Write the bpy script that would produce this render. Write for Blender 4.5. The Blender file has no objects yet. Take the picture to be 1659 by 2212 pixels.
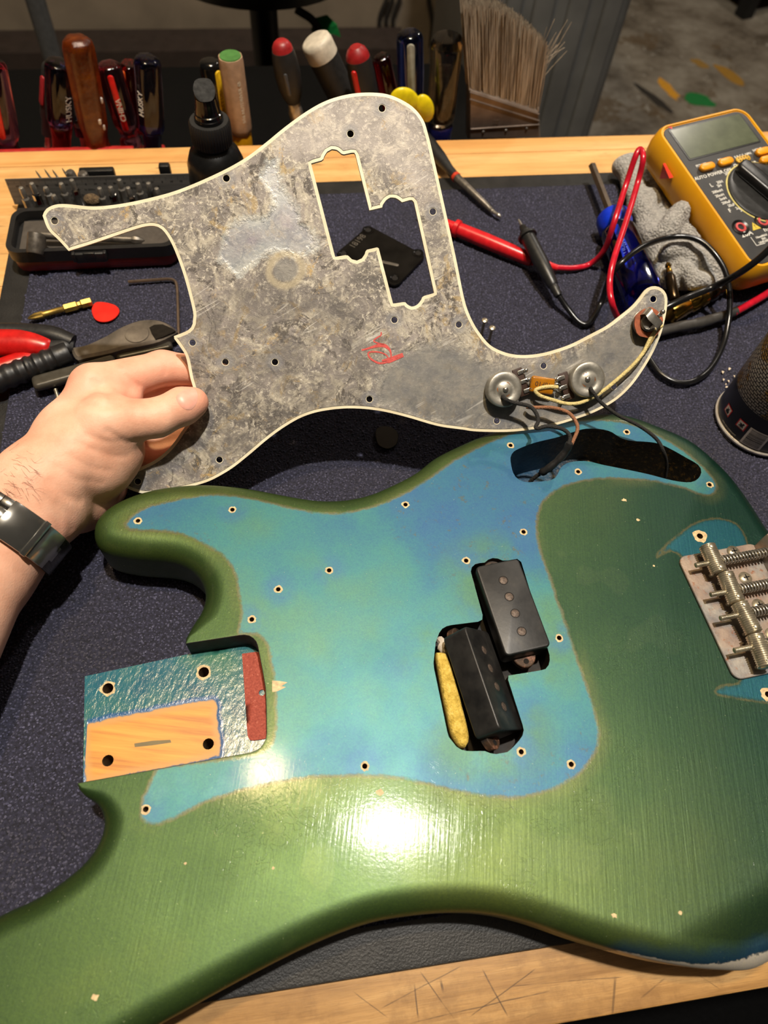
import bpy, bmesh, math, random
import numpy as np
from mathutils import Vector, Matrix
from mathutils.geometry import delaunay_2d_cdt

# ------------------------------------------------------------------ camera
# millimetres everywhere in this script; meshes are written in metres (S)
S = 0.001
W, H = 1659.0, 2212.0
PITCH, ROLL, CAM_H, FPX = math.radians(59.5597), math.radians(6.2713), 411.74, 1525.35
FWD = np.array([0, math.cos(PITCH), -math.sin(PITCH)])
_r0 = np.array([1.0, 0, 0]); _u0 = np.cross(_r0, FWD)
RGT = math.cos(ROLL)*_r0 + math.sin(ROLL)*_u0
UPV = -math.sin(ROLL)*_r0 + math.cos(ROLL)*_u0
CAM = np.array([0, 0, CAM_H])

scene = bpy.context.scene
col = scene.collection
cam_d = bpy.data.cameras.new('camera')
cam_d.sensor_fit = 'VERTICAL'; cam_d.sensor_height = 36.0; cam_d.sensor_width = 27.0
cam_d.lens = FPX/H*36.0
cam_d.clip_start = 0.02; cam_d.clip_end = 60
cam_d.dof.use_dof = True; cam_d.dof.focus_distance = 0.42; cam_d.dof.aperture_fstop = 8.5
cam = bpy.data.objects.new('camera', cam_d); col.objects.link(cam)
cam.matrix_world = Matrix(((RGT[0], UPV[0], -FWD[0], 0), (RGT[1], UPV[1], -FWD[1], 0),
                           (RGT[2], UPV[2], -FWD[2], CAM_H*S), (0, 0, 0, 1)))
scene.camera = cam

# ------------------------------------------------------------------ light
world = bpy.data.worlds.new('world'); scene.world = world; world.use_nodes = True
bg = world.node_tree.nodes['Background']
bg.inputs['Color'].default_value = (0.9, 0.85, 0.8, 1); bg.inputs['Strength'].default_value = 0.014

def lamp(name, loc, power, color, radius):
    d = bpy.data.lights.new(name, 'POINT'); d.energy = power; d.color = color; d.shadow_soft_size = radius*S
    o = bpy.data.objects.new(name, d); col.objects.link(o); o.location = [c*S for c in loc]
    return o
lamp('key_lamp', (132, 290, 2244), 138, (1.0, 0.94, 0.85), 34)
lamp('warm_lamp', (-317, 442, 2344), 58, (1.0, 0.72, 0.36), 55)
lamp('floor_fill', (1200, 2600, 1900), 36, (1.0, 0.9, 0.78), 60)  # fill light added to brighten the far floor; no such lamp in view
vs = scene.view_settings
vs.view_transform = 'Standard'; vs.look = 'None'; vs.gamma = 1.0; vs.use_curve_mapping = False
vs.exposure = 0.72

# ------------------------------------------------------------------ pixel helpers
def ray(px):
    return ((px[0]-W/2)/FPX)*RGT - ((px[1]-H/2)/FPX)*UPV + FWD
def onz(px, z):                                   # pixel -> point on the horizontal plane z
    d = ray(px); t = (z-CAM_H)/d[2]; return CAM+d*t
def onpl(px, p0, n):                              # pixel -> point on a plane
    d = ray(px); t = np.dot(np.asarray(p0, float)-CAM, n)/np.dot(d, n); return CAM+d*t
def atd(px, depth):                               # pixel -> point at depth along the axis
    return CAM+ray(px)*depth
def depth_of(p): return float(np.dot(np.asarray(p)-CAM, FWD))
BA = math.radians(13.0)                           # the bench is turned 13 degrees
BX = np.array([math.cos(BA), math.sin(BA), 0]); BY = np.array([-math.sin(BA), math.cos(BA), 0])
def bp(xb, yb, z=0.0): return BX*xb + BY*yb + np.array([0, 0, z])
def onback(px, yb): return onpl(px, BY*yb, BY)    # pixel -> point on the vertical plane behind the bench
PO = np.array([-107.5, 86.0]); PA = math.radians(16.0)   # body axis frame
def ax(a, p, z=0.0):
    return np.array([PO[0]+a*math.cos(PA)-p*math.sin(PA), PO[1]+a*math.sin(PA)+p*math.cos(PA), z])
def toax(g):
    dx, dy = g[0]-PO[0], g[1]-PO[1]
    return (dx*math.cos(PA)+dy*math.sin(PA), -dx*math.sin(PA)+dy*math.cos(PA))
BODY_TOP = 44.5
# pose of the pickguard (plane through GP, axes GX GY, facing GN)
def rod(w):
    t = np.linalg.norm(w); k = np.array(w)/t
    K = np.array([[0, -k[2], k[1]], [k[2], 0, -k[0]], [-k[1], k[0], 0]])
    return np.eye(3)+math.sin(t)*K+(1-math.cos(t))*K@K
GR = rod([0.71111, -0.13711, 0.64671]); GP = np.array([-29.55, 322.98, 93.5])
GX, GY, GN = GR[:, 0], GR[:, 1], GR[:, 2]
def onguard(px, hgt=0.0):
    return onpl(px, GP+GN*hgt, GN)
def gl(px, hgt=0.0):                              # pixel -> local coordinates on the guard
    d = onguard(px, hgt)-GP; return (float(d@GX), float(d@GY))
def gw(x, y, z=0.0): return GP+GX*x+GY*y+GN*z

# ------------------------------------------------------------------ mesh builder
def frame(o, x, y=None, z=None):
    x = np.asarray(x, float); x = x/np.linalg.norm(x)
    if z is not None:
        z = np.asarray(z, float); z = z-x*np.dot(z, x); z /= np.linalg.norm(z); y = np.cross(z, x)
    else:
        y = np.asarray(y, float); y = y-x*np.dot(y, x); y /= np.linalg.norm(y); z = np.cross(x, y)
    M = np.eye(4); M[:3, 0] = x; M[:3, 1] = y; M[:3, 2] = z; M[:3, 3] = o; return M
def zframe(o, ang=0.0):
    return frame(o, (math.cos(ang), math.sin(ang), 0), y=(-math.sin(ang), math.cos(ang), 0))
IDN = np.eye(4)

def catmull(pts, n=8, closed=False):
    P = [np.asarray(p, float) for p in pts]; out = []; L = len(P)
    rng = range(L) if closed else range(L-1)
    for i in rng:
        p0 = P[(i-1) % L] if closed or i > 0 else P[0]*2-P[1]
        p1 = P[i]; p2 = P[(i+1) % L]
        p3 = P[(i+2) % L] if closed or i+2 < L else P[-1]*2-P[-2]
        for k in range(n):
            t = k/n
            out.append(0.5*((2*p1)+(-p0+p2)*t+(2*p0-5*p1+4*p2-p3)*t*t+(-p0+3*p1-3*p2+p3)*t**3))
    if not closed: out.append(P[-1])
    return out
def resample(pts, step, closed=True):
    P = np.array(pts, float)
    if closed: P = np.vstack([P, P[:1]])
    d = np.r_[0, np.cumsum(np.linalg.norm(np.diff(P, axis=0), axis=1))]
    n = max(3, int(round(d[-1]/step))); t = np.linspace(0, d[-1], n+1)
    Q = np.stack([np.interp(t, d, P[:, k]) for k in range(P.shape[1])], 1)
    return Q[:-1] if closed else Q

def wmat(o):
    M = o.matrix_basis.copy()
    while o.parent is not None:
        o = o.parent; M = o.matrix_basis @ M
    return M
class MB:
    def __init__(self, M=None):
        self.v = []; self.f = []; self.mi = []; self.M = IDN if M is None else M
    def add(self, vs_, fs, mi=0, M=None):
        M = self.M if M is None else M
        b = len(self.v)
        A = np.asarray(vs_, float).reshape(-1, 3)
        A = A@M[:3, :3].T+M[:3, 3]
        self.v.extend(A.tolist())
        for f in fs:
            self.f.append([i+b for i in f]); self.mi.append(mi)
        return self
    def box(self, c, s, mi=0, M=None, bev=0.0):
        c = np.asarray(c, float); h = np.asarray(s, float)/2
        if bev <= 0:
            vv = [c+h*np.array(k) for k in ((-1,-1,-1),(1,-1,-1),(1,1,-1),(-1,1,-1),(-1,-1,1),(1,-1,1),(1,1,1),(-1,1,1))]
            ff = [(0,3,2,1),(4,5,6,7),(0,1,5,4),(1,2,6,5),(2,3,7,6),(3,0,4,7)]
            return self.add(vv, ff, mi, M)
        return self.rbox(c, s, bev, mi, M, seg=2)
    def rbox(self, c, s, r, mi=0, M=None, seg=3, rz=None):
        # rounded box: rounded-rectangle rings stacked in z
        hx, hy, hz = [q/2 for q in s]; r = min(r, hx*.98, hy*.98, hz*.98); R = rz if rz else r
        R = min(max(R, r), hx*.98, hy*.98)
        rings = []
        for k in range(seg+1):
            a = math.pi/2*(1-k/seg); rings.append((-hz+r-r*math.sin(a), r-r*math.cos(a)))
        for k in range(seg+1):
            a = math.pi/2*k/seg; rings.append((hz-r+r*math.sin(a), r-r*math.cos(a)))
        nv = 4*(seg+2); vv = []
        for (z, ins) in rings:
            for q in range(4):
                sx = (1, -1, -1, 1)[q]; sy = (1, 1, -1, -1)[q]
                for k in range(seg+2):
                    a = math.pi/2*(q+k/(seg+1))
                    rr = R-ins
                    vv.append((c[0]+sx*(hx-R)+rr*math.cos(a), c[1]+sy*(hy-R)+rr*math.sin(a), c[2]+z))
        ff = []
        for i in range(len(rings)-1):
            for j in range(nv):
                ff.append((i*nv+j, i*nv+(j+1) % nv, (i+1)*nv+(j+1) % nv, (i+1)*nv+j))
        ff.append(list(range(nv))[::-1]); ff.append([(len(rings)-1)*nv+j for j in range(nv)])
        return self.add(vv, ff, mi, M)
    def cyl(self, p0, p1, r0, r1=None, seg=20, mi=0, caps=(True, True), M=None, phase=0.0):
        return self.lathe(p0, p1, [(0, r0), (1, r0 if r1 is None else r1)], seg, mi, caps, M, phase, rel=True)
    def lathe(self, p0, p1, prof, seg=24, mi=0, caps=(True, True), M=None, phase=0.0, rel=False, flute=None):
        # prof: (distance along axis from p0 in mm (or fraction if rel), radius)
        p0 = np.asarray(p0, float); p1 = np.asarray(p1, float); d = p1-p0; L = np.linalg.norm(d); d = d/L
        t = np.array([0, 0, 1.0]) if abs(d[2]) < .9 else np.array([1.0, 0, 0])
        u = np.cross(t, d); u /= np.linalg.norm(u); w = np.cross(d, u)
        vv = []; ff = []
        for (s_, r) in prof:
            c = p0+d*(s_*L if rel else s_)
            for j in range(seg):
                a = phase+2*math.pi*j/seg
                rr = r if flute is None else r*flute(a, s_)
                vv.append(c+(u*math.cos(a)+w*math.sin(a))*rr)
        n = len(prof)
        for i in range(n-1):
            for j in range(seg):
                ff.append((i*seg+j, i*seg+(j+1) % seg, (i+1)*seg+(j+1) % seg, (i+1)*seg+j))
        if caps[0]: ff.append([j for j in range(seg)][::-1])
        if caps[1]: ff.append([(n-1)*seg+j for j in range(seg)])
        return self.add(vv, ff, mi, M)
    def tube(self, pts, r, seg=10, mi=0, caps=True, M=None):
        P = [np.asarray(p, float) for p in pts]; n = len(P)
        rr = r if hasattr(r, '__len__') else [r]*n
        T = [P[min(i+1, n-1)]-P[max(i-1, 0)] for i in range(n)]
        T = [t/(np.linalg.norm(t)+1e-9) for t in T]
        u = np.cross(T[0], (0, 0, 1.0))
        if np.linalg.norm(u) < 1e-3: u = np.cross(T[0], (1.0, 0, 0))
        u /= np.linalg.norm(u); vv = []; ff = []
        for i in range(n):
            u = u-T[i]*np.dot(u, T[i]); u /= np.linalg.norm(u)+1e-9; w = np.cross(T[i], u)
            for j in range(seg):
                a = 2*math.pi*j/seg; vv.append(P[i]+(u*math.cos(a)+w*math.sin(a))*rr[i])
        for i in range(n-1):
            for j in range(seg):
                ff.append((i*seg+j, i*seg+(j+1) % seg, (i+1)*seg+(j+1) % seg, (i+1)*seg+j))
        if caps:
            ff.append([j for j in range(seg)][::-1]); ff.append([(n-1)*seg+j for j in range(seg)])
        return self.add(vv, ff, mi, M)
    def prism(self, poly, z0, z1, mi=0, M=None, bev=0.0):
        # poly: 2D loop (counter-clockwise); ngon caps
        A = np.asarray(poly, float)[:, :2]; n = len(A)
        if area2(A) < 0: A = A[::-1]
        rings = [(z0, 0.0), (z1, 0.0)]
        if bev > 0: rings = [(z0, bev), (z0+bev, 0.0), (z1-bev, 0.0), (z1, bev)]
        N = normals2(A); vv = []
        for (z, ins) in rings:
            Q = A-N*ins; vv += [(q[0], q[1], z) for q in Q]
        ff = []
        for i in range(len(rings)-1):
            for j in range(n):
                ff.append((i*n+j, i*n+(j+1) % n, (i+1)*n+(j+1) % n, (i+1)*n+j))
        ff.append(list(range(n))[::-1]); ff.append([(len(rings)-1)*n+j for j in range(n)])
        return self.add(vv, ff, mi, M)
    def sphere(self, c, r, seg=16, rings=10, mi=0, M=None, sc=(1, 1, 1)):
        vv = []; ff = []
        for i in range(rings+1):
            t = math.pi*i/rings
            for j in range(seg):
                a = 2*math.pi*j/seg
                vv.append((c[0]+r*sc[0]*math.sin(t)*math.cos(a), c[1]+r*sc[1]*math.sin(t)*math.sin(a), c[2]-r*sc[2]*math.cos(t)))
        for i in range(rings):
            for j in range(seg):
                ff.append((i*seg+j, i*seg+(j+1) % seg, (i+1)*seg+(j+1) % seg, (i+1)*seg+j))
        return self.add(vv, ff, mi, M)
    def build(self, name, mats, parent=None, smooth=35, weld=True, attrs=None):
        """link as ONE mesh object; vertices are stored in the parent's frame (or about their own base)"""
        A = np.array(self.v)*S
        if parent is not None:
            inv = np.array(wmat(parent).inverted()); off = None
            B = A@inv[:3, :3].T+inv[:3, 3]
        else:
            off = np.array([(A[:, 0].min()+A[:, 0].max())/2, (A[:, 1].min()+A[:, 1].max())/2, A[:, 2].min()])
            B = A-off
        me = bpy.data.meshes.new(name)
        me.from_pydata(B.tolist(), [], self.f)
        if attrs:
            for k, vals in attrs.items():
                a = me.attributes.new(k, 'FLOAT', 'POINT'); a.data.foreach_set('value', np.asarray(vals, np.float32))
        ml = mats if isinstance(mats, (list, tuple)) else [mats]
        for m in ml: me.materials.append(m)
        if len(ml) > 1: me.polygons.foreach_set('material_index', self.mi)
        if weld:
            bm = bmesh.new(); bm.from_mesh(me)
            bmesh.ops.remove_doubles(bm, verts=bm.verts, dist=1e-6)
            bmesh.ops.recalc_face_normals(bm, faces=bm.faces)
            bm.to_mesh(me); bm.free()
        me.polygons.foreach_set('use_smooth', [smooth > 0]*len(me.polygons))
        if 0 < smooth < 180:
            me.set_sharp_from_angle(angle=math.radians(smooth))
        me.update()
        o = bpy.data.objects.new(name, me); col.objects.link(o)
        if parent is not None: o.parent = parent
        else: o.location = off
        return o

def area2(A):
    A = np.asarray(A, float); x, y = A[:, 0], A[:, 1]
    return 0.5*float(np.sum(x*np.roll(y, -1)-np.roll(x, -1)*y))
def normals2(A):                                  # outward vertex normals of a CCW loop
    A = np.asarray(A, float)
    e = np.roll(A, -1, 0)-A; e /= np.linalg.norm(e, axis=1)[:, None]+1e-9
    n1 = np.stack([e[:, 1], -e[:, 0]], 1); n = n1+np.roll(n1, 1, 0)
    l = np.linalg.norm(n, axis=1)[:, None]+1e-9; n = n/l
    return n
def inpoly(P, poly):
    P = np.asarray(P, float); poly = np.asarray(poly, float)[:, :2]
    x, y = P[:, 0], P[:, 1]; r = np.zeros(len(P), bool); n = len(poly)
    for i in range(n):
        x1, y1 = poly[i]; x2, y2 = poly[(i+1) % n]
        if y1 == y2: continue
        c = ((y1 > y) != (y2 > y)) & (x < (x2-x1)*(y-y1)/(y2-y1)+x1); r ^= c
    return r
def dist2(P, poly, closed=True):                  # unsigned distance to a polyline
    P = np.asarray(P, float)[:, :2]; poly = np.asarray(poly, float)[:, :2]; n = len(poly)
    best = np.full(len(P), 1e9)
    for i in range(n if closed else n-1):
        a = poly[i]; b = poly[(i+1) % n]; ab = b-a
        t = np.clip(((P-a)@ab)/(ab@ab+1e-12), 0, 1)
        best = np.minimum(best, np.linalg.norm(P-a-t[:, None]*ab, axis=1))
    return best
def sdf2(P, poly):
    d = dist2(P, poly); return np.where(inpoly(np.asarray(P)[:, :2], poly), -d, d)
def circle2(c, r, n=14, jit=0.0, seed=0):
    rr = random.Random(seed)
    return [(c[0]+r*(1+rr.uniform(-jit, jit))*math.cos(2*math.pi*k/n), c[1]+r*(1+rr.uniform(-jit, jit))*math.sin(2*math.pi*k/n)) for k in range(n)]
def cdt(loops, extra, keep, drop):
    """triangulate: loops are constraint polygons, extra loose points; keep faces inside `keep`, outside every `drop`"""
    V = []; E = []
    for L in loops:
        b = len(V); n = len(L); V += [Vector((float(p[0]), float(p[1]))) for p in L]
        E += [(b+i, b+(i+1) % n) for i in range(n)]
    V += [Vector((float(p[0]), float(p[1]))) for p in extra]
    ov, oe, of, _, _, _ = delaunay_2d_cdt(V, E, [], 0, 1e-5)
    P = np.array([(v.x, v.y) for v in ov]); F = np.array([list(f) for f in of])
    C = P[F].mean(1); m = inpoly(C, keep)
    for D in drop: m &= ~inpoly(C, D)
    a = P[F]; ar = (a[:, 1, 0]-a[:, 0, 0])*(a[:, 2, 1]-a[:, 0, 1])-(a[:, 1, 1]-a[:, 0, 1])*(a[:, 2, 0]-a[:, 0, 0])
    m &= np.abs(ar) > 1e-7
    F = F[m]; ar = ar[m]; F[ar < 0] = F[ar < 0][:, ::-1]
    return P, F

def thing(name, label, cat, o, M=None, group=None, kind=None):
    """an Empty at a thing's base"""
    e = bpy.data.objects.new(name, None); col.objects.link(e); e.empty_display_size = 0.01
    if M is None:
        e.matrix_world = Matrix.Translation(Vector([c*S for c in o]))
    else:
        mm = [[float(M[i][j])*(S if j == 3 and i < 3 else 1) for j in range(4)] for i in range(4)]
        e.matrix_world = Matrix(mm)
    return tag(e, label, cat, group, kind)
def tag(o, label=None, cat=None, group=None, kind=None):
    if label: o['label'] = label
    if cat: o['category'] = cat
    if group: o['group'] = group
    if kind: o['kind'] = kind
    return o

def text(name, s, M, size, mat, parent, align='CENTER', depth=0.05, shear=0.0, bold=0.0):
    """lettering as a mesh part; M places the text plane (x along the words, z out of the surface)"""
    c = bpy.data.curves.new(name, 'FONT'); c.body = s; c.size = size; c.align_x = align; c.align_y = 'CENTER'
    c.extrude = depth; c.shear = shear; c.offset = bold; c.resolution_u = 3
    t = bpy.data.objects.new(name, c); col.objects.link(t)
    dg = bpy.context.evaluated_depsgraph_get()
    me = bpy.data.meshes.new_from_object(t.evaluated_get(dg))
    vv = [tuple(v.co) for v in me.vertices]; ff = [list(p.vertices) for p in me.polygons]
    bpy.data.objects.remove(t); bpy.data.meshes.remove(me); bpy.data.curves.remove(c)
    if not vv: return None
    return MB(M).add(vv, ff).build(name, mat, parent, smooth=0, weld=False)

# ------------------------------------------------------------------ materials
def lin(c):
    if isinstance(c, str):
        c = [int(c[i:i+2], 16) for i in (0, 2, 4)]
    r = []
    for v in c[:3]:
        v = v/255.0; r.append(v/12.92 if v <= 0.04045 else ((v+0.055)/1.055)**2.4)
    return (r[0], r[1], r[2], 1.0)
class NT:
    def __init__(self, name):
        self.m = bpy.data.materials.new(name); self.m.use_nodes = True
        self.t = self.m.node_tree; self.b = self.t.nodes['Principled BSDF']; self._tc = None
    def node(self, typ, **kw):
        n = self.t.nodes.new(typ)
        for k, v in kw.items(): setattr(n, k, v)
        return n
    def put(self, sock, v):
        if hasattr(v, 'is_linked') or hasattr(v, 'links'): self.t.links.new(v, sock)
        elif v is not None:
            try: sock.default_value = v
            except Exception: sock.default_value = v[:3]
        return self
    def set(self, **kw):
        names = {'color': 'Base Color', 'rough': 'Roughness', 'metal': 'Metallic', 'normal': 'Normal', 'alpha': 'Alpha',
                 'trans': 'Transmission Weight', 'ior': 'IOR', 'coat': 'Coat Weight', 'coat_rough': 'Coat Roughness',
                 'coat_n': 'Coat Normal', 'emit': 'Emission Color', 'emit_s': 'Emission Strength', 'spec': 'Specular IOR Level',
                 'sss': 'Subsurface Weight', 'sheen': 'Sheen Weight', 'aniso': 'Anisotropic'}
        for k, v in kw.items(): self.put(self.b.inputs[names[k]], v)
        return self
    def obj(self):
        if self._tc is None: self._tc = self.node('ShaderNodeTexCoord')
        return self._tc.outputs['Object']
    def map(self, scale=(1, 1, 1), rot=(0, 0, 0), loc=(0, 0, 0), vec=None):
        n = self.node('ShaderNodeMapping'); self.put(n.inputs['Vector'], vec or self.obj())
        n.inputs['Scale'].default_value = scale; n.inputs['Rotation'].default_value = rot; n.inputs['Location'].default_value = loc
        return n.outputs['Vector']
    def noise(self, scale, detail=3, rough=.55, vec=None, dist=0.0, color=False):
        n = self.node('ShaderNodeTexNoise'); self.put(n.inputs['Vector'], vec or self.obj())
        n.inputs['Scale'].default_value = scale; n.inputs['Detail'].default_value = detail
        n.inputs['Roughness'].default_value = rough; n.inputs['Distortion'].default_value = dist
        return n.outputs['Color' if color else 'Fac']
    def voro(self, scale, vec=None, feature='F1', out='Distance', rnd=1.0):
        n = self.node('ShaderNodeTexVoronoi', feature=feature); self.put(n.inputs['Vector'], vec or self.obj())
        n.inputs['Scale'].default_value = scale; n.inputs['Randomness'].default_value = rnd
        return n.outputs[out]
    def wave(self, scale, dist=2.0, detail=2, vec=None, direction='X', dscale=1.0):
        n = self.node('ShaderNodeTexWave', bands_direction=direction); self.put(n.inputs['Vector'], vec or self.obj())
        n.inputs['Scale'].default_value = scale; n.inputs['Distortion'].default_value = dist
        n.inputs['Detail'].default_value = detail; n.inputs['Detail Scale'].default_value = dscale
        return n.outputs['Fac']
    def ramp(self, fac, stops, interp='LINEAR'):
        n = self.node('ShaderNodeValToRGB'); self.put(n.inputs['Fac'], fac); r = n.color_ramp; r.interpolation = interp
        while len(r.elements) < len(stops): r.elements.new(.5)
        for e, (p, c) in zip(r.elements, stops):
            e.position = p; e.color = c if len(c) == 4 else (*c, 1)
        return n.outputs['Color']
    def step(self, fac, a, b, inv=False):             # smooth 0..1 between a and b
        n = self.node('ShaderNodeMapRange', interpolation_type='SMOOTHSTEP'); self.put(n.inputs['Value'], fac)
        n.inputs['From Min'].default_value = a; n.inputs['From Max'].default_value = b
        n.inputs['To Min'].default_value = 1.0 if inv else 0.0; n.inputs['To Max'].default_value = 0.0 if inv else 1.0
        return n.outputs['Result']
    def math(self, op, a, b=None):
        n = self.node('ShaderNodeMath', operation=op); self.put(n.inputs[0], a)
        if b is not None: self.put(n.inputs[1], b)
        return n.outputs[0]
    def mix(self, fac, a, b, mode='MIX'):
        n = self.node('ShaderNodeMix', data_type='RGBA', blend_type=mode)
        self.put(n.inputs[0], fac); self.put(n.inputs[6], a); self.put(n.inputs[7], b); return n.outputs[2]
    def attr(self, name):
        n = self.node('ShaderNodeAttribute'); n.attribute_name = name; return n.outputs['Fac']
    def bump(self, hgt, strength=.3, dist=.0005, normal=None):
        n = self.node('ShaderNodeBump'); self.put(n.inputs['Height'], hgt)
        n.inputs['Strength'].default_value = strength; n.inputs['Distance'].default_value = dist
        if normal is not None: self.put(n.inputs['Normal'], normal)
        return n.outputs['Normal']
MATS = {}
def simple(name, c, rough=.5, metal=0.0, var=0.12, scale=150, bump=0.0, bscale=600, **kw):
    """plain surface with a little procedural variation"""
    if name in MATS: return MATS[name]
    n = NT(name); c = lin(c) if max(c[:3] if not isinstance(c, str) else [9]) > 1 or isinstance(c, str) else c
    d = tuple(max(0, q*(1-var*2)) for q in c[:3])+(1,); l = tuple(min(1, q*(1+var)) for q in c[:3])+(1,)
    n.set(color=n.ramp(n.noise(scale, 4), [(.3, d), (.7, l)]), rough=rough, metal=metal, **kw)
    if rough > .12:
        n.set(rough=n.math('ADD', n.math('MULTIPLY', n.noise(scale*2, 3), rough*.5), rough*.75))
    if bump > 0: n.set(normal=n.bump(n.noise(bscale, 3), bump, .0004))
    MATS[name] = n.m; return n.m
def clear(name, c, rough=.08, ior=1.46):
    if name in MATS: return MATS[name]
    n = NT(name); n.set(color=n.mix(n.noise(90, 3), lin(c), tuple(q*.8 for q in lin(c)[:3])+(1,)), rough=rough, trans=1.0, ior=ior)
    MATS[name] = n.m; return n.m

black_plastic = simple('black_plastic', (22, 22, 23), .35, bump=.08)
black_rubber = simple('black_rubber', (26, 26, 26), .55, bump=.15)
dark_plastic = simple('dark_grey_plastic', (45, 45, 46), .4, bump=.08)
steel = simple('steel', (172, 168, 160), .3, .75, var=.2, bump=.08)
dark_steel = simple('dark_steel', (112, 106, 98), .4, .65, var=.25, bump=.15)
chrome = simple('chrome', (200, 198, 195), .1, 1.0, var=.06)
nickel = simple('aged_nickel', (190, 180, 158), .3, .8, var=.2, bump=.1)
brass = simple('brass', (190, 150, 70), .25, 1.0, var=.2)
white_print = simple('white_print', (222, 220, 212), .5, var=.04)
cream_print = simple('cream_print', (205, 195, 175), .5, var=.04)
dark_print = simple('dark_print', (20, 20, 20), .5, var=.04)
bare_wood = simple('bare_wood', (206, 178, 132), .6, var=.2, scale=500)

# ------------------------------------------------------------------ setting
FLOOR_Z = -906.0
def concrete_mat():
    n = NT('painted_concrete')
    base = n.ramp(n.noise(7, 6, .65), [(.3, lin((58, 48, 34))), (.48, lin((104, 96, 84))), (.7, lin((134, 128, 116)))])
    fleck = n.step(n.noise(3.2, 5, .75), .56, .60)
    base = n.mix(n.math('MULTIPLY', fleck, .7), base, lin((78, 60, 34)))
    base = n.mix(n.step(n.noise(38, 4, .7), .62, .7), base, lin((150, 146, 136)))
    n.set(color=base, rough=.75, normal=n.bump(n.noise(60, 5), .4, .004)); return n.m
M_conc = concrete_mat()
m = MB(zframe((0, 0, 0), BA)); m.box((400, 3000, FLOOR_Z-20), (7000, 8000, 40))
tag(m.build('floor', M_conc, smooth=0), 'worn grey painted concrete floor beyond the bench', kind='structure')
flo = bpy.data.objects['floor']
# dried paint spots on the concrete
def floor_spot(px, ln, wd, ang, c, nm):
    p = onz(px, FLOOR_Z+.5); rr = random.Random(int(px[0]))
    mb = MB(zframe(p, ang))
    lp = [(ln/2*math.cos(t)*(1+rr.uniform(-.3, .3)), wd/2*math.sin(t)*(1+rr.uniform(-.3, .3))) for t in np.linspace(0, 2*math.pi, 15)[:-1]]
    mb.prism(lp, -.6, .6); return mb.build('paint_spot', simple(nm, c, .6), flo, smooth=0)
floor_spot((1443, 192), 150, 38, 2.0, (196, 140, 36), 'ochre_paint')
floor_spot((1580, 165), 150, 50, 2.2, (150, 112, 40), 'dull_ochre_paint')
floor_spot((1512, 137), 80, 40, 2.4, (140, 108, 50), 'faded_ochre_paint')
floor_spot((1508, 216), 110, 70, 2.6, (20, 110, 50), 'green_paint')
floor_spot((1415, 215), 190, 30, 2.2, (40, 36, 30), 'dark_scuff')

m = MB(zframe((0, 0, 0), BA)); m.box((-1050, 2520, 997), (3900, 60, 3796))
tag(m.build('wall_back', simple('old_beige_wall', (120, 108, 92), .8, scale=8, bump=.3, bscale=40), smooth=0), kind='structure')

m = MB(zframe((0, 0, 0), BA)); m.box((400, 2000, 2920), (7000, 6600, 40))
tag(m.build('ceiling', simple('ceiling_paint', (84, 78, 72), .85, scale=6), smooth=0), kind='structure')

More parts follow.
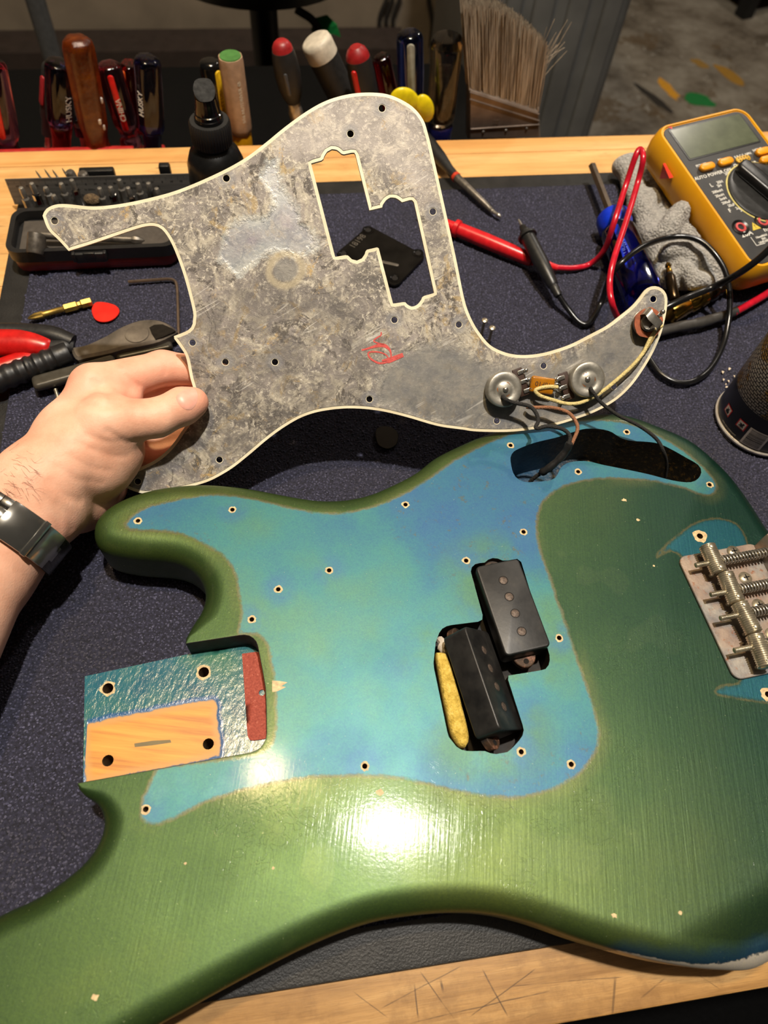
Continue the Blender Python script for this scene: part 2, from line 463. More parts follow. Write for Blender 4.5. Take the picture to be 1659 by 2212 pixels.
def wood_mat(name, a, b, c, worn=0.0, sc=1.0, lines=()):
    n = NT(name); r = (0, 0, 0)
    v = n.map(scale=(2.2*sc, 38*sc, 38*sc), rot=r)
    g = n.noise(2.2, 6, .62, v, .4)
    colr = n.ramp(g, [(.28, lin(a)), (.5, lin(b)), (.72, lin(c))])
    fine = n.noise(6, 5, .7, n.map(scale=(6*sc, 320*sc, 320*sc), rot=r))
    colr = n.mix(n.step(fine, .45, .8), colr, tuple(q*.72 for q in lin(b)[:3])+(1,))
    blot = n.step(n.noise(11, 5, .7), .55, .75)
    colr = n.mix(n.math('MULTIPLY', blot, .35), colr, lin((150, 100, 52)))
    spots = n.step(n.noise(46, 4, .6), .70, .76)
    colr = n.mix(n.math('MULTIPLY', spots, .7), colr, lin((74, 50, 30)))
    if worn:
        for k, (ang, s_) in enumerate(((.55, 30), (-.75, 24), (1.45, 40))):
            w = n.noise(s_, 2, .5, n.map(scale=(.10, 3.2, 1), rot=(0, 0, ang), loc=(k*3.1, k, 0)))
            ln = n.step(n.math('ABSOLUTE', n.math('SUBTRACT', w, .5)), .0, .006, True)
            msk = n.step(n.noise(9, 2, .5, n.map(loc=(k*7, 1, 0))), .5, .62)
            colr = n.mix(n.math('MULTIPLY', n.math('MULTIPLY', ln, msk), worn), colr, lin((52, 36, 22)))
    if lines:
        sx = n.node('ShaderNodeSeparateXYZ'); n.put(sx.inputs[0], n.obj())
        brk = n.step(n.noise(70, 3, .6), .38, .5)
        for (p, q, w, dk) in lines:                 # knife scores across the board
            p, q = np.array(p)*S, np.array(q)*S; d = (q-p); L_ = np.linalg.norm(d); d = d/L_; nn = (-d[1], d[0])
            u = n.math('SUBTRACT', n.math('ADD', n.math('MULTIPLY', sx.outputs[0], nn[0]), n.math('MULTIPLY', sx.outputs[1], nn[1])), float(p@np.array(nn)))
            t = n.math('SUBTRACT', n.math('ADD', n.math('MULTIPLY', sx.outputs[0], float(d[0])), n.math('MULTIPLY', sx.outputs[1], float(d[1]))), float(p@d))
            mk = n.math('MULTIPLY', n.step(n.math('ABSOLUTE', n.math('ADD', u, n.math('MULTIPLY', n.math('SUBTRACT', n.noise(40, 2), .5), .0012))), w*S*.4, w*S, True), n.math('MULTIPLY', n.step(t, 0, .004), n.step(t, L_-.004, L_, True)))
            colr = n.mix(n.math('MULTIPLY', n.math('MULTIPLY', mk, dk), n.math('ADD', .45, n.math('MULTIPLY', brk, .55))), colr, lin((58, 40, 24)))
        dirt = n.step(n.noise(26, 6, .75), .46, .66); colr = n.mix(n.math('MULTIPLY', dirt, .5), colr, lin((118, 84, 46)))
        fib = n.noise(9, 5, .7, n.map(scale=(9, 420, 420))); colr = n.mix(n.math('MULTIPLY', n.step(fib, .5, .66), .5), colr, lin((110, 78, 42)))
    n.set(color=colr, rough=n.math('ADD', n.math('MULTIPLY', g, .25), .32), normal=n.bump(fine, .12, .0005))
    return n.m
M_bench = wood_mat('maple_benchtop', (204, 148, 84), (222, 172, 108), (236, 192, 130), worn=.85)
def bl2(px):
    q = onz(px, -6.0); return (float(q@BX)-200, float(q@BY)-300)
LINES = [(bl2(a), bl2(b), w, d) for a, b, w, d in (((895, 2120), (905, 2212), .5, .8), ((905, 2095), (985, 2205), .4, .7), ((1040, 2090), (1100, 2200), .5, .8), ((1330, 2105), (1322, 2200), .8, .6),
    ((1190, 2140), (880, 2212), .35, .7), ((1000, 2085), (820, 2180), .35, .6), ((1100, 2130), (1350, 2110), .3, .6), ((1010, 2200), (1160, 2090), .35, .7), ((950, 2110), (960, 2150), .8, .8), ((1440, 2110), (1380, 2160), .5, .5), ((1500, 2100), (1560, 2140), .3, .5), ((760, 2140), (840, 2200), .3, .6))]
M_front = wood_mat('worn_front_board', (138, 100, 54), (178, 136, 80), (204, 164, 106), worn=.3, sc=1.6, lines=LINES)
M_strip = wood_mat('maple_edge_strip', (196, 138, 76), (218, 164, 98), (232, 184, 120))
BENCH_Z = -6.0
bench = thing('workbench', 'scratched maple workbench top running under the dark blue mat', 'workbench', bp(200, 300, FLOOR_Z), M=zframe(bp(200, 300, FLOOR_Z), BA))
def bboard(x0, x1, y0, y1, z0, z1, mat, nm='board', r=1.2):
    m = MB(zframe((0, 0, 0), BA)); m.rbox(((x0+x1)/2, (y0+y1)/2, (z0+z1)/2), (x1-x0, y1-y0, z1-z0), r, seg=2)
    return m.build(nm, mat, bench, smooth=40)
for (y0, y1, mt) in ((-56, 118, M_front), (118.3, 300, M_bench), (300.3, 480, M_bench), (480.3, 637, M_bench), (637.4, 660, M_strip)):
    bboard(-620, 1050, y0, y1, BENCH_Z-42, BENCH_Z, mt)
for (x, y) in ((-540, 40), (970, 40), (-540, 560), (970, 560)):
    bboard(x-45, x+45, y-45, y+45, FLOOR_Z+1, BENCH_Z-42, M_strip, 'leg')

m = MB(zframe((0, 0, 0), BA)); m.rbox((300, -620, FLOOR_Z+6.5), (1600, 1000, 12), 5, seg=2, rz=20)  # black sheet added to stand in for shade on the floor
tag(m.build('floor_shade_sheet', simple('floor_shade_black', (9, 9, 9), .85, spec=.1)), 'black sheet added as floor shade in front of the workbench at the lower right', 'mat')
# carpet mat: rubber backing with a bevelled border and a pile of tufts
MX0, MX1, MY0, MY1 = -224, 690, -24, 597
mat_t = thing('carpet_mat', 'dark navy carpet mat with a black rubber border on the workbench', 'mat', bp(0, 0, BENCH_Z), M=zframe(bp((MX0+MX1)/2, (MY0+MY1)/2, BENCH_Z), BA))
m = MB(zframe((0, 0, 0), BA)); m.rbox(((MX0+MX1)/2, (MY0+MY1)/2, BENCH_Z+1.3), (MX1-MX0, MY1-MY0, 2.6), 1.2, seg=2, rz=6)
n = NT('mat_rubber'); n.set(color=n.ramp(n.noise(60, 4), [(.3, lin((24, 24, 24))), (.7, lin((40, 39, 38)))]), rough=.5, normal=n.bump(n.noise(900, 3), .5, .0006)); M_rub = n.m
m.build('rubber_border', M_rub, mat_t, smooth=40)
n = NT('navy_carpet_base'); n.set(color=n.ramp(n.noise(500, 3), [(.3, lin((26, 26, 36))), (.7, lin((52, 52, 72)))]), rough=.95, normal=n.bump(n.noise(700, 4), .9, .003)); M_cb = n.m
m = MB(zframe((0, 0, 0), BA)); BD = 21
m.box(((MX0+MX1)/2, (MY0+MY1)/2, -2.6), (MX1-MX0-2*BD, MY1-MY0-2*BD, 2.0)); m.build('carpet_backing', M_cb, mat_t, smooth=0)
rng = np.random.default_rng(4)
step = 1.95
gx, gy = np.meshgrid(np.arange(MX0+BD+1, 560, step), np.arange(MY0+BD+1, MY1-BD-1, step))
P2 = np.stack([gx.ravel(), gy.ravel()], 1)+rng.uniform(-.85, .85, (gx.size, 2))
P3 = np.stack([P2[:, 0], P2[:, 1], np.full(len(P2), -2.2)+rng.uniform(-.5, .3, len(P2))], 1)
T = zframe((0, 0, 0), BA); P3 = P3@T[:3, :3].T+T[:3, 3]
mb = MB(); mb.v = P3.tolist()
n = NT('navy_pile')
rnd = n.node('ShaderNodeObjectInfo').outputs['Random']
geo = n.node('ShaderNodeNewGeometry').outputs['Position']
c1 = n.ramp(rnd, [(0, lin((56, 56, 78))), (.6, lin((70, 70, 94))), (1, lin((88, 88, 112)))])
c2 = n.mix(n.step(n.noise(14, 4, .6, geo), .45, .7), c1, tuple(q*.72 for q in lin((74, 72, 86))[:3])+(1,))
n.set(color=c2, rough=.9, sheen=.1); M_pile = n.m
pile = mb.build('carpet_pile', M_pile, mat_t, smooth=0, weld=False); pile['kind'] = 'stuff'
ng = bpy.data.node_groups.new('pile_tufts', 'GeometryNodeTree')
ng.interface.new_socket('Geometry', in_out='INPUT', socket_type='NodeSocketGeometry')
ng.interface.new_socket('Geometry', in_out='OUTPUT', socket_type='NodeSocketGeometry')
gi = ng.nodes.new('NodeGroupInput'); go = ng.nodes.new('NodeGroupOutput')
ico = ng.nodes.new('GeometryNodeMeshIcoSphere'); ico.inputs['Radius'].default_value = .00112; ico.inputs['Subdivisions'].default_value = 1
tr = ng.nodes.new('GeometryNodeTransform'); tr.inputs['Scale'].default_value = (.62, .62, 1.55)
sm = ng.nodes.new('GeometryNodeSetMaterial'); sm.inputs['Material'].default_value = M_pile
iop = ng.nodes.new('GeometryNodeInstanceOnPoints')
rr = ng.nodes.new('FunctionNodeRandomValue'); rr.data_type = 'FLOAT_VECTOR'; rr.inputs[0].default_value = (-.75, -.75, 0); rr.inputs[1].default_value = (.75, .75, 6.28)
rs_ = ng.nodes.new('FunctionNodeRandomValue'); rs_.data_type = 'FLOAT'; rs_.inputs[2].default_value = .75; rs_.inputs[3].default_value = 1.25
L = ng.links.new
L(ico.outputs['Mesh'], tr.inputs['Geometry']); L(tr.outputs['Geometry'], sm.inputs['Geometry']); L(gi.outputs[0], iop.inputs['Points'])
L(sm.outputs['Geometry'], iop.inputs['Instance']); L(rr.outputs[0], iop.inputs['Rotation']); L(rs_.outputs[1], iop.inputs['Scale'])
L(iop.outputs['Instances'], go.inputs[0])
md = pile.modifiers.new('tufts', 'NODES'); md.node_group = ng

# ------------------------------------------------------------------ guitar body
def zipz(pts, z): return [onz(p, z)[:2] for p in pts]
_far = [(204,1138),(217,1112),(252,1087),(304,1066),(365,1053),(437,1048),(509,1053),(560,1061),(611,1071),(662,1080),(703,1084),(755,1081),(806,1069),(857,1046),(908,1020),(937,993),(982,970),(1033,947),(1083,931),(1280,897),(1339,895),(1380,906),(1426,924),(1486,949),(1531,984),(1577,1029),(1618,1084),(1650,1135)]
_near = [(1659,2069),(1608,2084),(1540,2091),(1463,2087),(1370,2071),(1292,2050),(1214,2027),(1137,1999),(1069,1981),(1007,1973),(929,1974),(852,1983),(800,1992),(732,2015),(651,2050),(570,2091),(488,2134),(407,2180),(347,2212)]
_cutb = [(0,1980),(54,1961),(108,1928),(163,1887),(201,1850),(222,1812),(231,1774),(228,1741),(217,1717)]
_cutt = [(437,1384),(452,1358),(460,1338),(457,1312),(442,1286),(416,1266),(381,1256),(319,1253)]
_tip = [((278,1245),9),((242,1230),15),((217,1210),23),((205,1184),31)]
def off_out(pts, d, left=True):          # shift an open polyline sideways
    P = np.array(pts); t = np.gradient(P, axis=0); t /= np.linalg.norm(t, axis=1)[:, None]
    nrm = np.stack([-t[:, 1], t[:, 0]], 1) if left else np.stack([t[:, 1], -t[:, 0]], 1)
    return (P+nrm*d).tolist()
far_g = off_out(zipz(_far, 40), 2.6, True)
near_g = zipz(_near, 10)
cutb_g = off_out(zipz(_cutb, 40), 1.8, True)
cutt_g = off_out(zipz(_cutt, 7), 0.8, False)+off_out([onz(p, z)[:2] for p, z in _tip], 1.2, False)
tail_g = [ax(378, 38)[:2], ax(384, 4)[:2], ax(382, -36)[:2], ax(371, -80)[:2], ax(350, -118)[:2], ax(322, -148)[:2]]
horn_g = [ax(-6-20, -143)[:2], ax(-52, -147)[:2], ax(-78, -141)[:2], ax(-97, -127)[:2], ax(-104, -110)[:2], ax(-97, -94)[:2]]
# measured loop runs: treble cutaway, horn, far edge, tail, near edge, bass horn, bass cutaway
PK_T, PK_B, PK_L, PK_R = 31.0, -31.0, -37.6, 56.0
outer = [ax(19, PK_T+3.5)[:2]]+list(cutt_g)+list(far_g)+tail_g+list(near_g[1:])+horn_g+list(cutb_g)+[ax(-33.5, -39.5)[:2], ax(-34.6, -33.5)[:2]]
outer = catmull(outer, 6)
OUT = resample(outer, 2.6, closed=False)
for _ in range(10):
    OUT[1:-1] = (OUT[:-2]+2*OUT[1:-1]+OUT[2:])/4
# the notch of the neck pocket (from the bass side back to the treble wall)
notch = [ax(-35, PK_B)[:2], ax(48, PK_B)[:2]]
for k in range(1, 7):
    t = math.pi/2*k/6; notch.append(ax(48+8.5*math.sin(t), PK_B+8.5-8.5*math.cos(t))[:2])
notch += [ax(57.6, -10)[:2], ax(58.2, 0)[:2], ax(57.6, 10)[:2]]
for k in range(0, 7):
    t = math.pi/2*k/6; notch.append(ax(48.5+8*math.cos(t), PK_T-8+8*math.sin(t))[:2])
notch += [ax(34, PK_T)[:2], ax(19, PK_T)[:2]]
NOT = resample(notch, 2.6, closed=False)
LOOP = np.vstack([OUT, NOT])
if area2(LOOP) < 0: LOOP = LOOP[::-1]
nL = len(LOOP)
isn = dist2(LOOP, NOT, closed=False) < .05
RAD = 12.0
dn = dist2(LOOP, NOT, closed=False)
rad = np.where(isn, .35, np.clip(.35+(dn)*.62, .35, RAD))
# keep the treble horn's point sharp near the pocket, ease in elsewhere
NR = normals2(LOOP)
def smoothloop(A, k=6):
    for _ in range(k): A = (np.roll(A, 1, 0)+A*2+np.roll(A, -1, 0))/4
    return A
NRs = smoothloop(NR.copy(), 5); NRs /= np.linalg.norm(NRs, axis=1)[:, None]
NRm = np.where(isn[:, None], NR, NRs)
INS = LOOP-NRm*rad[:, None]
# forearm contour: the bass-side lower bout falls away near the edge
C0, C1 = onz((1395, 2085), 44)[:2], onz((1659, 1925), 44)[:2]
cdir = (C1-C0)/np.linalg.norm(C1-C0); cn = np.array([cdir[1], -cdir[0]])
if np.dot(cn, ax(0, -1)[:2]-PO) < 0: cn = -cn
def contour(P):
    P = np.asarray(P)[:, :2]; d = (P-C0)@cn
    s_ = np.clip(d+6, 0, None); return np.where(s_ < 12, s_*s_/24*.55, (s_-6)*.55)*np.clip(((P-C0)@cdir+40)/60, 0, 1)
# loops inside the top
pk_px = [(1017,1235),(1020,1222),(1030,1217),(1048,1215),(1054,1209),(1066,1205),(1078,1207),(1088,1212),(1118,1207),(1126,1214),(1187,1414),(1188,1433),(1178,1446),(1163,1449),(1095,1460),(1132,1575),(1128,1592),(1116,1606),(1099,1624),(1067,1630),(1046,1622),(1012,1623),(990,1618),(968,1590),(936,1436),(941,1388),(948,1368),(956,1357),(968,1351),(1040,1342),(1044,1334)]
PKL = resample([onz(p, BODY_TOP)[:2] for p in pk_px], 3.0)
cc_px = [(1103,997),(1104,984),(1115,972),(1156,956),(1202,945),(1239,933),(1266,926),(1298,927),(1321,933),(1339,945),(1362,952),(1394,954),(1422,958),(1449,970),(1481,988),(1508,1004),(1515,1020),(1506,1036),(1486,1042),(1449,1037),(1403,1025),(1357,1015),(1302,1004),(1266,996),(1229,999),(1211,1011),(1205,1024),(1193,1036),(1156,1041),(1129,1040),(1110,1025)]
CCL = resample(catmull([onz(p, BODY_TOP)[:2] for p in cc_px], 4, True), 3.0)
holes_px = [(298,1125),(502,1101),(876,1090),(1103,962),(1354,933),(1533,1047),(1249,1019),(1131,1149),(1208,1378),(1234,1651),(1126,1624),(1007,1211),(788,1655),(315,1748),(544,1338),(601,1273),(711,1232),(1512,1158),(1659,1500)]
HOL = [onz(p, BODY_TOP)[:2] for p in holes_px]
hr = [1.35]*17+[1.9, 1.7]
HLP = [circle2(c, r, 12) for c, r in zip(HOL, hr)]
HRM = [circle2(c, r*(1.75 if i < 17 else 2.3), 16, .16, i) for i, (c, r) in enumerate(zip(HOL, hr))]
chips_px = [(1349,1080,1.6),(416,1237,2.4),(598,1478,6.0),(1378,1123,1.2),(1412,1222,.9),(304,1066,1.3),(270,1092,1.2),(820,1712,2.1),(1326,1978,1.3),(520,2078,2.0),(690,2003,1.0),(205,2155,1.8),(312,2190,1.6),(590,1875,.8),(400,1865,.7),(1470,1971,1.1),(1358,2041,1.5)]
CHP = []
for i, (x, y, r) in enumerate(chips_px):
    c = onz((x, y), BODY_TOP)[:2]
    if r > 5: CHP.append([tuple(onz(q, BODY_TOP)[:2]) for q in ((588,1470),(604,1471),(621,1474),(608,1482),(618,1484),(600,1493),(588,1495))])
    else: CHP.append([(c[0]+(a-c[0])*1.0, c[1]+(b-c[1])*.7) for a, b in circle2(c, r, 9, .45, i+3)])
# pickguard outline in the body plane (from the guard held above, mirrored)
guard_px = [(92,466),(99,452),(119,442),(147,441),(202,446),(263,440),(330,426),(391,408),(468,375),(524,345),(568,313),(612,277),(657,244),(701,219),(746,205),(790,200),(834,203),(868,216),(895,234),(915,260),(924,288),(933,323),(959,439),(984,553),(1001,637),(1011,672),(1024,700),(1037,720),(1052,739),(1069,752),(1097,763),(1128,767),(1165,764),(1201,755),(1237,742),(1276,722),(1310,704),(1338,683),(1364,662),(1380,644),(1393,627),(1406,619),(1421,619),(1434,627),(1441,641),(1441,662),(1436,691),(1427,724),(1411,761),(1390,797),(1364,833),(1331,864),(1289,888),(1250,903),(1198,919),(1147,928),(1095,933),(1030,932),(1000,928),(945,920),(879,901),(818,887),(757,882),(701,887),(657,899),(618,920),(579,948),(540,981),(502,1011),(463,1034),(435,1045),(390,1056),(324,1066),(296,1063),(274,1054),(256,1041),(266,1029),(298,1012),(333,995),(359,975),(379,952),(393,931),(410,906),(419,876),(419,845),(411,816),(402,772),(391,752),(373,727),(405,714),(415,703),(417,690),(417,673),(405,623),(391,577),(373,531),(356,502),(341,490),(321,488),(289,496),(203,525),(148,542),(127,519),(104,496)]
GOL = [gl(p) for p in guard_px]
GUARD_SHARP = {(373,727),(148,542)}
FADE = np.array([(x+30.856, -y+176.929) for x, y in GOL])
FADE = resample(FADE, 3.0)
bridge_fade = [onz(p, BODY_TOP)[:2] for p in ((1415,1205),(1448,1170),(1480,1143),(1510,1127),(1545,1120),(1580,1126),(1602,1145),(1614,1175),(1640,1300),(1680,1420),(1690,1520),(1659,1518),(1600,1510),(1545,1498),(1560,1480),(1600,1470),(1560,1380),(1470,1200))]
BRF = resample(catmull(bridge_fade, 4, True), 3)
# grid of loose points
mn, mx = INS.min(0), INS.max(0)
g = 3.0
GXs, GYs = np.meshgrid(np.arange(mn[0], mx[0], g), np.arange(mn[1], mx[1], g*.9))
GXs[1::2] += g/2
EX = np.stack([GXs.ravel(), GYs.ravel()], 1)
ok = inpoly(EX, INS) & (dist2(EX, INS) > 2.2)
for Lp in (PKL, CCL): ok &= ~inpoly(EX, Lp) & (dist2(EX, Lp) > 1.0)
for Lp in HRM+CHP: ok &= (dist2(EX, Lp) > .8) & ~inpoly(EX, Lp)
EX = EX[ok]
IN2 = INS-NRm*1.0
TP, TF = cdt([INS, IN2, PKL, CCL]+HLP+HRM+CHP, EX, INS, [PKL, CCL]+HLP)
Cn = TP[TF].mean(1)
tmi = np.zeros(len(TF), int)
for Lp in HRM+CHP: tmi[inpoly(Cn, Lp)] = 1
bm_ = MB()
zt = BODY_TOP-contour(TP)
bm_.add(np.c_[TP, zt], [])
for f_, q in zip(TF.tolist(), tmi.tolist()): bm_.f.append(f_); bm_.mi.append(q)
# roundover and side walls
rings = []
cz = contour(LOOP)
NA = 8
for k in range(NA+1):
    t = math.pi/2*(1-k/NA)
    rings.append(np.c_[LOOP-NRm*(rad*(1-math.cos(t)))[:, None], BODY_TOP-contour(INS)-rad*(1-math.sin(t))])
for z in (30.0, 20.0, 12.0): rings.append(np.c_[LOOP, np.minimum(np.full(nL, z), rings[NA][:, 2]-.5)])
for k in range(1, NA):
    t = math.pi/2*k/NA
    rings.append(np.c_[LOOP-NRm*(rad*(1-math.cos(t)))[:, None], 12-12*math.sin(t)*np.ones(nL)])
rings.append(np.c_[INS, np.zeros(nL)+.3])
b0 = len(bm_.v)
for R_ in rings: bm_.add(R_, [])
for i in range(len(rings)-1):
    for j in range(nL):
        j2 = (j+1) % nL
        bm_.f.append([b0+i*nL+j, b0+(i+1)*nL+j, b0+(i+1)*nL+j2, b0+i*nL+j2]); bm_.mi.append(2 if isn[j] and isn[j2] else 0)
bm_.f.append([b0+(len(rings)-1)*nL+j for j in range(nL)]); bm_.mi.append(0)
# cavities and holes
def well(Lp, ztop, depth, mi_w, mi_f, floor=True):
    b = len(bm_.v); n_ = len(Lp); Lp = np.asarray(Lp)
    if area2(Lp) < 0: Lp = Lp[::-1]
    bm_.add(np.r_[np.c_[Lp, np.full(n_, ztop)], np.c_[Lp, np.full(n_, ztop-depth)]], [])
    for j in range(n_):
        j2 = (j+1) % n_; bm_.f.append([b+j, b+j2, b+n_+j2, b+n_+j]); bm_.mi.append(mi_w)
    if floor: bm_.f.append([b+n_+j for j in range(n_)]); bm_.mi.append(mi_f)
well(PKL, BODY_TOP, 19, 2, 2); well(CCL, BODY_TOP, 36, 3, 3)
for Lp in HLP: well(Lp, BODY_TOP, 9, 4, 5)
# pocket block and floor
PF = 28.5
pock = np.vstack([[ax(PK_L, 27.6)[:2], ax(-37.2, -29.5)[:2]], NOT, [ax(17, 31.0)[:2]]])
if area2(pock) < 0: pock = pock[::-1]
necks = [(233,1487),(440,1452),(450,1607),(233,1643)]
NH = [circle2(onz(p, PF)[:2], 2.9, 14) for p in necks]
NHR = [circle2(onz(p, PF)[:2], 4.1, 14, .2, i+40) for i, p in enumerate(necks)]
bare = [onz(p, PF)[:2] for p in ((180,1566),(240,1552),(330,1535),(410,1518),(462,1512),(470,1522),(467,1545),(472,1575),(476,1610),(474,1632),(400,1650),(300,1667),(186,1692))]
bare = [p if inpoly([p], pock)[0] else p for p in bare]
BARE = np.array(bare)
stamp = [onz(p, PF)[:2] for p in ((290,1606),(330,1600),(368,1598),(370,1604),(330,1610),(291,1614))]
gx, gy = np.meshgrid(np.arange(pock[:, 0].min(), pock[:, 0].max(), 2.5), np.arange(pock[:, 1].min(), pock[:, 1].max(), 2.5))
E2 = np.stack([gx.ravel(), gy.ravel()], 1)
ok = inpoly(E2, pock) & (dist2(E2, pock) > 1)
for Lp in NH+NHR: ok &= (dist2(E2, Lp) > .8) & ~inpoly(E2, Lp)
E2 = E2[ok]
QP, QF = cdt([pock]+NH+NHR+[stamp], E2, pock, NH)
Cq = QP[QF].mean(1); qmi = np.full(len(QF), 6)
qmi[inpoly(Cq, stamp)] = 7
for i, Lp in enumerate(NHR):
    if i < 2: qmi[inpoly(Cq, Lp)] = 1
b1 = len(bm_.v); bm_.add(np.c_[QP, np.full(len(QP), PF)], [])
for f_, q in zip(QF.tolist(), qmi.tolist()): bm_.f.append([i+b1 for i in f_]); bm_.mi.append(q)
for Lp in NH: well(Lp, PF, 28, 4, 5)
b2 = len(bm_.v); n_ = len(pock)
bm_.add(np.r_[np.c_[pock, np.full(n_, PF)], np.c_[pock, np.full(n_, .5)]], [])
for j in range(n_):
    j2 = (j+1) % n_; bm_.f.append([b2+j, b2+n_+j, b2+n_+j2, b2+j2]); bm_.mi.append(0)
bm_.f.append([b2+n_+j for j in range(n_)][::-1]); bm_.mi.append(0)

AV = np.array(bm_.v)
a_sdf = sdf2(AV, FADE); a_br = sdf2(AV, BRF)
a_hole = np.min(np.stack([np.linalg.norm(AV[:, :2]-np.asarray(c), axis=1) for c in HOL]), 0)
a_bare = sdf2(AV, BARE)
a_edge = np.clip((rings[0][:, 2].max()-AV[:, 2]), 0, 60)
a_axp = -((AV[:, 0]-PO[0])*math.sin(PA))*-1
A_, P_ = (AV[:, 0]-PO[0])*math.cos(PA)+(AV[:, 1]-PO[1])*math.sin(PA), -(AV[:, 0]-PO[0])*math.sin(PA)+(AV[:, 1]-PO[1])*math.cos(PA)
# paint worn off the lower edge of the bass-side bout
wearc = [onz(p, 22)[:2] for p in ((1330,2066),(1400,2076),(1463,2084),(1540,2088),(1608,2080),(1659,2066),(1720,2040))]
a_wear = dist2(AV, wearc, closed=False)+np.where(AV[:, 2] > 34, (AV[:, 2]-34)*.8, 0)
a_pk = dist2(AV, PKL)

def paint_mat():
    n = NT('aged_metallic_paint'); v = n.obj()
    sd = n.attr('guard_d'); wob = n.math('MULTIPLY', n.math('SUBTRACT', n.noise(260, 5, .7), .5), 3.2)
    sdw = n.math('ADD', sd, wob)
    big = n.noise(5.5, 4, .55); mid = n.noise(16, 5, .62, dist=.3)
    green = n.ramp(big, [(.32, lin((36, 60, 32))), (.52, lin((58, 80, 42))), (.7, lin((80, 94, 46)))])
    smudge = n.step(n.noise(34, 1, .4, n.map(loc=(.05, .2, 0))), .63, .67); green = n.mix(n.math('MULTIPLY', smudge, .09), green, lin((110, 122, 84)))
    # shading painted into the green: darker and bluer towards the tail
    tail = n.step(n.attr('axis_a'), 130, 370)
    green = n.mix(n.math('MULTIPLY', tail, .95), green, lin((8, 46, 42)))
    blue = n.ramp(n.math('ADD', n.math('MULTIPLY', n.noise(9, 3, .5), .75), n.math('MULTIPLY', n.noise(34, 4, .6), .25)),
                  [(.36, lin((58, 108, 100))), (.47, lin((44, 106, 116))), (.56, lin((36, 94, 122))), (.66, lin((34, 84, 128)))])
    # greener towards the edges of the covered field, around the pickup rout
    gr = n.math('MULTIPLY', n.step(n.attr('pickup_d'), 2, 26, True), n.step(n.noise(28, 4), .35, .6))
    blue = n.mix(n.math('MULTIPLY', gr, .75), blue, lin((62, 104, 72)))
    hb = n.math('MULTIPLY', n.step(n.attr('hole_d'), 5, 13, True), n.step(n.noise(70, 4), .3, .6))
    blue = n.mix(n.math('MULTIPLY', hb, .6), blue, lin((40, 90, 130)))
    grime = n.math('MULTIPLY', n.step(n.noise(170, 6, .75), .58, .66), n.step(n.noise(11, 4, .6), .5, .66))
    blue = n.mix(n.math('MULTIPLY', grime, .75), blue, lin((70, 76, 66)))
    pale = n.step(n.noise(13, 5, .7, n.map(loc=(.3, .1, 0))), .58, .75)
    blue = n.mix(n.math('MULTIPLY', pale, .35), blue, lin((84, 134, 144)))
    inside = n.step(sdw, -1.6, .8, True)
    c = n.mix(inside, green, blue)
    # unfaded paint where the bridge cover sat
    brd = n.math('ADD', n.attr('bridge_d'), wob)
    c = n.mix(n.math('MULTIPLY', n.step(brd, -2.5, .5, True), .9), c, lin((26, 82, 100)))
    line = n.math('MULTIPLY', n.step(n.math('ABSOLUTE', sdw), .3, 1.5, True), n.step(n.noise(60, 5, .7), .3, .52))
    c = n.mix(n.math('MULTIPLY', line, .6), c, lin((86, 80, 60)))
    lineb = n.math('MULTIPLY', n.step(n.math('ABSOLUTE', brd), .2, 1.1, True), n.step(n.noise(60, 4), .35, .55))
    c = n.mix(n.math('MULTIPLY', lineb, .5), c, lin((92, 84, 56)))
    halo = n.math('MULTIPLY', n.math('MULTIPLY', n.step(sdw, .5, 9, True), n.step(n.noise(20, 4), .38, .62)), n.math('SUBTRACT', 1.0, inside))
    c = n.mix(n.math('MULTIPLY', halo, .28), c, lin((96, 98, 62)))
    # edge shade painted in with the thick dark paint, then rubbed-through wear
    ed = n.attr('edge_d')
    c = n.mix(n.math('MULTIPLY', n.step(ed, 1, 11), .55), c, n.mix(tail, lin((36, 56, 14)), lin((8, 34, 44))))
    wr = n.step(n.math('ADD', n.attr('wear_d'), n.math('MULTIPLY', n.math('SUBTRACT', n.noise(180, 6, .8), .5), 9)), 3.4, 4.6, True)
    c = n.mix(wr, c, lin((214, 206, 196)))
    halo2 = n.step(n.math('ADD', n.attr('wear_d'), n.math('MULTIPLY', n.math('SUBTRACT', n.noise(60, 4), .5), 10)), 5, 16, True)
    c = n.mix(n.math('MULTIPLY', n.math('MULTIPLY', halo2, .6), n.math('SUBTRACT', 1.0, wr)), c, lin((22, 62, 106)))
    fl = n.voro(1500, out='Color')
    flake = n.node('ShaderNodeSeparateColor'); n.put(flake.inputs[0], fl)
    c = n.mix(n.math('MULTIPLY', flake.outputs[0], .32), c, n.mix(1.0, c, lin((255, 250, 190)), 'SOFT_LIGHT'))
    spk = n.math('MULTIPLY', n.step(n.noise(900, 2), .72, .78), .6)
    c = n.mix(spk, c, lin((160, 170, 130)))
    # pinholes, checking and wood grain telegraphing through the lacquer
    rot = (0, 0, -PA)
    grain = n.noise(1, 4, .6, n.map(scale=(760, 30, 30), rot=(0, 0, -.03)))
    gm = n.step(n.noise(7, 3), .42, .62)
    squig = n.math('ABSOLUTE', n.math('SUBTRACT', n.noise(150, 2, .5, dist=1.2), .5))
    sq = n.math('MULTIPLY', n.step(squig, .0, .016, True), n.step(n.noise(18, 3), .52, .62))
    hgt = n.math('ADD', n.math('MULTIPLY', grain, n.math('ADD', n.math('MULTIPLY', gm, .7), .3)), n.math('MULTIPLY', sq, -.22))
    hgt = n.math('ADD', hgt, n.math('MULTIPLY', n.noise(620, 4, .6), .35))
    outm = n.math('ADD', n.math('MULTIPLY', n.math('SUBTRACT', 1.0, inside), .75), .25)
    hgt = n.math('MULTIPLY', hgt, outm)
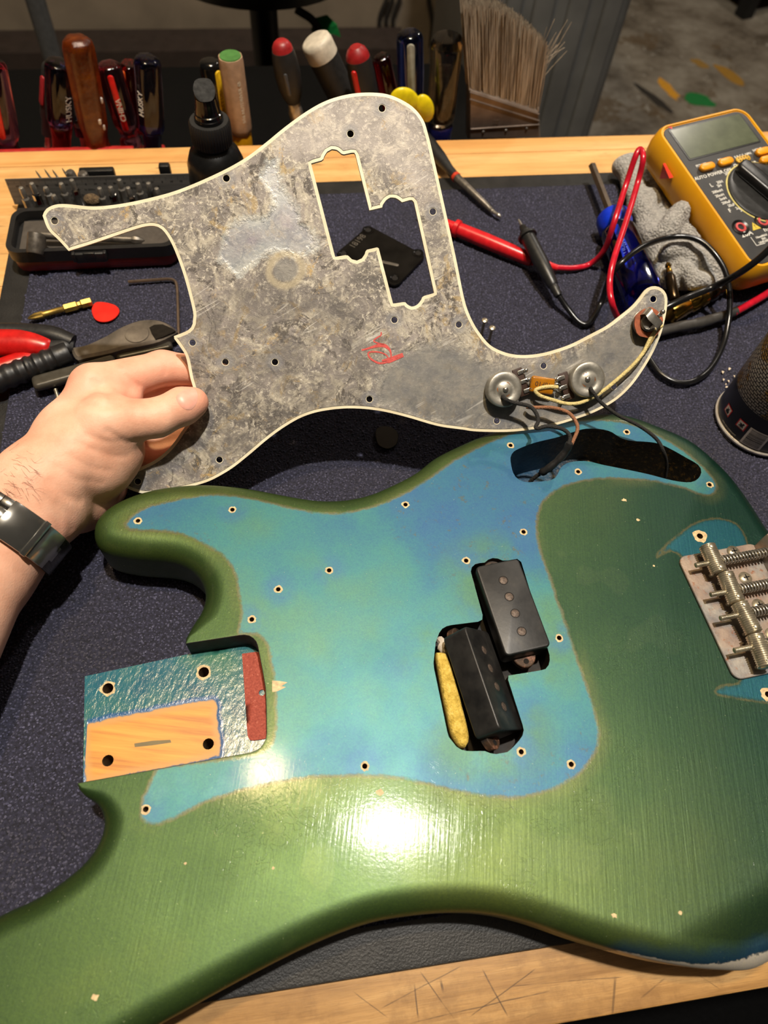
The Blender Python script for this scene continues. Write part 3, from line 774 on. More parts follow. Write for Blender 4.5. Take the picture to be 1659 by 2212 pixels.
    n.set(color=c, metal=n.math('ADD', .3, n.math('MULTIPLY', n.math('SUBTRACT', 1.0, inside), .32)),
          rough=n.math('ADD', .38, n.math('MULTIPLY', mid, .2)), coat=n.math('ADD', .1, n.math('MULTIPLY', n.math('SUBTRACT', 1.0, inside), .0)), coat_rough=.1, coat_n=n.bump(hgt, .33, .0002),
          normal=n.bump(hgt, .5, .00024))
    return n.m
def pocket_mat():
    n = NT('pocket_floor'); d = n.math('ADD', n.attr('bare_d'), n.math('MULTIPLY', n.math('SUBTRACT', n.noise(140, 5, .7), .5), 4))
    teal = n.ramp(n.noise(22, 4), [(.3, lin((18, 60, 96))), (.5, lin((32, 92, 106))), (.7, lin((54, 106, 90)))])
    v = n.map(scale=(7, 130, 130), rot=(0, 0, -PA))
    wood = n.ramp(n.noise(2, 6, .65, v), [(.3, lin((170, 100, 26))), (.5, lin((200, 136, 42))), (.7, lin((214, 156, 60)))])
    rim = n.mix(n.step(d, -4.5, -.5), wood, lin((186, 134, 66)))
    ring = n.step(n.math('ABSOLUTE', n.math('SUBTRACT', d, 1.2)), .4, 2.2, True)
    c = n.mix(n.step(d, -.6, .6, True), n.mix(n.math('MULTIPLY', ring, .8), teal, lin((26, 76, 132))), rim)
    thick = n.step(d, .0, 1.5)
    h = n.math('MULTIPLY', n.noise(1, 4, .6, n.map(scale=(330, 170, 170), rot=(0, 0, .7))), thick)
    n.set(color=c, rough=n.math('SUBTRACT', .5, n.math('MULTIPLY', thick, .3)), coat=n.math('MULTIPLY', thick, .15), coat_rough=.2, normal=n.bump(h, .5, .0007)); return n.m
def cavity_mat():
    n = NT('control_cavity_paint'); t = n.step(n.attr('axis_a'), 238, 300)
    dk = n.ramp(n.noise(60, 4), [(.3, lin((16, 54, 82))), (.7, lin((30, 84, 114)))])
    sp = n.step(n.noise(330, 4, .7), .52, .66)
    rust = n.mix(sp, lin((20, 18, 12)), lin((122, 96, 44)))
    n.set(color=n.mix(t, dk, rust), rough=.5, normal=n.bump(n.noise(300, 4), .6, .0012)); return n.m
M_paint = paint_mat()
M_rout = simple('dark_rout', (34, 24, 14), .7, var=.5, scale=60, bump=.3)
M_hole = simple('wood_hole', (120, 88, 50), .8, var=.3, scale=300)
M_hdark = simple('hole_bottom', (16, 11, 7), .9)
M_stamp = simple('pencil_stamp', (112, 98, 62), .6)
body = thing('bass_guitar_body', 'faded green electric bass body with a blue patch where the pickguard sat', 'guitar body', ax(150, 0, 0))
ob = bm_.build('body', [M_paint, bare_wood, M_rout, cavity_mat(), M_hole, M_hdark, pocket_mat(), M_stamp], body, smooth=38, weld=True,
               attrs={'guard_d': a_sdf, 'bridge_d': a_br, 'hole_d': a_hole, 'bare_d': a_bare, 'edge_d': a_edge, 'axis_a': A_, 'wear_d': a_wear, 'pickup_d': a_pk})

# paper shim in the neck pocket
sp = [(523,1413),(560,1408),(569,1418),(577,1470),(582,1530),(583,1580),(578,1596),(541,1601),(535,1590)]
sl = resample([onz(p, PF+.2)[:2] for p in sp], 2.5)
hl = circle2(onz((566, 1497), PF+.2)[:2], 1.7, 12)
gx, gy = np.meshgrid(np.arange(sl[:, 0].min(), sl[:, 0].max(), 4), np.arange(sl[:, 1].min(), sl[:, 1].max(), 4))
E3 = np.stack([gx.ravel(), gy.ravel()], 1); E3 = E3[inpoly(E3, sl) & (dist2(E3, sl) > 1) & (dist2(E3, hl) > 1)]
SP, SF = cdt([sl, hl], E3, sl, [hl])
mb = MB(); mb.add(np.c_[SP, np.full(len(SP), PF+.9)], SF.tolist()); b = len(mb.v)
if area2(sl) < 0: sl = sl[::-1]
k = len(sl); mb.add(np.r_[np.c_[sl, np.full(k, PF+.9)], np.c_[sl, np.full(k, PF+.08)]], [(j, k+j, k+(j+1) % k, (j+1) % k) for j in range(k)])
k = len(hl); mb.add(np.r_[np.c_[hl, np.full(k, PF+.9)], np.c_[hl, np.full(k, PF+.08)]], [(j, (j+1) % k, k+(j+1) % k, k+j) for j in range(k)])
n = NT('red_sandpaper'); n.set(color=n.ramp(n.noise(900, 4, .7), [(.35, lin((132, 52, 38))), (.62, lin((164, 76, 58))), (.75, lin((196, 140, 120)))]), rough=.8, normal=n.bump(n.noise(2000, 2), .5, .0003))
tag(mb.build('neck_shim', n.m, smooth=20), 'brick red sandpaper shim with a small hole in the neck pocket', 'shim')

# ------------------------------------------------------------------ pickups
n = NT('worn_pickup_cover'); n.set(color=n.ramp(n.noise(70, 5, .6), [(.35, lin((18, 18, 19))), (.6, lin((38, 37, 36))), (.75, lin((58, 55, 50)))]), rough=n.math('ADD', .26, n.math('MULTIPLY', n.noise(45, 4), .3)), normal=n.bump(n.noise(500, 3), .1, .0003)); M_cov = n.m
n = NT('rusty_pickup_base'); n.set(color=n.ramp(n.noise(120, 5, .7), [(.35, lin((22, 17, 13))), (.55, lin((70, 48, 30))), (.7, lin((150, 104, 84)))]), rough=.7); M_pbase = n.m
n = NT('pole_metal'); n.set(color=n.ramp(n.noise(700, 4), [(.3, lin((58, 46, 40))), (.7, lin((112, 98, 88)))]), metal=.4, rough=.6); M_pole = n.m
def pickup(M, L, Wd, Ht, label, pole_u, ear_rust):
    """M: frame at the centre of the top face, x along the strings' row, y across, z out of the face"""
    t = thing('pickup', label, 'pickup', M[:3, 3], M=M)
    mb = MB(M); mb.rbox((0, 0, -Ht/2), (L, Wd, Ht), .9, seg=3, rz=2.6)
    mb.build('cover', M_cov, t, smooth=50)
    mb = MB(M); pts = []
    for k in range(13):
        a = -math.pi/2+math.pi*k/12; pts.append((L/2-3+9.0*math.cos(a), 7.0*math.sin(a)))
    for k in range(13):
        a = math.pi/2+math.pi*k/12; pts.append((-L/2+3+9.0*math.cos(a), 7.0*math.sin(a)))
    mb.prism(pts, -Ht-1.2, -Ht+3.2, bev=.4); mb.build('base_plate', M_pbase, t, smooth=40)
    for s_ in (-1, 1):
        mb = MB(M); mb.cyl((s_*(L/2+2.6), 0, -Ht+2), (s_*(L/2+2.6), 0, -Ht+3.5), 1.5, seg=14)
        mb.build('screw_hole', M_hdark, t)
    for u in pole_u:
        mb = MB(M); mb.lathe((u, 0, -4), (u, 0, 1), [(0, 2.35), (3.95, 2.35), (4.15, 2.0)], 20); mb.build('pole_piece', M_pole, t)
        mb = MB(M)
        mb.add([((u)+r*math.cos(2*math.pi*k/24), r*math.sin(2*math.pi*k/24), .03) for r in (2.35, 2.75) for k in range(24)],
               [(k, (k+1) % 24, 24+(k+1) % 24, 24+k) for k in range(24)])
        mb.build('pole_gap', M_hdark, t, smooth=0)
    return t
q = [onz(p, 50.5) for p in ((1026, 1222.5), (1120.5, 1207.6), (1190.6, 1396.6), (1093, 1414.7))]
cen = sum(q)/4; dx = (q[3]-q[0])+(q[2]-q[1])
pickup(frame(cen, dx, z=(0, 0, 1)), 54.2, 26.2, 13, 'black pickup lying flat in the rout, cover nearer the bridge', (-15.5, -5.2, 5.0, 15.8), 0)
r0, r1 = onz((1003.7, 1353), 60), onz((1080, 1575), 60); e0, e1 = onz((1059, 1371), 41), onz((1132, 1583.6), 41)
dx = r1-r0; dx = dx/np.linalg.norm(dx); wv = (e0+e1)/2-(r0+r1)/2; wv -= dx*np.dot(wv, dx); wl = np.linalg.norm(wv); wv /= wl
nz = np.cross(dx, wv); nz = nz if nz[2] > 0 else -nz
pickup(frame((r0+r1)/2+wv*wl/2, dx, z=nz), 55.8, min(wl, 26.5), 15, 'black pickup tipped on its edge above yellow foam', (-15.5, -5.2, 5.0, 15.8), 1)
# foam under the tipped pickup
fp = [(942,1409),(962,1408),(975,1440),(992,1500),(1010,1570),(1014,1596),(1008,1612),(992,1610),(976,1582),(958,1500)]
mb = MB(); A_f = resample([onz(p, 46)[:2] for p in fp], 3)
if area2(A_f) < 0: A_f = A_f[::-1]
mb.prism(A_f, 32, 46.5, bev=1.2)
n = NT('yellow_foam'); n.set(color=n.ramp(n.noise(300, 5, .7), [(.3, lin((170, 140, 48))), (.55, lin((216, 184, 84))), (.75, lin((232, 206, 120)))]), rough=.95, normal=n.bump(n.noise(900, 4), .9, .0012))
tag(mb.build('foam_pad', n.m, smooth=60), 'yellow foam strip sticking out beside the tipped pickup', 'foam')
# white fluff of wire beside the foam
mb = MB(); pts = catmull([onz((950,1382), 38), onz((957,1390), 41), onz((953,1399), 40), onz((960,1405), 38)], 5)
mb.tube(pts, 2.2, 8); tag(mb.build('wire_stub', simple('white_cloth', (200, 190, 176), .8, bump=.3)), 'white stub of cloth wire in the corner of the pickup rout', 'wire')

# ------------------------------------------------------------------ bridge
n = NT('rusted_bridge_plate')
rs = n.step(n.noise(210, 5, .7), .55, .68)
c = n.ramp(n.noise(60, 5, .6), [(.3, lin((92, 92, 97))), (.5, lin((136, 132, 128))), (.7, lin((168, 160, 148)))])
c = n.mix(n.math('MULTIPLY', n.step(n.noise(38, 4), .42, .6), .35), c, lin((176, 136, 102)))
c = n.mix(n.math('MULTIPLY', rs, .8), c, lin((142, 84, 44)))
n.set(color=c, metal=.55, rough=.5, normal=n.bump(n.noise(400, 4), .3, .0004)); M_plate = n.m
B0, B1 = onz((1463, 1203), 46.3), onz((1588, 1470), 46.3)
by = (B1-B0)/np.linalg.norm(B1-B0); bx_ = np.array([-by[1], by[0], 0])       # bx_ towards the tail
MBR = frame(B0, bx_, y=-np.cross(bx_, (0, 0, 1)))
if MBR[2, 2] < 0: MBR = frame(B0, bx_, y=np.cross(bx_, (0, 0, 1)))
def brl(p):                                   # world -> bridge local
    d = np.asarray(p)-MBR[:3, 3]; return d@MBR[:3, :3]
BL = np.linalg.norm(B1-B0); ys = 1.0 if brl(B1)[1] > 0 else -1.0
bridge = thing('bass_bridge', 'rusty nickel bass bridge with four threaded barrel saddles', 'bridge', B0, M=MBR)
def rrect(x0, x1, y0, y1, r, k=5):
    out = []
    for (cx, cy, a0) in ((x1-r, y1-r, 0), (x0+r, y1-r, 90), (x0+r, y0+r, 180), (x1-r, y0+r, 270)):
        for i in range(k+1):
            a = math.radians(a0+90*i/k); out.append((cx+r*math.cos(a), cy+r*math.sin(a)))
    return out
ylo, yhi = (0, BL) if ys > 0 else (-BL, 0)
mb = MB(MBR); mb.prism(rrect(0, 52, ylo, yhi, 5), -1.7, .1, bev=.35); mb.build('base_plate', M_plate, bridge, smooth=40)
mb = MB(MBR); mb.rbox((51, (ylo+yhi)/2, 7.5), (2.2, BL-3, 15.5), .8, seg=2); mb.build('back_lip', M_plate, bridge, smooth=40)
bars = [((1528,1180),(1553,1237)),((1568,1240),(1589,1301)),((1596.5,1305),(1629,1366)),((1632.6,1375),(1653,1438))]
tips = [(1501.6,1221.5),(1534,1285),(1555,1336),(1585,1405.6)]
scz = 9.2
def screw_rod(mb, p0, p1, r, pitch=.85, mi=0):
    p0 = np.asarray(p0, float); p1 = np.asarray(p1, float); L = np.linalg.norm(p1-p0); k = max(3, int(L/pitch)); pr = [(0, r*.55)]
    for i in range(k):
        pr += [(L*(i+.15)/k, r*.84), (L*(i+.5)/k, r), (L*(i+.85)/k, r*.84)]
    pr.append((L, r*.6)); mb.lathe(p0, p1, pr, 12, mi)
for (a, b), tp in zip(bars, tips):
    A0, A1 = onz(a, 46.3+scz), onz(b, 46.3+scz)
    ctr = brl((A0+A1)/2); half = 9.4
    dd = brl(A1)-brl(A0); dd /= np.linalg.norm(dd); dd = np.array([dd[0]*.55, math.copysign(1, dd[1]), 0]); dd /= np.linalg.norm(dd)
    e0, e1 = ctr-dd*half, ctr+dd*half
    mb = MB(MBR); k = 15; pr = [(0, 2.9), (.25, 3.7)]
    for i in range(k):
        s0 = .4+(2*half-.8)*i/k; st = (2*half-.8)/k
        pr += [(s0+st*.1, 4.25), (s0+st*.35, 4.75), (s0+st*.65, 4.75), (s0+st*.9, 4.25)]
    pr += [(2*half-.25, 3.7), (2*half, 2.9)]
    mb.lathe(e0, e1, pr, 22); sad = mb.build('saddle', nickel, bridge, smooth=60)
    for s_ in (-6.6, 6.6):
        c0 = ctr+dd*s_
        mb = MB(MBR); screw_rod(mb, c0+np.array([0, 0, -scz]), c0+np.array([0, 0, 4.0]), 1.35)
        mb.lathe(c0+np.array([0, 0, 4.0]), c0+np.array([0, 0, 6]), [(0, 1.5), (.9, 1.5), (1.1, 1.2)], 14)
        hs = mb.build('height_screw', nickel, sad, smooth=50)
    tz = brl(onz(tp, 46.3+scz)); tz[2] = scz
    yy = tz[1]
    mb = MB(MBR); screw_rod(mb, (tz[0], yy, scz), (50.5, yy, scz), 1.55, .8)
    mb.build('intonation_screw', nickel, bridge, smooth=60)
    mb = MB(MBR); mb.lathe((52.4, yy, scz), (55.5, yy, scz), [(0, 3.6), (1.6, 3.6), (2.4, 2.6)], 18); mb.build('screw_head', nickel, bridge, smooth=50)
    xs = ctr[0]+4.6; xe = 49.8; turns = 15; pts = []
    for i in range(turns*12+1):
        a = 2*math.pi*i/12; pts.append((xs+(xe-xs)*i/(turns*12), yy+2.55*math.cos(a), scz+2.55*math.sin(a)))
    mb = MB(MBR); mb.tube([MBR[:3, :3]@np.array(p)+MBR[:3, 3] for p in pts], .5, 6, M=IDN); mb.build('spring', steel, bridge, smooth=60)
for px in ((1585, 1191), (1611, 1248), (1640, 1307), (1668, 1370)):
    c0 = brl(onz(px, 47)); c0[2] = .1
    mb = MB(MBR); mb.lathe(c0, c0+np.array([0, 0, 2]), [(0, 4.0), (.3, 4.0), (1.1, 3.0), (1.5, 1.6), (1.55, .4)], 20)
    ps = mb.build('mounting_screw', nickel, bridge, smooth=40)
    mb = MB(MBR); mb.box(c0+np.array([0, 0, 1.5]), (3.6, .7, .25)); mb.box(c0+np.array([0, 0, 1.5]), (.7, 3.6, .25)); mb.build('cross_slot', M_hdark, ps, smooth=0)

# ------------------------------------------------------------------ pickguard
MG = np.eye(4); MG[:3, 0] = GX; MG[:3, 1] = GY; MG[:3, 2] = GN; MG[:3, 3] = GP
guard = thing('pickguard', 'cream pickguard held up by the hand, its corroded metal-lined back to the viewer', 'pickguard', GP, M=MG)
# smooth the outline except at its sharp corners
ol = []
seg_ = []
for p in guard_px+[guard_px[0]]:
    seg_.append(gl(p))
    if p in GUARD_SHARP and len(seg_) > 1:
        ol += catmull(seg_, 5)[:-1] if len(seg_) > 2 else seg_[:-1]; seg_ = [gl(p)]
ol += catmull(seg_, 5)[:-1]
GO = resample(ol, 2.4)
if area2(GO) < 0: GO = GO[::-1]
hole_px = [(672,353),(698,345.6),(699,340),(706,328),(717,322),(727,323),(734.5,329),(740,334),(763.5,329),(767,330.5),(798,454.6),(826,448),(827,442),(835,431),(844.5,426),(856,427.6),(865,434),(868,437),(889,431),(894,436),(938,633),(913,640),(910,648),(902,658),(891,663),(881,659),(875,652),(849,656),(817.5,533.7),(790,540),(788.5,548),(782,558),(771,563),(760,560),(752,552),(747,551),(724,555)]
GH = resample([gl(p) for p in hole_px], 1.6)
if area2(GH) < 0: GH = GH[::-1]
ph_px = [(298,1040),(474,993),(798,862),(1073,909),(1326,835),(1411,646),(1174,790),(991,701),(935,457),(825,234),(757,289),(852,691),(489,385),(118,477),(416,740),(487,782),(594,782)]
GHC = [gl(p) for p in ph_px]
# plastic plate
mb = MB(MG)
hl = [circle2(c, 2.0, 14) for c in GHC]
GB = GO-normals2(GO)*2.2
hb = [circle2(c, 3.3, 14) for c in GHC]
for (z, outl, hh, flip) in ((0.0, GO, hl, False), (-2.6, GB, hb, True)):
    P_, F_ = cdt([outl, GH]+hh, [], outl, [GH]+hh)
    b = len(mb.v); mb.add(np.c_[P_, np.full(len(P_), z)], [(f[::-1] if flip else f) for f in F_.tolist()])
def strip(mb, A, za, B_, zb, mi=0):
    A = np.asarray(A); B_ = np.asarray(B_); k = len(A)
    mb.add(np.r_[np.c_[A, np.full(k, za)], np.c_[B_, np.full(k, zb)]], [(j, k+j, k+(j+1) % k, (j+1) % k) for j in range(k)], mi)
strip(mb, GO, 0, GO, -1.4); strip(mb, GO, -1.4, GB, -2.6)
strip(mb, GH[::-1], 0, GH[::-1], -2.6)
for a, b in zip(hl, hb): strip(mb, a[::-1], 0, b[::-1], -2.6)
n = NT('aged_cream_plastic'); n.set(color=n.ramp(n.noise(40, 5), [(.3, lin((214, 202, 170))), (.6, lin((234, 224, 196))), (.8, lin((240, 232, 208)))]), rough=.4)
dirt = n.step(n.noise(420, 5, .75), .62, .72); n.set(color=n.mix(n.math('MULTIPLY', dirt, .6), n.b.inputs['Base Color'].links[0].from_socket, lin((150, 110, 80)))); M_cream = n.m
mb.build('plastic_plate', M_cream, guard, smooth=30)
# metal shield
SO = GO-normals2(GO)*1.9
SH = GH+normals2(GH)*2.0
hs = [circle2(c, 2.35, 14) for c in GHC]
pot_px = [(1089.6, 841), (1269.8, 820)]; jack_px = (1397, 698)
mn, mx = SO.min(0), SO.max(0)
gx, gy = np.meshgrid(np.arange(mn[0], mx[0], 2.6), np.arange(mn[1], mx[1], 2.4)); gx[1::2] += 1.3
EX = np.stack([gx.ravel(), gy.ravel()], 1); ok = inpoly(EX, SO) & (dist2(EX, SO) > 1.2) & ~inpoly(EX, SH) & (dist2(EX, SH) > 1.0)
for Lp in hs: ok &= (dist2(EX, Lp) > .8) & ~inpoly(EX, Lp)
EX = EX[ok]
P_, F_ = cdt([SO, SH]+hs, EX, SO, [SH]+hs)
mb = MB(MG); mb.add(np.c_[P_, np.full(len(P_), .28)], F_.tolist())
strip(mb, SO, .28, SO, .01); strip(mb, SH[::-1], .28, SH[::-1], .01)
AVg = np.array(mb.v); loc = (AVg-GP)@np.stack([GX, GY], 1)
irid = [gl(p) for p in ((482,505),(520,470),(575,466),(590,430),(560,380),(575,345),(600,350),(612,400),(640,440),(650,480),(680,500),(690,530),(660,550),(640,560),(600,545),(560,560),(520,600),(500,590),(470,560))]
clean = [gl(p) for p in ((835,790),(900,755),(960,740),(1060,790),(1200,790),(1340,700),(1440,640),(1440,700),(1300,890),(1100,930),(980,920),(880,895),(815,870),(820,820))]
ring_c = np.array(gl((617, 583)))
dark = [gl(p) for p in ((400,640),(560,600),(720,640),(860,740),(820,800),(790,880),(640,890),(540,960),(430,1040),(300,1060),(330,980),(420,880),(400,760))]
pale = [gl(p) for p in ((620,290),(700,225),(800,205),(880,230),(920,300),(940,400),(900,400),(780,330),(660,330),(600,330))]
hd = np.min(np.stack([np.linalg.norm(loc-np.asarray(c), axis=1) for c in GHC]), 0)
rd = np.linalg.norm((loc-ring_c)*np.array([1.0, 1.12]), axis=1)
def shield_mat():
    n = NT('corroded_shield')
    w1 = n.math('MULTIPLY', n.math('SUBTRACT', n.noise(120, 5, .7), .5), 16)
    big = n.noise(17, 5, .62, dist=.6); mid = n.noise(75, 6, .72, dist=1.0); fine = n.noise(420, 6, .75, dist=.6)
    c = n.ramp(big, [(.3, lin((84, 80, 76))), (.45, lin((122, 116, 112))), (.58, lin((158, 150, 144))), (.72, lin((116, 112, 118)))])
    c = n.mix(n.step(mid, .45, .62), c, lin((182, 174, 158)))
    c = n.mix(n.math('MULTIPLY', n.step(n.noise(44, 6, .7, dist=1.2), .55, .64), .7), c, lin((172, 148, 100)))
    c = n.mix(n.math('MULTIPLY', n.step(n.noise(60, 6, .75, n.map(loc=(.4, .2, .1)), 1.4), .53, .62), .85), c, lin((72, 66, 62)))
    c = n.mix(n.math('MULTIPLY', n.step(fine, .52, .64), .75), c, lin((222, 214, 198)))
    c = n.mix(n.math('MULTIPLY', n.step(n.noise(520, 5, .75, n.map(loc=(.7, 0, .3))), .55, .66), .55), c, lin((92, 84, 70)))
    pl = n.step(n.math('ADD', n.attr('pale_d'), w1), -6, 9, True)
    c = n.mix(n.math('MULTIPLY', pl, .45), c, lin((206, 198, 192)))
    dkm = n.math('MULTIPLY', n.step(n.math('ADD', n.attr('dark_d'), n.math('MULTIPLY', w1, 1.4)), -8, 10, True), n.step(n.noise(40, 5, .65, n.map(loc=(.2, .5, 0)), .8), .36, .58))
    c = n.mix(n.math('MULTIPLY', dkm, .6), c, lin((88, 84, 82)))
    och = n.math('MULTIPLY', n.step(n.noise(33, 6, .7, n.map(loc=(.9, .3, .2)), .8), .60, .66), n.step(fine, .42, .58))
    c = n.mix(n.math('MULTIPLY', och, .8), c, lin((184, 152, 92)))
    cl = n.step(n.math('ADD', n.attr('clean_d'), w1), -6, 8, True)
    cm = n.ramp(n.noise(90, 6, .7), [(.3, lin((116, 118, 122))), (.5, lin((140, 139, 136))), (.7, lin((164, 158, 148)))])
    c = n.mix(n.math('MULTIPLY', cl, .8), c, cm)
    ir = n.step(n.math('ADD', n.attr('irid_d'), w1), -4, 2.0, True)
    ic = n.ramp(n.math('ADD', n.math('MULTIPLY', n.noise(26, 4), .8), n.math('MULTIPLY', n.attr('irid_d'), -.012)),
                [(.3, lin((188, 194, 192))), (.42, lin((162, 168, 174))), (.52, lin((150, 150, 158))), (.60, lin((154, 140, 164))), (.66, lin((154, 154, 164))), (.75, lin((170, 168, 168)))])
    c = n.mix(n.math('MULTIPLY', ir, .62), c, ic)
    irl = n.step(n.math('ABSOLUTE', n.math('ADD', n.attr('irid_d'), w1)), .2, 2.0, True)
    c = n.mix(n.math('MULTIPLY', irl, .22), c, lin((206, 212, 208)))
    rr_ = n.math('ADD', n.attr('ring_d'), n.math('MULTIPLY', w1, .18))
    rim = n.step(n.math('ABSOLUTE', n.math('SUBTRACT', rr_, 10.2)), .6, 3.6, True)
    c = n.mix(n.math('MULTIPLY', rim, .75), c, lin((176, 164, 138)))
    c = n.mix(n.math('MULTIPLY', n.step(rr_, 6.2, 8.4, True), .8), c, lin((128, 126, 122)))
    hr_ = n.step(n.math('ADD', n.attr('screw_d'), n.math('MULTIPLY', w1, .2)), 3.2, 7.0, True)
    c = n.mix(n.math('MULTIPLY', hr_, .6), c, lin((132, 132, 136)))
    scr = n.math('ABSOLUTE', n.math('SUBTRACT', n.noise(30, 2, .5, n.map(scale=(.2, 3.0, 1), rot=(0, 0, .5))), .5))
    sc_ = n.math('MULTIPLY', n.step(scr, 0, .012, True), n.step(n.noise(30, 3), .55, .65))
    c = n.mix(n.math('MULTIPLY', sc_, .6), c, lin((220, 216, 208)))
    crust = n.math('ADD', n.math('MULTIPLY', fine, .6), n.math('MULTIPLY', mid, 1.0))
    sm_ = n.math('SUBTRACT', 1.0, n.math('MULTIPLY', n.math('MAXIMUM', ir, cl), .75))
    n.set(color=c, metal=n.math('ADD', .22, n.math('MULTIPLY', n.math('MAXIMUM', ir, cl), .25)), rough=n.math('SUBTRACT', .62, n.math('MULTIPLY', n.math('MAXIMUM', ir, cl), .2)),
          normal=n.bump(n.math('MULTIPLY', crust, sm_), .55, .0009))
    return n.m
mb.build('metal_shield', shield_mat(), guard, smooth=30, attrs={'irid_d': sdf2(loc, irid), 'clean_d': sdf2(loc, clean), 'pale_d': sdf2(loc, pale), 'dark_d': sdf2(loc, dark), 'ring_d': rd, 'screw_d': hd})
# red crayon scrawl
def gpath(pts, ox, oy, s_, hgt=.45): return [gw(*gl((ox+x*s_, oy+y*s_)), hgt) for x, y in pts]
M_cray = simple('red_crayon', (206, 84, 78), .7, var=.15, scale=900)
def ribbon(path, wd, mat, nm='crayon_mark'):
    mb = MB(); P = [np.asarray(p) for p in path]
    w = wd if hasattr(wd, '__len__') else [wd]*len(P)
    vv = []
    for i, p in enumerate(P):
        t = P[min(i+1, len(P)-1)]-P[max(i-1, 0)]; t = t/(np.linalg.norm(t)+1e-9); s_ = np.cross(GN, t)*w[i]/2
        vv += [p-s_, p+s_]
    mb.add(vv, [(2*i, 2*i+2, 2*i+3, 2*i+1) for i in range(len(P)-1)]); return mb.build(nm, mat, guard, smooth=0, weld=False)
Z7 = (760, 700, .0844)
ribbon(gpath(catmull([(750,205),(740,290),(660,340),(560,425),(640,480),(760,510),(820,530)], 5), *Z7), .8, M_cray)
ribbon(gpath(catmull([(250,670),(400,630),(560,580),(720,545),(850,560),(960,650),(1000,760),(1000,900)], 5), *Z7), [1.0+1.3*math.exp(-((i-17)/8)**2) for i in range(36)], M_cray)
ribbon(gpath(catmull([(930,860),(860,780),(700,720),(520,710),(420,740),(450,850),(560,940),(700,1000),(850,985),(1000,930),(1310,790)], 5), *Z7, hgt=.5), [.7+.15*(i/10) + (1.0 if i > 42 else 0) for i in range(51)], M_cray)
ribbon(gpath([(770,940),(1000,880),(1310,785)], *Z7, hgt=.55), [1.0, 1.8, 2.4], M_cray)
# potentiometers
n = NT('pot_can'); n.set(color=n.ramp(n.noise(120, 5), [(.3, lin((128, 124, 114))), (.6, lin((176, 172, 162))), (.8, lin((196, 190, 178)))]), metal=.75, rough=.42, normal=n.bump(n.noise(700, 3), .2, .0003)); M_can = n.m
M_fibre = simple('fibre_board', (52, 30, 18), .6); M_flux = simple('amber_flux', (150, 84, 20), .25, var=.4, scale=200); M_solder = simple('solder', (190, 186, 178), .25, .9)
for i, (pp, lug_a, txt) in enumerate(((pot_px[0], -.18, 'CTS 137 6620 R'), (pot_px[1], math.pi-.2, '304 6620 250K 77'))):
    c = np.array(gl(pp, 9)); t0 = MG.copy()
    ML = MG.copy(); ML[:3, 3] = gw(c[0], c[1], 0); ca, sa = math.cos(lug_a), math.sin(lug_a)
    ML[:3, 0] = GX*ca+GY*sa; ML[:3, 1] = -GX*sa+GY*ca
    mb = MB(ML); mb.lathe((0, 0, .3), (0, 0, 12), [(0, 10.4), (.8, 10.9), (3.0, 10.9), (3.2, 11.2), (8.6, 11.2), (9.4, 10.7), (9.7, 9.9), (9.7, 7.0), (9.35, 6.4), (9.35, 4.4), (9.7, 3.9), (9.7, .2)], 40)
    pot = mb.build('potentiometer', M_can, guard, smooth=40)
    mb = MB(ML); mb.rbox((12.6, 0, 3.4), (6.5, 18, 1.4), .5, seg=2); mb.build('lug_board', M_fibre, pot, smooth=40)
    for yy in (-6.2, 0, 6.2):
        mb = MB(ML); mb.rbox((15.5, yy, 4.6), (6.5, 2.6, .8), .3, seg=2); mb.sphere((17.5, yy, 5.6), 1.5, 10, 6, sc=(1, 1, .8)); mb.build('solder_lug', M_solder, pot, smooth=50)
    mb = MB(ML); mb.lathe((0, 0, 9.3), (0, 0, 12), [(0, 4.6), (.35, 4.2), (.5, 2.6), (.55, .3)], 16, flute=lambda a, s_: 1+.18*math.sin(3*a+1)); mb.build('flux_residue', M_flux, pot, smooth=50)
    mb = MB(ML); mb.sphere((.4, -.4, 10), 1.9, 12, 8, sc=(1, 1, .7)); mb.build('solder_blob', M_solder, pot, smooth=60)
    for k, ch in enumerate(txt):
        a = 2.6-k*.30
        MT = ML@frame((8.5*math.cos(a), 8.5*math.sin(a), 9.75), (math.sin(a), -math.cos(a), 0), z=(0, 0, 1))
        if ch != ' ': text('stamped_letter', ch, MT, 1.9, M_hole, pot, depth=.03)
# capacitor
cp = [np.array(gl(p, 5)) for p in ((1146, 812), (1198, 820), (1196, 851), (1143, 846))]
cen = sum(cp)/4; e = (cp[1]-cp[0]); e /= np.linalg.norm(e)
MC = MG.copy(); MC[:3, 3] = gw(cen[0], cen[1], 5.0); MC[:3, 0] = GX*e[0]+GY*e[1]; MC[:3, 1] = np.cross(GN, MC[:3, 0])
mb = MB(MC); mb.rbox((0, 0, 0), (15.5, 10.5, 3.6), 1.5, seg=3)
n = NT('amber_capacitor'); n.set(color=n.ramp(n.noise(90, 3), [(.3, lin((140, 84, 8))), (.7, lin((178, 118, 22)))]), rough=.25, coat=.4); capo = mb.build('capacitor', n.m, guard, smooth=60)
text('capacitor_print', '.1uF10', MC@frame((0.5, .6, 1.85), (-1, 0, 0), z=(0, 0, 1)), 4.2, dark_print, capo, depth=.03)
for sx in (-1, 1):
    mb = MB(MC); mb.tube(catmull([(sx*7.5, 1.5, 0), (sx*9.5, 2.5, .6), (sx*11.5, 2.0, .4)], 5), .45, 8); mb.build('capacitor_leg', M_solder, capo)
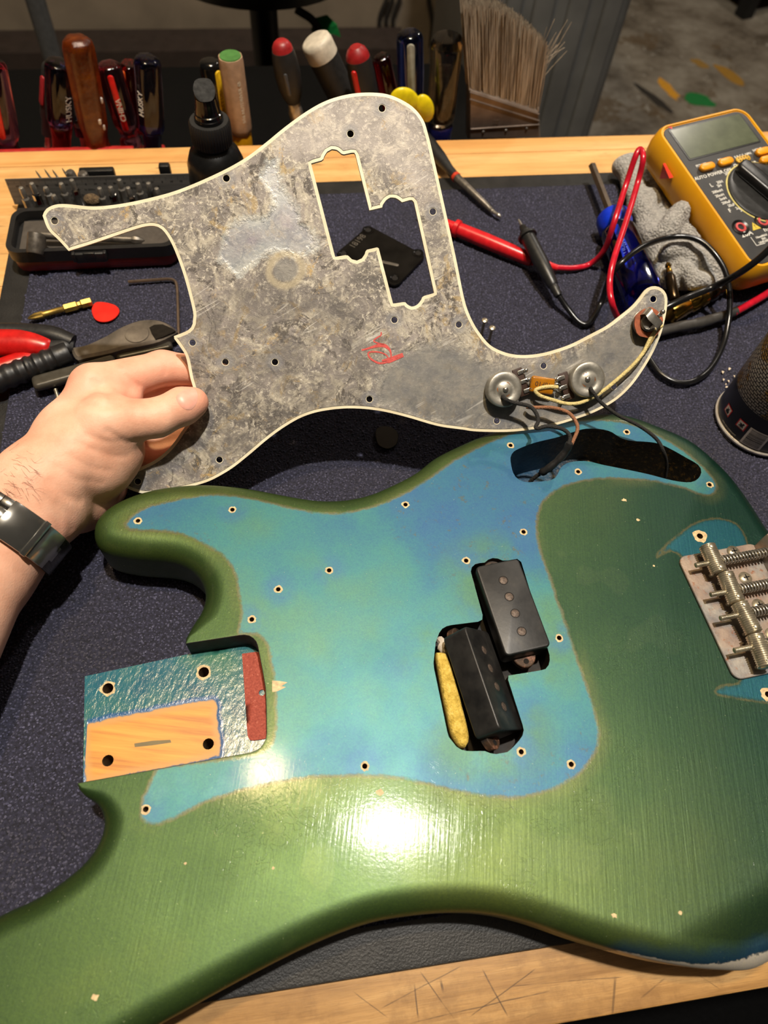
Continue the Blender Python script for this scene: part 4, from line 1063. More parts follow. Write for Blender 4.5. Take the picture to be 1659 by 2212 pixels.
# output jack
jc = gl(jack_px, 4); MJ = MG.copy(); MJ[:3, 3] = gw(jc[0], jc[1], 0)
ja = math.radians(200); MJ[:3, 0] = GX*math.cos(ja)+GY*math.sin(ja); MJ[:3, 1] = np.cross(GN, MJ[:3, 0])
M_ofib = simple('orange_fibre', (158, 84, 52), .6, var=.25, scale=200)
mb = MB(MJ); mb.lathe((0, 0, .3), (0, 0, 6), [(0, 8.4), (1.0, 8.6), (1.2, 8.2), (3.4, 8.2), (3.6, 8.9), (5.4, 8.9), (5.6, 8.5), (5.6, 5.6), (3, 5.4)], 36, caps=(True, False)); jk = mb.build('output_jack', dark_steel, guard, smooth=40)
mb = MB(MJ); mb.lathe((0, 0, 5.6), (0, 0, 7), [(0, 9.1), (1.1, 9.1), (1.15, 5.7), (.0, 5.7)], 36, caps=(False, False), flute=lambda a, s_: 1.0+(.05 if math.sin(5*a) > .6 else 0)); mb.build('fibre_washer', M_ofib, jk, smooth=40)
mb = MB(MJ); mb.lathe((0, 0, 1), (0, 0, 8), [(0, 5.5), (6.8, 5.5), (6.9, 4.3), (1.0, 4.2)], 28, caps=(True, False)); mb.build('sleeve', steel, jk, smooth=40)
mb = MB(MJ); prof = [(-2.5, -7.5, 6.9), (-2.5, -7.2, 13.5), (-1.0, -4.0, 15.2), (-1.0, 2.5, 14.6), (-1.0, 5.8, 12.0), (-1.0, 6.0, 7.0)]
prof = catmull(prof, 5); wv_ = 5.2; vv = []
for p in prof: vv += [(p[0]-wv_/2, p[1], p[2]), (p[0]+wv_/2, p[1], p[2]), (p[0]+wv_/2, p[1]+.25, p[2]-.6), (p[0]-wv_/2, p[1]+.25, p[2]-.6)]
ff = []
for i in range(len(prof)-1):
    for j in range(4): ff.append((4*i+j, 4*i+(j+1) % 4, 4*i+4+(j+1) % 4, 4*i+4+j))
ff += [(3, 2, 1, 0), tuple(4*(len(prof)-1)+j for j in range(4))]
mb.add(vv, ff); mb.build('contact_spring', steel, jk, smooth=50)
mb = MB(MJ); mb.rbox((-8.8, 2.0, 7.0), (4, 2.4, .8), .3); mb.sphere((-10.3, 2, 7.6), 1.7, 10, 6); mb.build('solder_tab', M_solder, jk, smooth=50)
# wires: pixel paths with a depth that runs from the guard to the rout
def pxdepth(pts, d, n=5):
    """pixel path with depths listed at some of its points (None = interpolate)"""
    x = [i for i, q in enumerate(d) if q is not None]; dd = np.interp(range(len(pts)), x, [d[i] for i in x])
    return catmull([atd(p, q) for p, q in zip(pts, dd)], n)
def gdep(px, h): return depth_of(onguard(px, h))
def z2(pts): return [(900+x*.4575, 700+y*.4577) for x, y in pts]
def z5(pts): return [(1030+x*.2592, 600+y*.2592) for x, y in pts]
def cloth(name, c):
    n = NT(name); n.set(color=n.ramp(n.noise(700, 4), [(.3, tuple(q*.6 for q in lin(c)[:3])), (.7, lin(c))]), rough=.85, normal=n.bump(n.voro(1500), .6, .0006)); return n.m
M_ycl, M_bcl, M_brcl = cloth('yellow_cloth', (226, 206, 140)), cloth('black_cloth', (36, 34, 32)), cloth('brown_cloth', (150, 102, 72))
yw = z5([(675,912),(600,908),(520,922),(488,945),(530,985),(620,1015),(740,1048),(850,1045),(960,1000),(1050,945),(1180,840),(1300,730),(1390,620),(1450,500),(1500,430),(1545,398)])
dd = [gdep(p, 7) for p in yw]
mb = MB(); mb.tube(pxdepth(yw, dd), 1.25, 10); mb.build('yellow_cloth_wire', M_ycl, guard, smooth=60)
yw2 = z5([(1545,398),(1490,440),(1470,500),(1420,580)]); mb = MB(); mb.tube(pxdepth(yw2, [gdep(p, 6) for p in yw2]), 1.1, 10); mb.build('tan_cloth_wire', cloth('tan_cloth', (186, 156, 96)), guard, smooth=60)
bw = z2([(405,340),(420,355),(455,370),(530,387),(563,418),(574,458),(562,485),(575,492),(620,482),(690,496),(724,530),(716,572)])
dd = [gdep(bw[0], 10.5), gdep(bw[1], 13), gdep(bw[2], 12)]+[None]*6+[None, None, depth_of(onz(bw[-1], 62))]
mb = MB(); mb.tube(pxdepth(bw, dd), 1.25, 10); mb.build('black_cloth_wire', M_bcl, guard, smooth=60)
rw = z2([(520,392),(555,394),(640,395),(710,415),(745,450),(760,495),(735,560),(722,578)])
dd = [gdep(rw[0], 5), gdep(rw[1], 8)]+[None]*5+[depth_of(onz(rw[-1], 61))]
mb = MB(); mb.tube(pxdepth(rw, dd), 1.2, 10); mb.build('brown_cloth_wire', M_brcl, guard, smooth=60)
st = z2([(722,560),(705,600),(660,650),(610,690),(590,700)]); mb = MB()
pth = pxdepth(st, [depth_of(onz(st[0], 63)), None, None, None, depth_of(onz(st[-1], 42))]); mb.tube(pth, [2.2, 2.5, 2.5, 2.6, 2.5]*4+[2.2] if len(pth) == 21 else 2.4, 12); mb.build('shrink_tube', simple('shrink_tube', (30, 29, 29), .45, bump=.2), guard, smooth=60)
tw = z2([(592,700),(560,722),(535,745)]); mb = MB(); mb.tube(pxdepth(tw, [depth_of(onz(tw[0], 42)), None, depth_of(onz(tw[-1], 32))]), 1.3, 10); mb.build('lead_wire', M_bcl, guard, smooth=60)
bw2 = z2([(820,300),(835,325),(870,370),(950,430),(1050,480),(1130,540),(1165,600),(1180,660),(1174,722)])
dd = [gdep(bw2[0], 10.5), gdep(bw2[1], 13)]+[None]*4+[depth_of(onz(bw2[6], 50)), None, depth_of(onz(bw2[-1], 22))]
mb = MB(); mb.tube(pxdepth(bw2, dd), 1.15, 10); mb.build('black_ground_wire', M_bcl, guard, smooth=60)

# ------------------------------------------------------------------ hand, forearm
# (pixel, depth, radius) joints; a smooth union of tapered limbs gives ONE continuous skin
J = {
 'elbow': ((-230, 1560), 350, 34), 'fore': ((-38, 1212), 393, 27.5), 'fore2': ((-38, 1212), 393, 27.5),
 'wr_a': ((82, 1047), 408, 21), 'wr_b': ((92, 1092), 414, 22),
 'imcp': ((203, 838), 432, 14.0), 'ipip': ((352, 795), 451, 10.6), 'idip': ((432, 800), 457, 9.6), 'itip': ((500, 822), 457, 8.6),
 'mmcp': ((212, 885), 446, 14.5), 'mpip': ((345, 862), 464, 10.4), 'mdip': ((430, 868), 465, 9.6), 'mtip': ((495, 880), 463, 8.8),
 'rmcp': ((226, 935), 458, 14.0), 'rpip': ((345, 938), 471, 9.8), 'rdip': ((425, 925), 470, 9.2), 'rtip': ((480, 918), 467, 8.4),
 'pmcp': ((228, 985), 463, 12), 'ppip': ((335, 985), 470, 8.8), 'pdip': ((395, 975), 469, 8.2), 'ptip': ((440, 965), 467, 7.6),
 'tcmc': ((150, 990), 414, 18.5), 'tmcp': ((232, 914), 416, 15.0), 'tip_j': ((338, 903), 423, 11.4), 'ttip': ((396, 877), 427, 11.2), 'ttip2': ((418, 869), 429, 9.0),
 'palm_i': ((160, 945), 424, 19), 'palm_m': ((160, 985), 438, 22), 'heel': ((166, 1066), 440, 21), 'heel2': ((226, 1052), 459, 12),
 'then': ((205, 990), 428, 22), 'then2': ((248, 968), 430, 16), 'web': ((235, 862), 432, 11.5), 'web2': ((282, 856), 438, 7.5),
}
JP = {k: atd(v[0], v[1]) for k, v in J.items()}; JR = {k: v[2] for k, v in J.items()}
LIMBS = [('elbow','fore',12),('fore','wr_a',10),('fore2','wr_b',10),('wr_a','palm_i',11),('wr_b','heel',10),('wr_a','palm_m',10),('wr_b','palm_m',10),
 ('palm_i','imcp',9),('palm_i','mmcp',8),('palm_m','mmcp',8),('palm_m','rmcp',8),('heel','pmcp',8),('heel','heel2',8),('heel2','pmcp',8),('palm_m','heel',8),
 ('wr_a','tcmc',9),('tcmc','tmcp',8),('tcmc','then',9),('then','tmcp',7),('then','then2',7),('then2','tmcp',6),('palm_i','then',8),
 ('imcp','web',3.5),('web','web2',2.5),('tmcp','web',2.5),
 ('imcp','ipip',3),('ipip','idip',4),('idip','itip',3),('mmcp','mpip',3),('mpip','mdip',3),('mdip','mtip',3),('rmcp','rpip',3),('rpip','rdip',3),('rdip','rtip',3),('pmcp','ppip',3),('ppip','pdip',3),('pdip','ptip',3),
 ('tmcp','tip_j',5),('tip_j','ttip',3),('ttip','ttip2',3)]
def rcone(P, a, b, ra, rb):
    ab = b-a; L = np.linalg.norm(ab); t = np.clip(((P-a)@ab)/(L*L), 0, 1)
    return np.linalg.norm(P-a-t[..., None]*ab, axis=-1)-(ra+(rb-ra)*t)
def smin(a, b, k):
    h = np.clip(.5+.5*(b-a)/k, 0, 1); return b+(a-b)*h-k*h*(1-h)
CREASES = []
def hand_sdf(P, creases=True):
    P = np.asarray(P, float); d = None
    for a, b, k in LIMBS:
        q = rcone(P, JP[a], JP[b], JR[a], JR[b]); d = q if d is None else smin(d, q, k)
    if creases:
        for (pl, amp, wd) in CREASES:
            best = None
            for i in range(len(pl)-1):
                q = rcone(P, pl[i], pl[i+1], 0, 0); best = q if best is None else np.minimum(best, q)
            d = d+amp*np.exp(-(best/wd)**2)
    return d
def march(px, d0=360.0, d1=500.0, creases=False):
    r = ray(px); t = d0
    for _ in range(80):
        s_ = float(hand_sdf((CAM+r*t)[None], creases)[0])
        if s_ < .02: break
        t += s_/np.linalg.norm(r)*.9
        if t > d1: return None
    return CAM+r*t
def zz1(pts): return [(x*.2893, 700+y*.2893) for x, y in pts]
for pts, amp, wd in (
    ([(960,405),(880,350),(820,300)], .7, 1.5), ([(985,425),(1040,465)], .8, 1.3),
    ([(700,420),(760,480),(830,550),(890,592)], 1.0, 2.2), ([(620,605),(740,618),(880,605)], 1.1, 2.6),
    ([(800,800),(880,850),(960,885),(1015,872)], .9, 1.8), ([(640,830),(760,870),(900,885)], .5, 1.5), ([(540,880),(700,940),(860,990),(960,985)], .5, 1.6), ([(520,990),(640,1060),(820,1100)], .45, 1.6),
    ([(420,1060),(560,1160),(760,1190)], .4, 1.8), ([(380,1180),(480,1280),(600,1325)], .8, 2.6),
    ([(1195,600),(1225,650),(1215,710)], .45, 1.1), ([(1235,590),(1262,650),(1250,715)], .45, 1.0), ([(1165,620),(1185,680)], .35, 1.0),
    ([(1215,250),(1240,310),(1235,370)], .5, 1.2), ([(1245,240),(1275,300)], .3, 1.0),
    ([(860,480),(960,540),(1010,580)], .4, 1.4), ([(830,510),(900,570)], .35, 1.2),
    ([(350,1290),(430,1420),(440,1560)], .5, 2.5), ([(440,1340),(520,1430),(540,1530)], .5, 2.2)):
    pp = [march(p) for p in zz1(pts)]; pp = [p for p in pp if p is not None]
    if len(pp) > 1: CREASES.append((pp, amp, wd))
def sparse_field(fn, coarse, xs, ys_, zs, q=4):
    """sample fn only near its zero level (found on a coarse grid)"""
    c = [a[::q] for a in (xs, ys_, zs)]; G = np.stack(np.meshgrid(*c, indexing='ij'), -1); D0 = coarse(G)
    h = (xs[1]-xs[0])*q; ix = [np.minimum((np.arange(len(a))+q//2)//q, len(b)-1) for a, b in zip((xs, ys_, zs), c)]
    D = D0[np.ix_(*ix)].astype(np.float32); m = np.abs(D) < h*1.3+2.5
    I = np.argwhere(m); P = np.stack([xs[I[:, 0]], ys_[I[:, 1]], zs[I[:, 2]]], -1); D[m] = fn(P); return D
allp = np.array([JP[k] for k in JP]); pad = 40
lo = allp.min(0)-pad; hi = allp.max(0)+pad
lo[0] = max(lo[0], -320); lo[1] = max(lo[1], 60)
hs_ = 1.45
xs = np.arange(lo[0], hi[0], hs_); ys_ = np.arange(lo[1], hi[1], hs_); zs = np.arange(lo[2], hi[2], hs_)
FD = sparse_field(hand_sdf, lambda P: hand_sdf(P, False), xs, ys_, zs)
def surface_nets(D, lo, h):
    s_ = D < 0; nx, ny, nz = D.shape
    c = [s_[i:nx-1+i, j:ny-1+j, k:nz-1+k] for i in (0, 1) for j in (0, 1) for k in (0, 1)]
    cnt = sum(q.astype(np.int8) for q in c); act = (cnt > 0) & (cnt < 8)
    idx = -np.ones(act.shape, np.int64); ijk = np.argwhere(act); idx[act] = np.arange(len(ijk))
    acc = np.zeros((len(ijk), 3)); num = np.zeros(len(ijk))
    I, Jn, K = ijk.T
    corners = [(i, j, k) for i in (0, 1) for j in (0, 1) for k in (0, 1)]
    for a in range(8):
        for b in range(a+1, 8):
            ca, cb = np.array(corners[a]), np.array(corners[b])
            if abs(ca-cb).sum() != 1: continue
            da = D[I+ca[0], Jn+ca[1], K+ca[2]]; db = D[I+cb[0], Jn+cb[1], K+cb[2]]
            m = (da < 0) != (db < 0); t = np.where(m, da/(da-db+1e-12), 0)
            acc += np.where(m[:, None], ca+(cb-ca)*t[:, None], 0); num += m
    V = lo+(ijk+acc/num[:, None])*h; F = []
    for axis in range(3):
        u, w = [q for q in range(3) if q != axis]
        sl0 = [slice(None)]*3; sl1 = [slice(None)]*3; sl0[axis] = slice(0, -1); sl1[axis] = slice(1, None)
        ch = s_[tuple(sl0)] != s_[tuple(sl1)]
        E = np.argwhere(ch); ok = (E[:, u] > 0) & (E[:, w] > 0) & (E[:, u] < D.shape[u]-1) & (E[:, w] < D.shape[w]-1); E = E[ok]
        q = []
        for (du, dw) in ((0, 0), (-1, 0), (-1, -1), (0, -1)):
            e = E.copy(); e[:, u] += du; e[:, w] += dw; q.append(idx[e[:, 0], e[:, 1], e[:, 2]])
        q = np.stack(q, 1); q = q[(q >= 0).all(1)]
        F.append(q)
    return V, np.vstack(F)
HV, HF = surface_nets(FD, lo, hs_)
n = NT('skin')
skin = n.ramp(n.noise(38, 5, .6), [(.3, lin((214, 156, 128))), (.5, lin((230, 176, 148))), (.72, lin((238, 190, 164)))])
red = n.step(n.noise(24, 3), .55, .75); skin = n.mix(n.math('MULTIPLY', red, .45), skin, lin((224, 146, 124)))
tipd = n.attr('tip_d'); skin = n.mix(n.math('MULTIPLY', n.step(tipd, 6, 24, True), .4), skin, lin((228, 140, 118)))
fine = n.noise(520, 4, .7)
n.set(color=skin, rough=.56, sss=.12, normal=n.bump(n.math('ADD', fine, n.math('MULTIPLY', n.voro(900), .6)), .16, .0006))
n.b.inputs['Subsurface Radius'].default_value = (.004, .0016, .001); M_skin = n.m
tp = np.min(np.stack([np.linalg.norm(HV-JP[k], axis=1) for k in ('ttip2', 'idip', 'mdip', 'ipip', 'web2')]), 0)
person = thing('person', 'bare left hand and forearm gripping the pickguard between thumb and fingers', 'person', HV.mean(0))
mb = MB(); mb.add(HV, HF.tolist()); mb.build('hand', M_skin, person, smooth=180, attrs={'tip_d': tp}, weld=True)
# thumb nail
npx = catmull([(380,858),(389,847),(403,841),(418,838),(426,848),(427,862),(423,874),(414,884),(402,885),(391,878),(384,869)], 3, True)
NP2 = resample(npx, 3.0); mnp, mxp = NP2.min(0), NP2.max(0)
gx, gy = np.meshgrid(np.arange(mnp[0], mxp[0], 3.5), np.arange(mnp[1], mxp[1], 3.5)); E4 = np.stack([gx.ravel(), gy.ravel()], 1)
E4 = E4[inpoly(E4, NP2) & (dist2(E4, NP2) > 1.5)]
P_, F_ = cdt([NP2], E4, NP2, [])
P3n = np.array([q if q is not None else atd(p, 425) for p, q in ((p, march(p)) for p in P_)]); e_d = np.clip(dist2(P_, NP2)/8, 0, 1)
tocam = (CAM-P3n); tocam /= np.linalg.norm(tocam, axis=1)[:, None]
mb = MB(); mb.add(P3n+tocam*(.05+.3*np.sqrt(e_d))[:, None], F_.tolist())
n = NT('thumb_nail'); n.set(color=n.ramp(n.noise(90, 3), [(.3, lin((226, 150, 130))), (.7, lin((238, 178, 160)))]), rough=.42); mb.build('thumb_nail', n.m, person, smooth=180)
# fine dark hairs near the wrist
rr = random.Random(5); mb = MB(); cnt = 0
for _ in range(70):
    px = (rr.uniform(0, 75), rr.uniform(955, 1075)); p = march(px)
    if p is None: continue
    a = rr.gauss(-.5, .5); d = RGT*math.cos(a)+UPV*math.sin(a); L_ = rr.uniform(3, 7); tc = (CAM-p)/np.linalg.norm(CAM-p)
    pts = [p, p+d*L_*.5+tc*.9+UPV*rr.uniform(-.6, .6), p+d*L_+tc*.7]
    mb.tube(catmull(pts, 3), 0.045, 4, caps=False)
hair = mb.build('arm_hair', simple('dark_hair', (62, 40, 26), .6), person, smooth=60, weld=False); hair['kind'] = 'stuff'

# ------------------------------------------------------------------ watch bracelet
WA = atd((84, 1070), 411); WB = atd((-38, 1212), 393)
wax = (WB-WA)/np.linalg.norm(WB-WA); WC = WA+(WB-WA)*.52
we1 = CAM-WC; we1 -= wax*np.dot(we1, wax); we1 /= np.linalg.norm(we1); we2 = np.cross(wax, we1)
if np.dot(we2, RGT) < 0: we2 = -we2
def wr(a, s_):                                   # distance from the axis to the skin
    d = we1*math.cos(a)+we2*math.sin(a); o = WC+wax*s_; r = 8.0
    for _ in range(50):
        q = -float(hand_sdf((o+d*r)[None], False)[0])
        r += q*.9
        if abs(q) < .03: break
    return r
WR = {}
angs = np.radians(np.arange(0, 360, 10))
base = np.array([max(wr(a, s_) for s_ in (-9, 0, 9)) for a in angs])
base = np.minimum(base, 36)
bs = base.copy()
for _ in range(4): bs = np.maximum(bs, (np.roll(bs, 1)+np.roll(bs, -1))/2)
def wrad(a): return float(np.interp(a % (2*math.pi), np.r_[angs, 2*math.pi], np.r_[bs, bs[0]]))
def wpt(a, s_, o): return WC+wax*s_+(we1*math.cos(a)+we2*math.sin(a))*(wrad(a)+o)
def plate(name, a0, a1, s0, s1, o0, o1, mat, parent, k=None, dome=0.0):
    k = k or max(2, int(abs(a1-a0)/math.radians(4))+1); vv = []; ff = []; e = .35
    prof = [(s0+e, o0), (s0, o0+e), (s0, o1-e), (s0+e, o1), ((s0+s1)/2, o1+dome), (s1-e, o1), (s1, o1-e), (s1, o0+e), (s1-e, o0)]; m_ = len(prof)
    for i in range(k+1):
        a = a0+(a1-a0)*i/k; dr = -.3 if i in (0, k) else 0
        vv += [wpt(a, s_, o+(dr if o > (o0+o1)/2 else 0)) for s_, o in prof]
    for i in range(k):
        for j in range(m_): ff.append((i*m_+j, i*m_+(j+1) % m_, (i+1)*m_+(j+1) % m_, (i+1)*m_+j))
    ff += [tuple(range(m_))[::-1], tuple(k*m_+j for j in range(m_))]
    mb = MB(); mb.add(vv, ff); return mb.build(name, mat, parent, smooth=50)
n = NT('polished_steel'); n.set(color=n.ramp(n.noise(50, 3), [(.3, lin((150, 148, 142))), (.7, lin((186, 184, 178)))]), metal=.92, rough=.2); M_pol = n.m
n = NT('brushed_steel'); n.set(color=n.ramp(n.noise(1, 4, .6, n.map(scale=(900, 900, 60))), [(.3, lin((92, 90, 86))), (.7, lin((124, 121, 116)))]), metal=1.0, rough=.34); M_bru = n.m
watch = thing('wristwatch', 'steel bracelet watch seen from its clasp side on the wrist', 'watch', WC)
D_ = math.radians
da = D_(11.5)
a = D_(-20)
plate('clasp_cover', D_(-12), D_(20), -10.5, 10.5, 1.6, 4.6, M_pol, watch, dome=.5)
plate('clasp_bar', D_(19.5), D_(25), -11.0, 11.0, 1.8, 5.6, M_pol, watch)
sc_ = plate('safety_catch', D_(25.5), D_(50), -10.2, 10.2, 1.6, 4.2, M_pol, watch, dome=.4)
plate('thumb_tab', D_(50), D_(56), -4.5, 4.5, 1.6, 4.0, M_pol, sc_)
plate('clasp_blade', D_(51), D_(118), -10.2, 10.2, .9, 2.9, M_bru, watch)
k = 0; a = D_(119)
while a < D_(360-13)-da*.5:
    lk = None
    for (s0, s1, mt) in ((-10.2, -4.2, M_bru), (-4.0, 4.0, M_pol), (4.2, 10.2, M_bru)):
        plate('bracelet_link', a+D_(.4), a+da-D_(.4), s0, s1, .6, 3.4, mt, watch, k=3, dome=.4)
    a += da

# ------------------------------------------------------------------ tools standing behind the bench
YB = 684.0
def camdir(p):
    d = CAM-np.asarray(p); return d/np.linalg.norm(d)
M_red_r = simple('red_tool_rail', (168, 34, 30), .45)
m = MB(zframe((0, 0, 0), BA)); m.rbox((-320, 697, -62), (420, 70, 30), 3, seg=2); m.rbox((-330, 666, -27.5), (400, 6, 38), 1.5, seg=2)
tag(m.build('tool_rail', M_red_r), 'red plastic tool rail behind the left end of the bench', 'tool rail')
m = MB(zframe((0, 0, 0), BA)); m.rbox((210, 692, -66), (620, 56, 34), 3, seg=2)
tag(m.build('tool_rail', simple('black_tool_rail', (20, 20, 20), .6)), 'black tool rail behind the bench under the paintbrush', 'tool rail')
RAILZ = -25.5
def hbase(x, yb=YB):
    """foot of a handle: the point of the rail top that shows at pixel column x"""
    y = 320-.034*x
    for _ in range(6):
        p = onback((x, y), yb); y += (p[2]-RAILZ)*2.1
    return onback((x, y), yb)
class Tool:
    def __init__(self, label, base_x, top_px, wpx, name='screwdriver', cat='screwdriver', yb=YB):
        self.p0 = hbase(base_x, yb); self.p1 = onback(top_px, yb); self.L = float(np.linalg.norm(self.p1-self.p0))
        self.u = (self.p1-self.p0)/self.L
        self.r = wpx/2/(FPX/depth_of((self.p0+self.p1)/2)); self.t = thing(name, label, cat, self.p0)
        mb = MB(); mb.cyl(self.p0-self.u*20, self.p0+self.u*3, self.r*.32, seg=12); mb.build('shaft', steel, self.t)
        c = camdir((self.p0+self.p1)/2); c = c-self.u*np.dot(c, self.u); self.n = c/np.linalg.norm(c); self.s = np.cross(self.u, self.n)
        if np.dot(self.s, RGT) < 0: self.s = -self.s
    def lathe(self, nm, prof, mat, flute=0, fa=.05, seg=36, parent=None, a0=None, caps=(True, True)):
        """prof: (fraction of the length, radius factor)"""
        fl = None if not flute else (lambda a, s_: 1+fa*(abs(math.cos(flute*a/2))*2-1))
        mb = MB(); mb.lathe(self.p0, self.p1, [(f*self.L, r*self.r) for f, r in prof], seg, flute=fl, caps=caps)
        return mb.build(nm, mat, parent or self.t, smooth=40)
    def stripe(self, nm, f0, f1, side, wd, mat, out=1.0, parent=None):
        """raised inlay along the handle: side angle in radians (0 faces the camera)"""
        o = self.n*math.cos(side)+self.s*math.sin(side); tt = -self.n*math.sin(side)+self.s*math.cos(side)
        M = frame((self.p0+self.u*self.L*(f0+f1)/2)+o*self.r*out, self.u, z=o)
        L = (f1-f0)*self.L; mb = MB(M); mb.rbox((0, 0, 0), (L, wd*self.r, self.r*.22), self.r*.09, seg=2, rz=wd*self.r*.48)
        return mb.build(nm, mat, parent or self.t, smooth=40)
    def text(self, s, f, side, size, mat, out=1.04, down=False):
        o = self.n*math.cos(side)+self.s*math.sin(side)
        M = frame(self.p0+self.u*self.L*f+o*self.r*out, -self.u if down else self.u, z=o)
        return text('lettering', s, M, size*self.r, mat, self.t, depth=.12)
RND = [(.93, .98), (.965, .9), (.985, .72), (1.0, .3)]
C_navy, C_pur, C_red, C_smoke, C_blue = clear('clear_dark_navy', (70, 76, 120)), clear('clear_purple', (170, 110, 140)), clear('clear_red', (200, 36, 44)), clear('clear_smoke', (120, 108, 92)), clear('clear_blue', (70, 90, 190))
P_red, P_org, P_navy = simple('red_inlay', (200, 20, 18), .35), simple('orange_inlay', (214, 84, 16), .35), simple('navy_plastic', (18, 24, 84), .25)
P_maroon = simple('maroon_plastic', (110, 20, 18), .22)
# far left: clear red-violet handle with a red inlay
t = Tool('clear violet screwdriver handle with red inlay at the far left of the rail', 22, (-22, 128), 56)
t.lathe('handle', [(0, .8), (.05, .95), (.1, .7), (.16, .72), (.2, .85), (.26, 1)]+[(.6, 1)]+RND, C_pur, 6)
t.stripe('inlay', .27, .9, -.25, .5, P_red)
for k in range(4): t.lathe('collar_ring', [(.10+k*.025, .72), (.11+k*.025, .82), (.12+k*.025, .72)], C_pur)
t = Tool('black and red rubber grip handle leaning behind the clear one with maroon collar', 104, (112, 138), 40, yb=YB+34)
t.lathe('handle', [(0, .7), (.2, .75), (.3, .95), (.6, 1.0), (.8, .95)]+RND, black_rubber); t.stripe('inlay', .45, .85, -.9, .7, simple('dull_red', (150, 34, 40), .4))
t = Tool('clear dark screwdriver handle with white lettering and maroon collar', 133, (127, 131), 56, yb=694)
t.lathe('collar', [(0, .70), (.14, .74), (.27, .86), (.29, .82)], P_maroon)
t.lathe('handle', [(.29, .8), (.33, .96), (.36, 1)]+[(.6, 1)]+RND, C_navy, 6); t.text('HUSKY', .56, .62, .66, white_print)
t = Tool('short clear handle with navy tip between the maroon collar and the amber handle', 176, (168, 246), 34, yb=716)
t.lathe('collar', [(0, .8), (.5, .85)], P_navy); t.lathe('handle', [(.5, .9), (.6, 1), (.9, 1), (1, .5)], C_smoke, 6)
t = Tool('tall worn amber acetate screwdriver handle with a flared foot', 216, (165, 79), 60, yb=675)
n = NT('amber_acetate'); n.set(color=n.ramp(n.noise(70, 5, .7, dist=.6), [(.3, lin((70, 26, 4))), (.5, lin((150, 66, 10))), (.7, lin((206, 112, 20)))]), rough=.2, trans=.8, normal=n.bump(n.noise(160, 5, .7), .7, .0015)); M_amber = n.m
t.lathe('handle', [(0, 1.1), (.06, 1.08), (.12, .9), (.18, .82), (.24, .86), (.32, .98), (.5, 1.0), (.8, 1.02), (.9, 1.0)]+RND, M_amber, 6, .06)
for k, (f, sd) in enumerate(((.40, .5), (.34, .75), (.55, 1.05))):
    t.stripe('dried_glue', f-.03, f+.02, sd, .22, simple('dried_white_glue', (206, 196, 184), .6, bump=.5), .98)
t = Tool('clear violet screwdriver handle with red inlay lettered in white', 284, (232, 135), 50, yb=700)
t.lathe('handle', [(0, .95), (.06, .9), (.1, .7), (.2, .75), (.26, .95), (.3, 1)]+[(.6, 1)]+RND, C_pur, 6); t.stripe('inlay', .24, .93, -.12, .5, P_red); t.text('CHINA', .52, -.05, .62, cream_print, 1.16)
t = Tool('clear red screwdriver handle with orange inlay leaning behind the violet one', 296, (281, 136), 46, yb=721)
t.lathe('handle', [(0, .8), (.1, .75), (.2, .9), (.3, 1), (.6, 1), (.93, 1), (.97, .92), (1, .7)], C_red, 6); t.stripe('inlay', .4, .95, -.8, .55, P_org)
t = Tool('clear dark screwdriver handle with white lettering and navy collar', 331, (317, 121), 54, yb=682)
t.lathe('collar', [(0, .72), (.15, .74), (.26, .78), (.28, .74)], P_navy); t.lathe('handle', [(.27, 1), (.29, 1.02)]+[(.6, 1)]+RND, C_navy, 6); t.text('HUSKY', .58, -.72, .62, white_print)
t = Tool('black handle with a bright yellow lettered stripe behind the spray bottle', 478, (452, 128), 46, yb=704)
t.lathe('handle', [(0, .7), (.2, .72), (.28, .98), (.6, 1)]+RND, simple('glossy_black', (14, 14, 14), .12)); st_ = t.stripe('inlay', .2, .92, .62, .62, simple('yellow_inlay', (226, 182, 30), .4)); t.text('STANLEY USA', .5, .55, .5, simple('dark_gold_print', (150, 110, 20), .5), 1.17)
t = Tool('beige fluted nut driver handle with green cap and yellow collar', 526, (497, 119), 50, 'nut_driver', 'nut driver')
P_bei = simple('beige_plastic', (168, 138, 112), .4)
t.lathe('collar', [(0, .88), (.18, .9), (.2, .84)], simple('yellow_collar', (206, 144, 12), .35)); t.lathe('handle', [(.2, .8), (.23, .97), (.27, 1), (.6, 1), (.95, 1), (.99, .95)], P_bei, 8, .03)
t.lathe('end_cap', [(.985, .9), (1.0, .86)], simple('green_cap', (70, 120, 58), .4)); t.text('5/16 NUTDRIVER 4B', .58, .42, .40, cream_print, 1.03)
t = Tool('black rubber plier grip with red tip standing beside the black post', 655, (606, 87), 52, 'pliers', 'pliers')
t.lathe('grip', [(.45, .5), (.52, .8), (.6, .98), (.72, 1.06), (.85, .98), (.92, .86)], black_rubber); t.lathe('grip_tip', [(.91, .84), (.95, .78), (.98, .62), (1, .4)], simple('red_tip', (150, 26, 28), .45))
t.lathe('jaw', [(.0, .3), (.2, .55), (.35, .62), (.46, .52), (.55, .3)], steel); t.stripe('shield_mark', .58, .78, -.2, .3, simple('grey_mark', (70, 70, 72), .4), 1.0)
t = Tool('thick handle wrapped in black tape with a white end', 775, (680, 84), 64, yb=712)
t.lathe('handle', [(.0, .8), (.3, .9), (.55, .98), (.84, 1)], simple('black_tape', (30, 29, 28), .6, bump=.5, bscale=90)); t.lathe('end_band', [(.83, 1.02), (.95, 1.02), (.985, .95), (1, .8)], simple('dirty_white', (196, 186, 168), .5))
t = Tool('black rubber screwdriver handle with red top and red inlay', 812, (768, 100), 56)
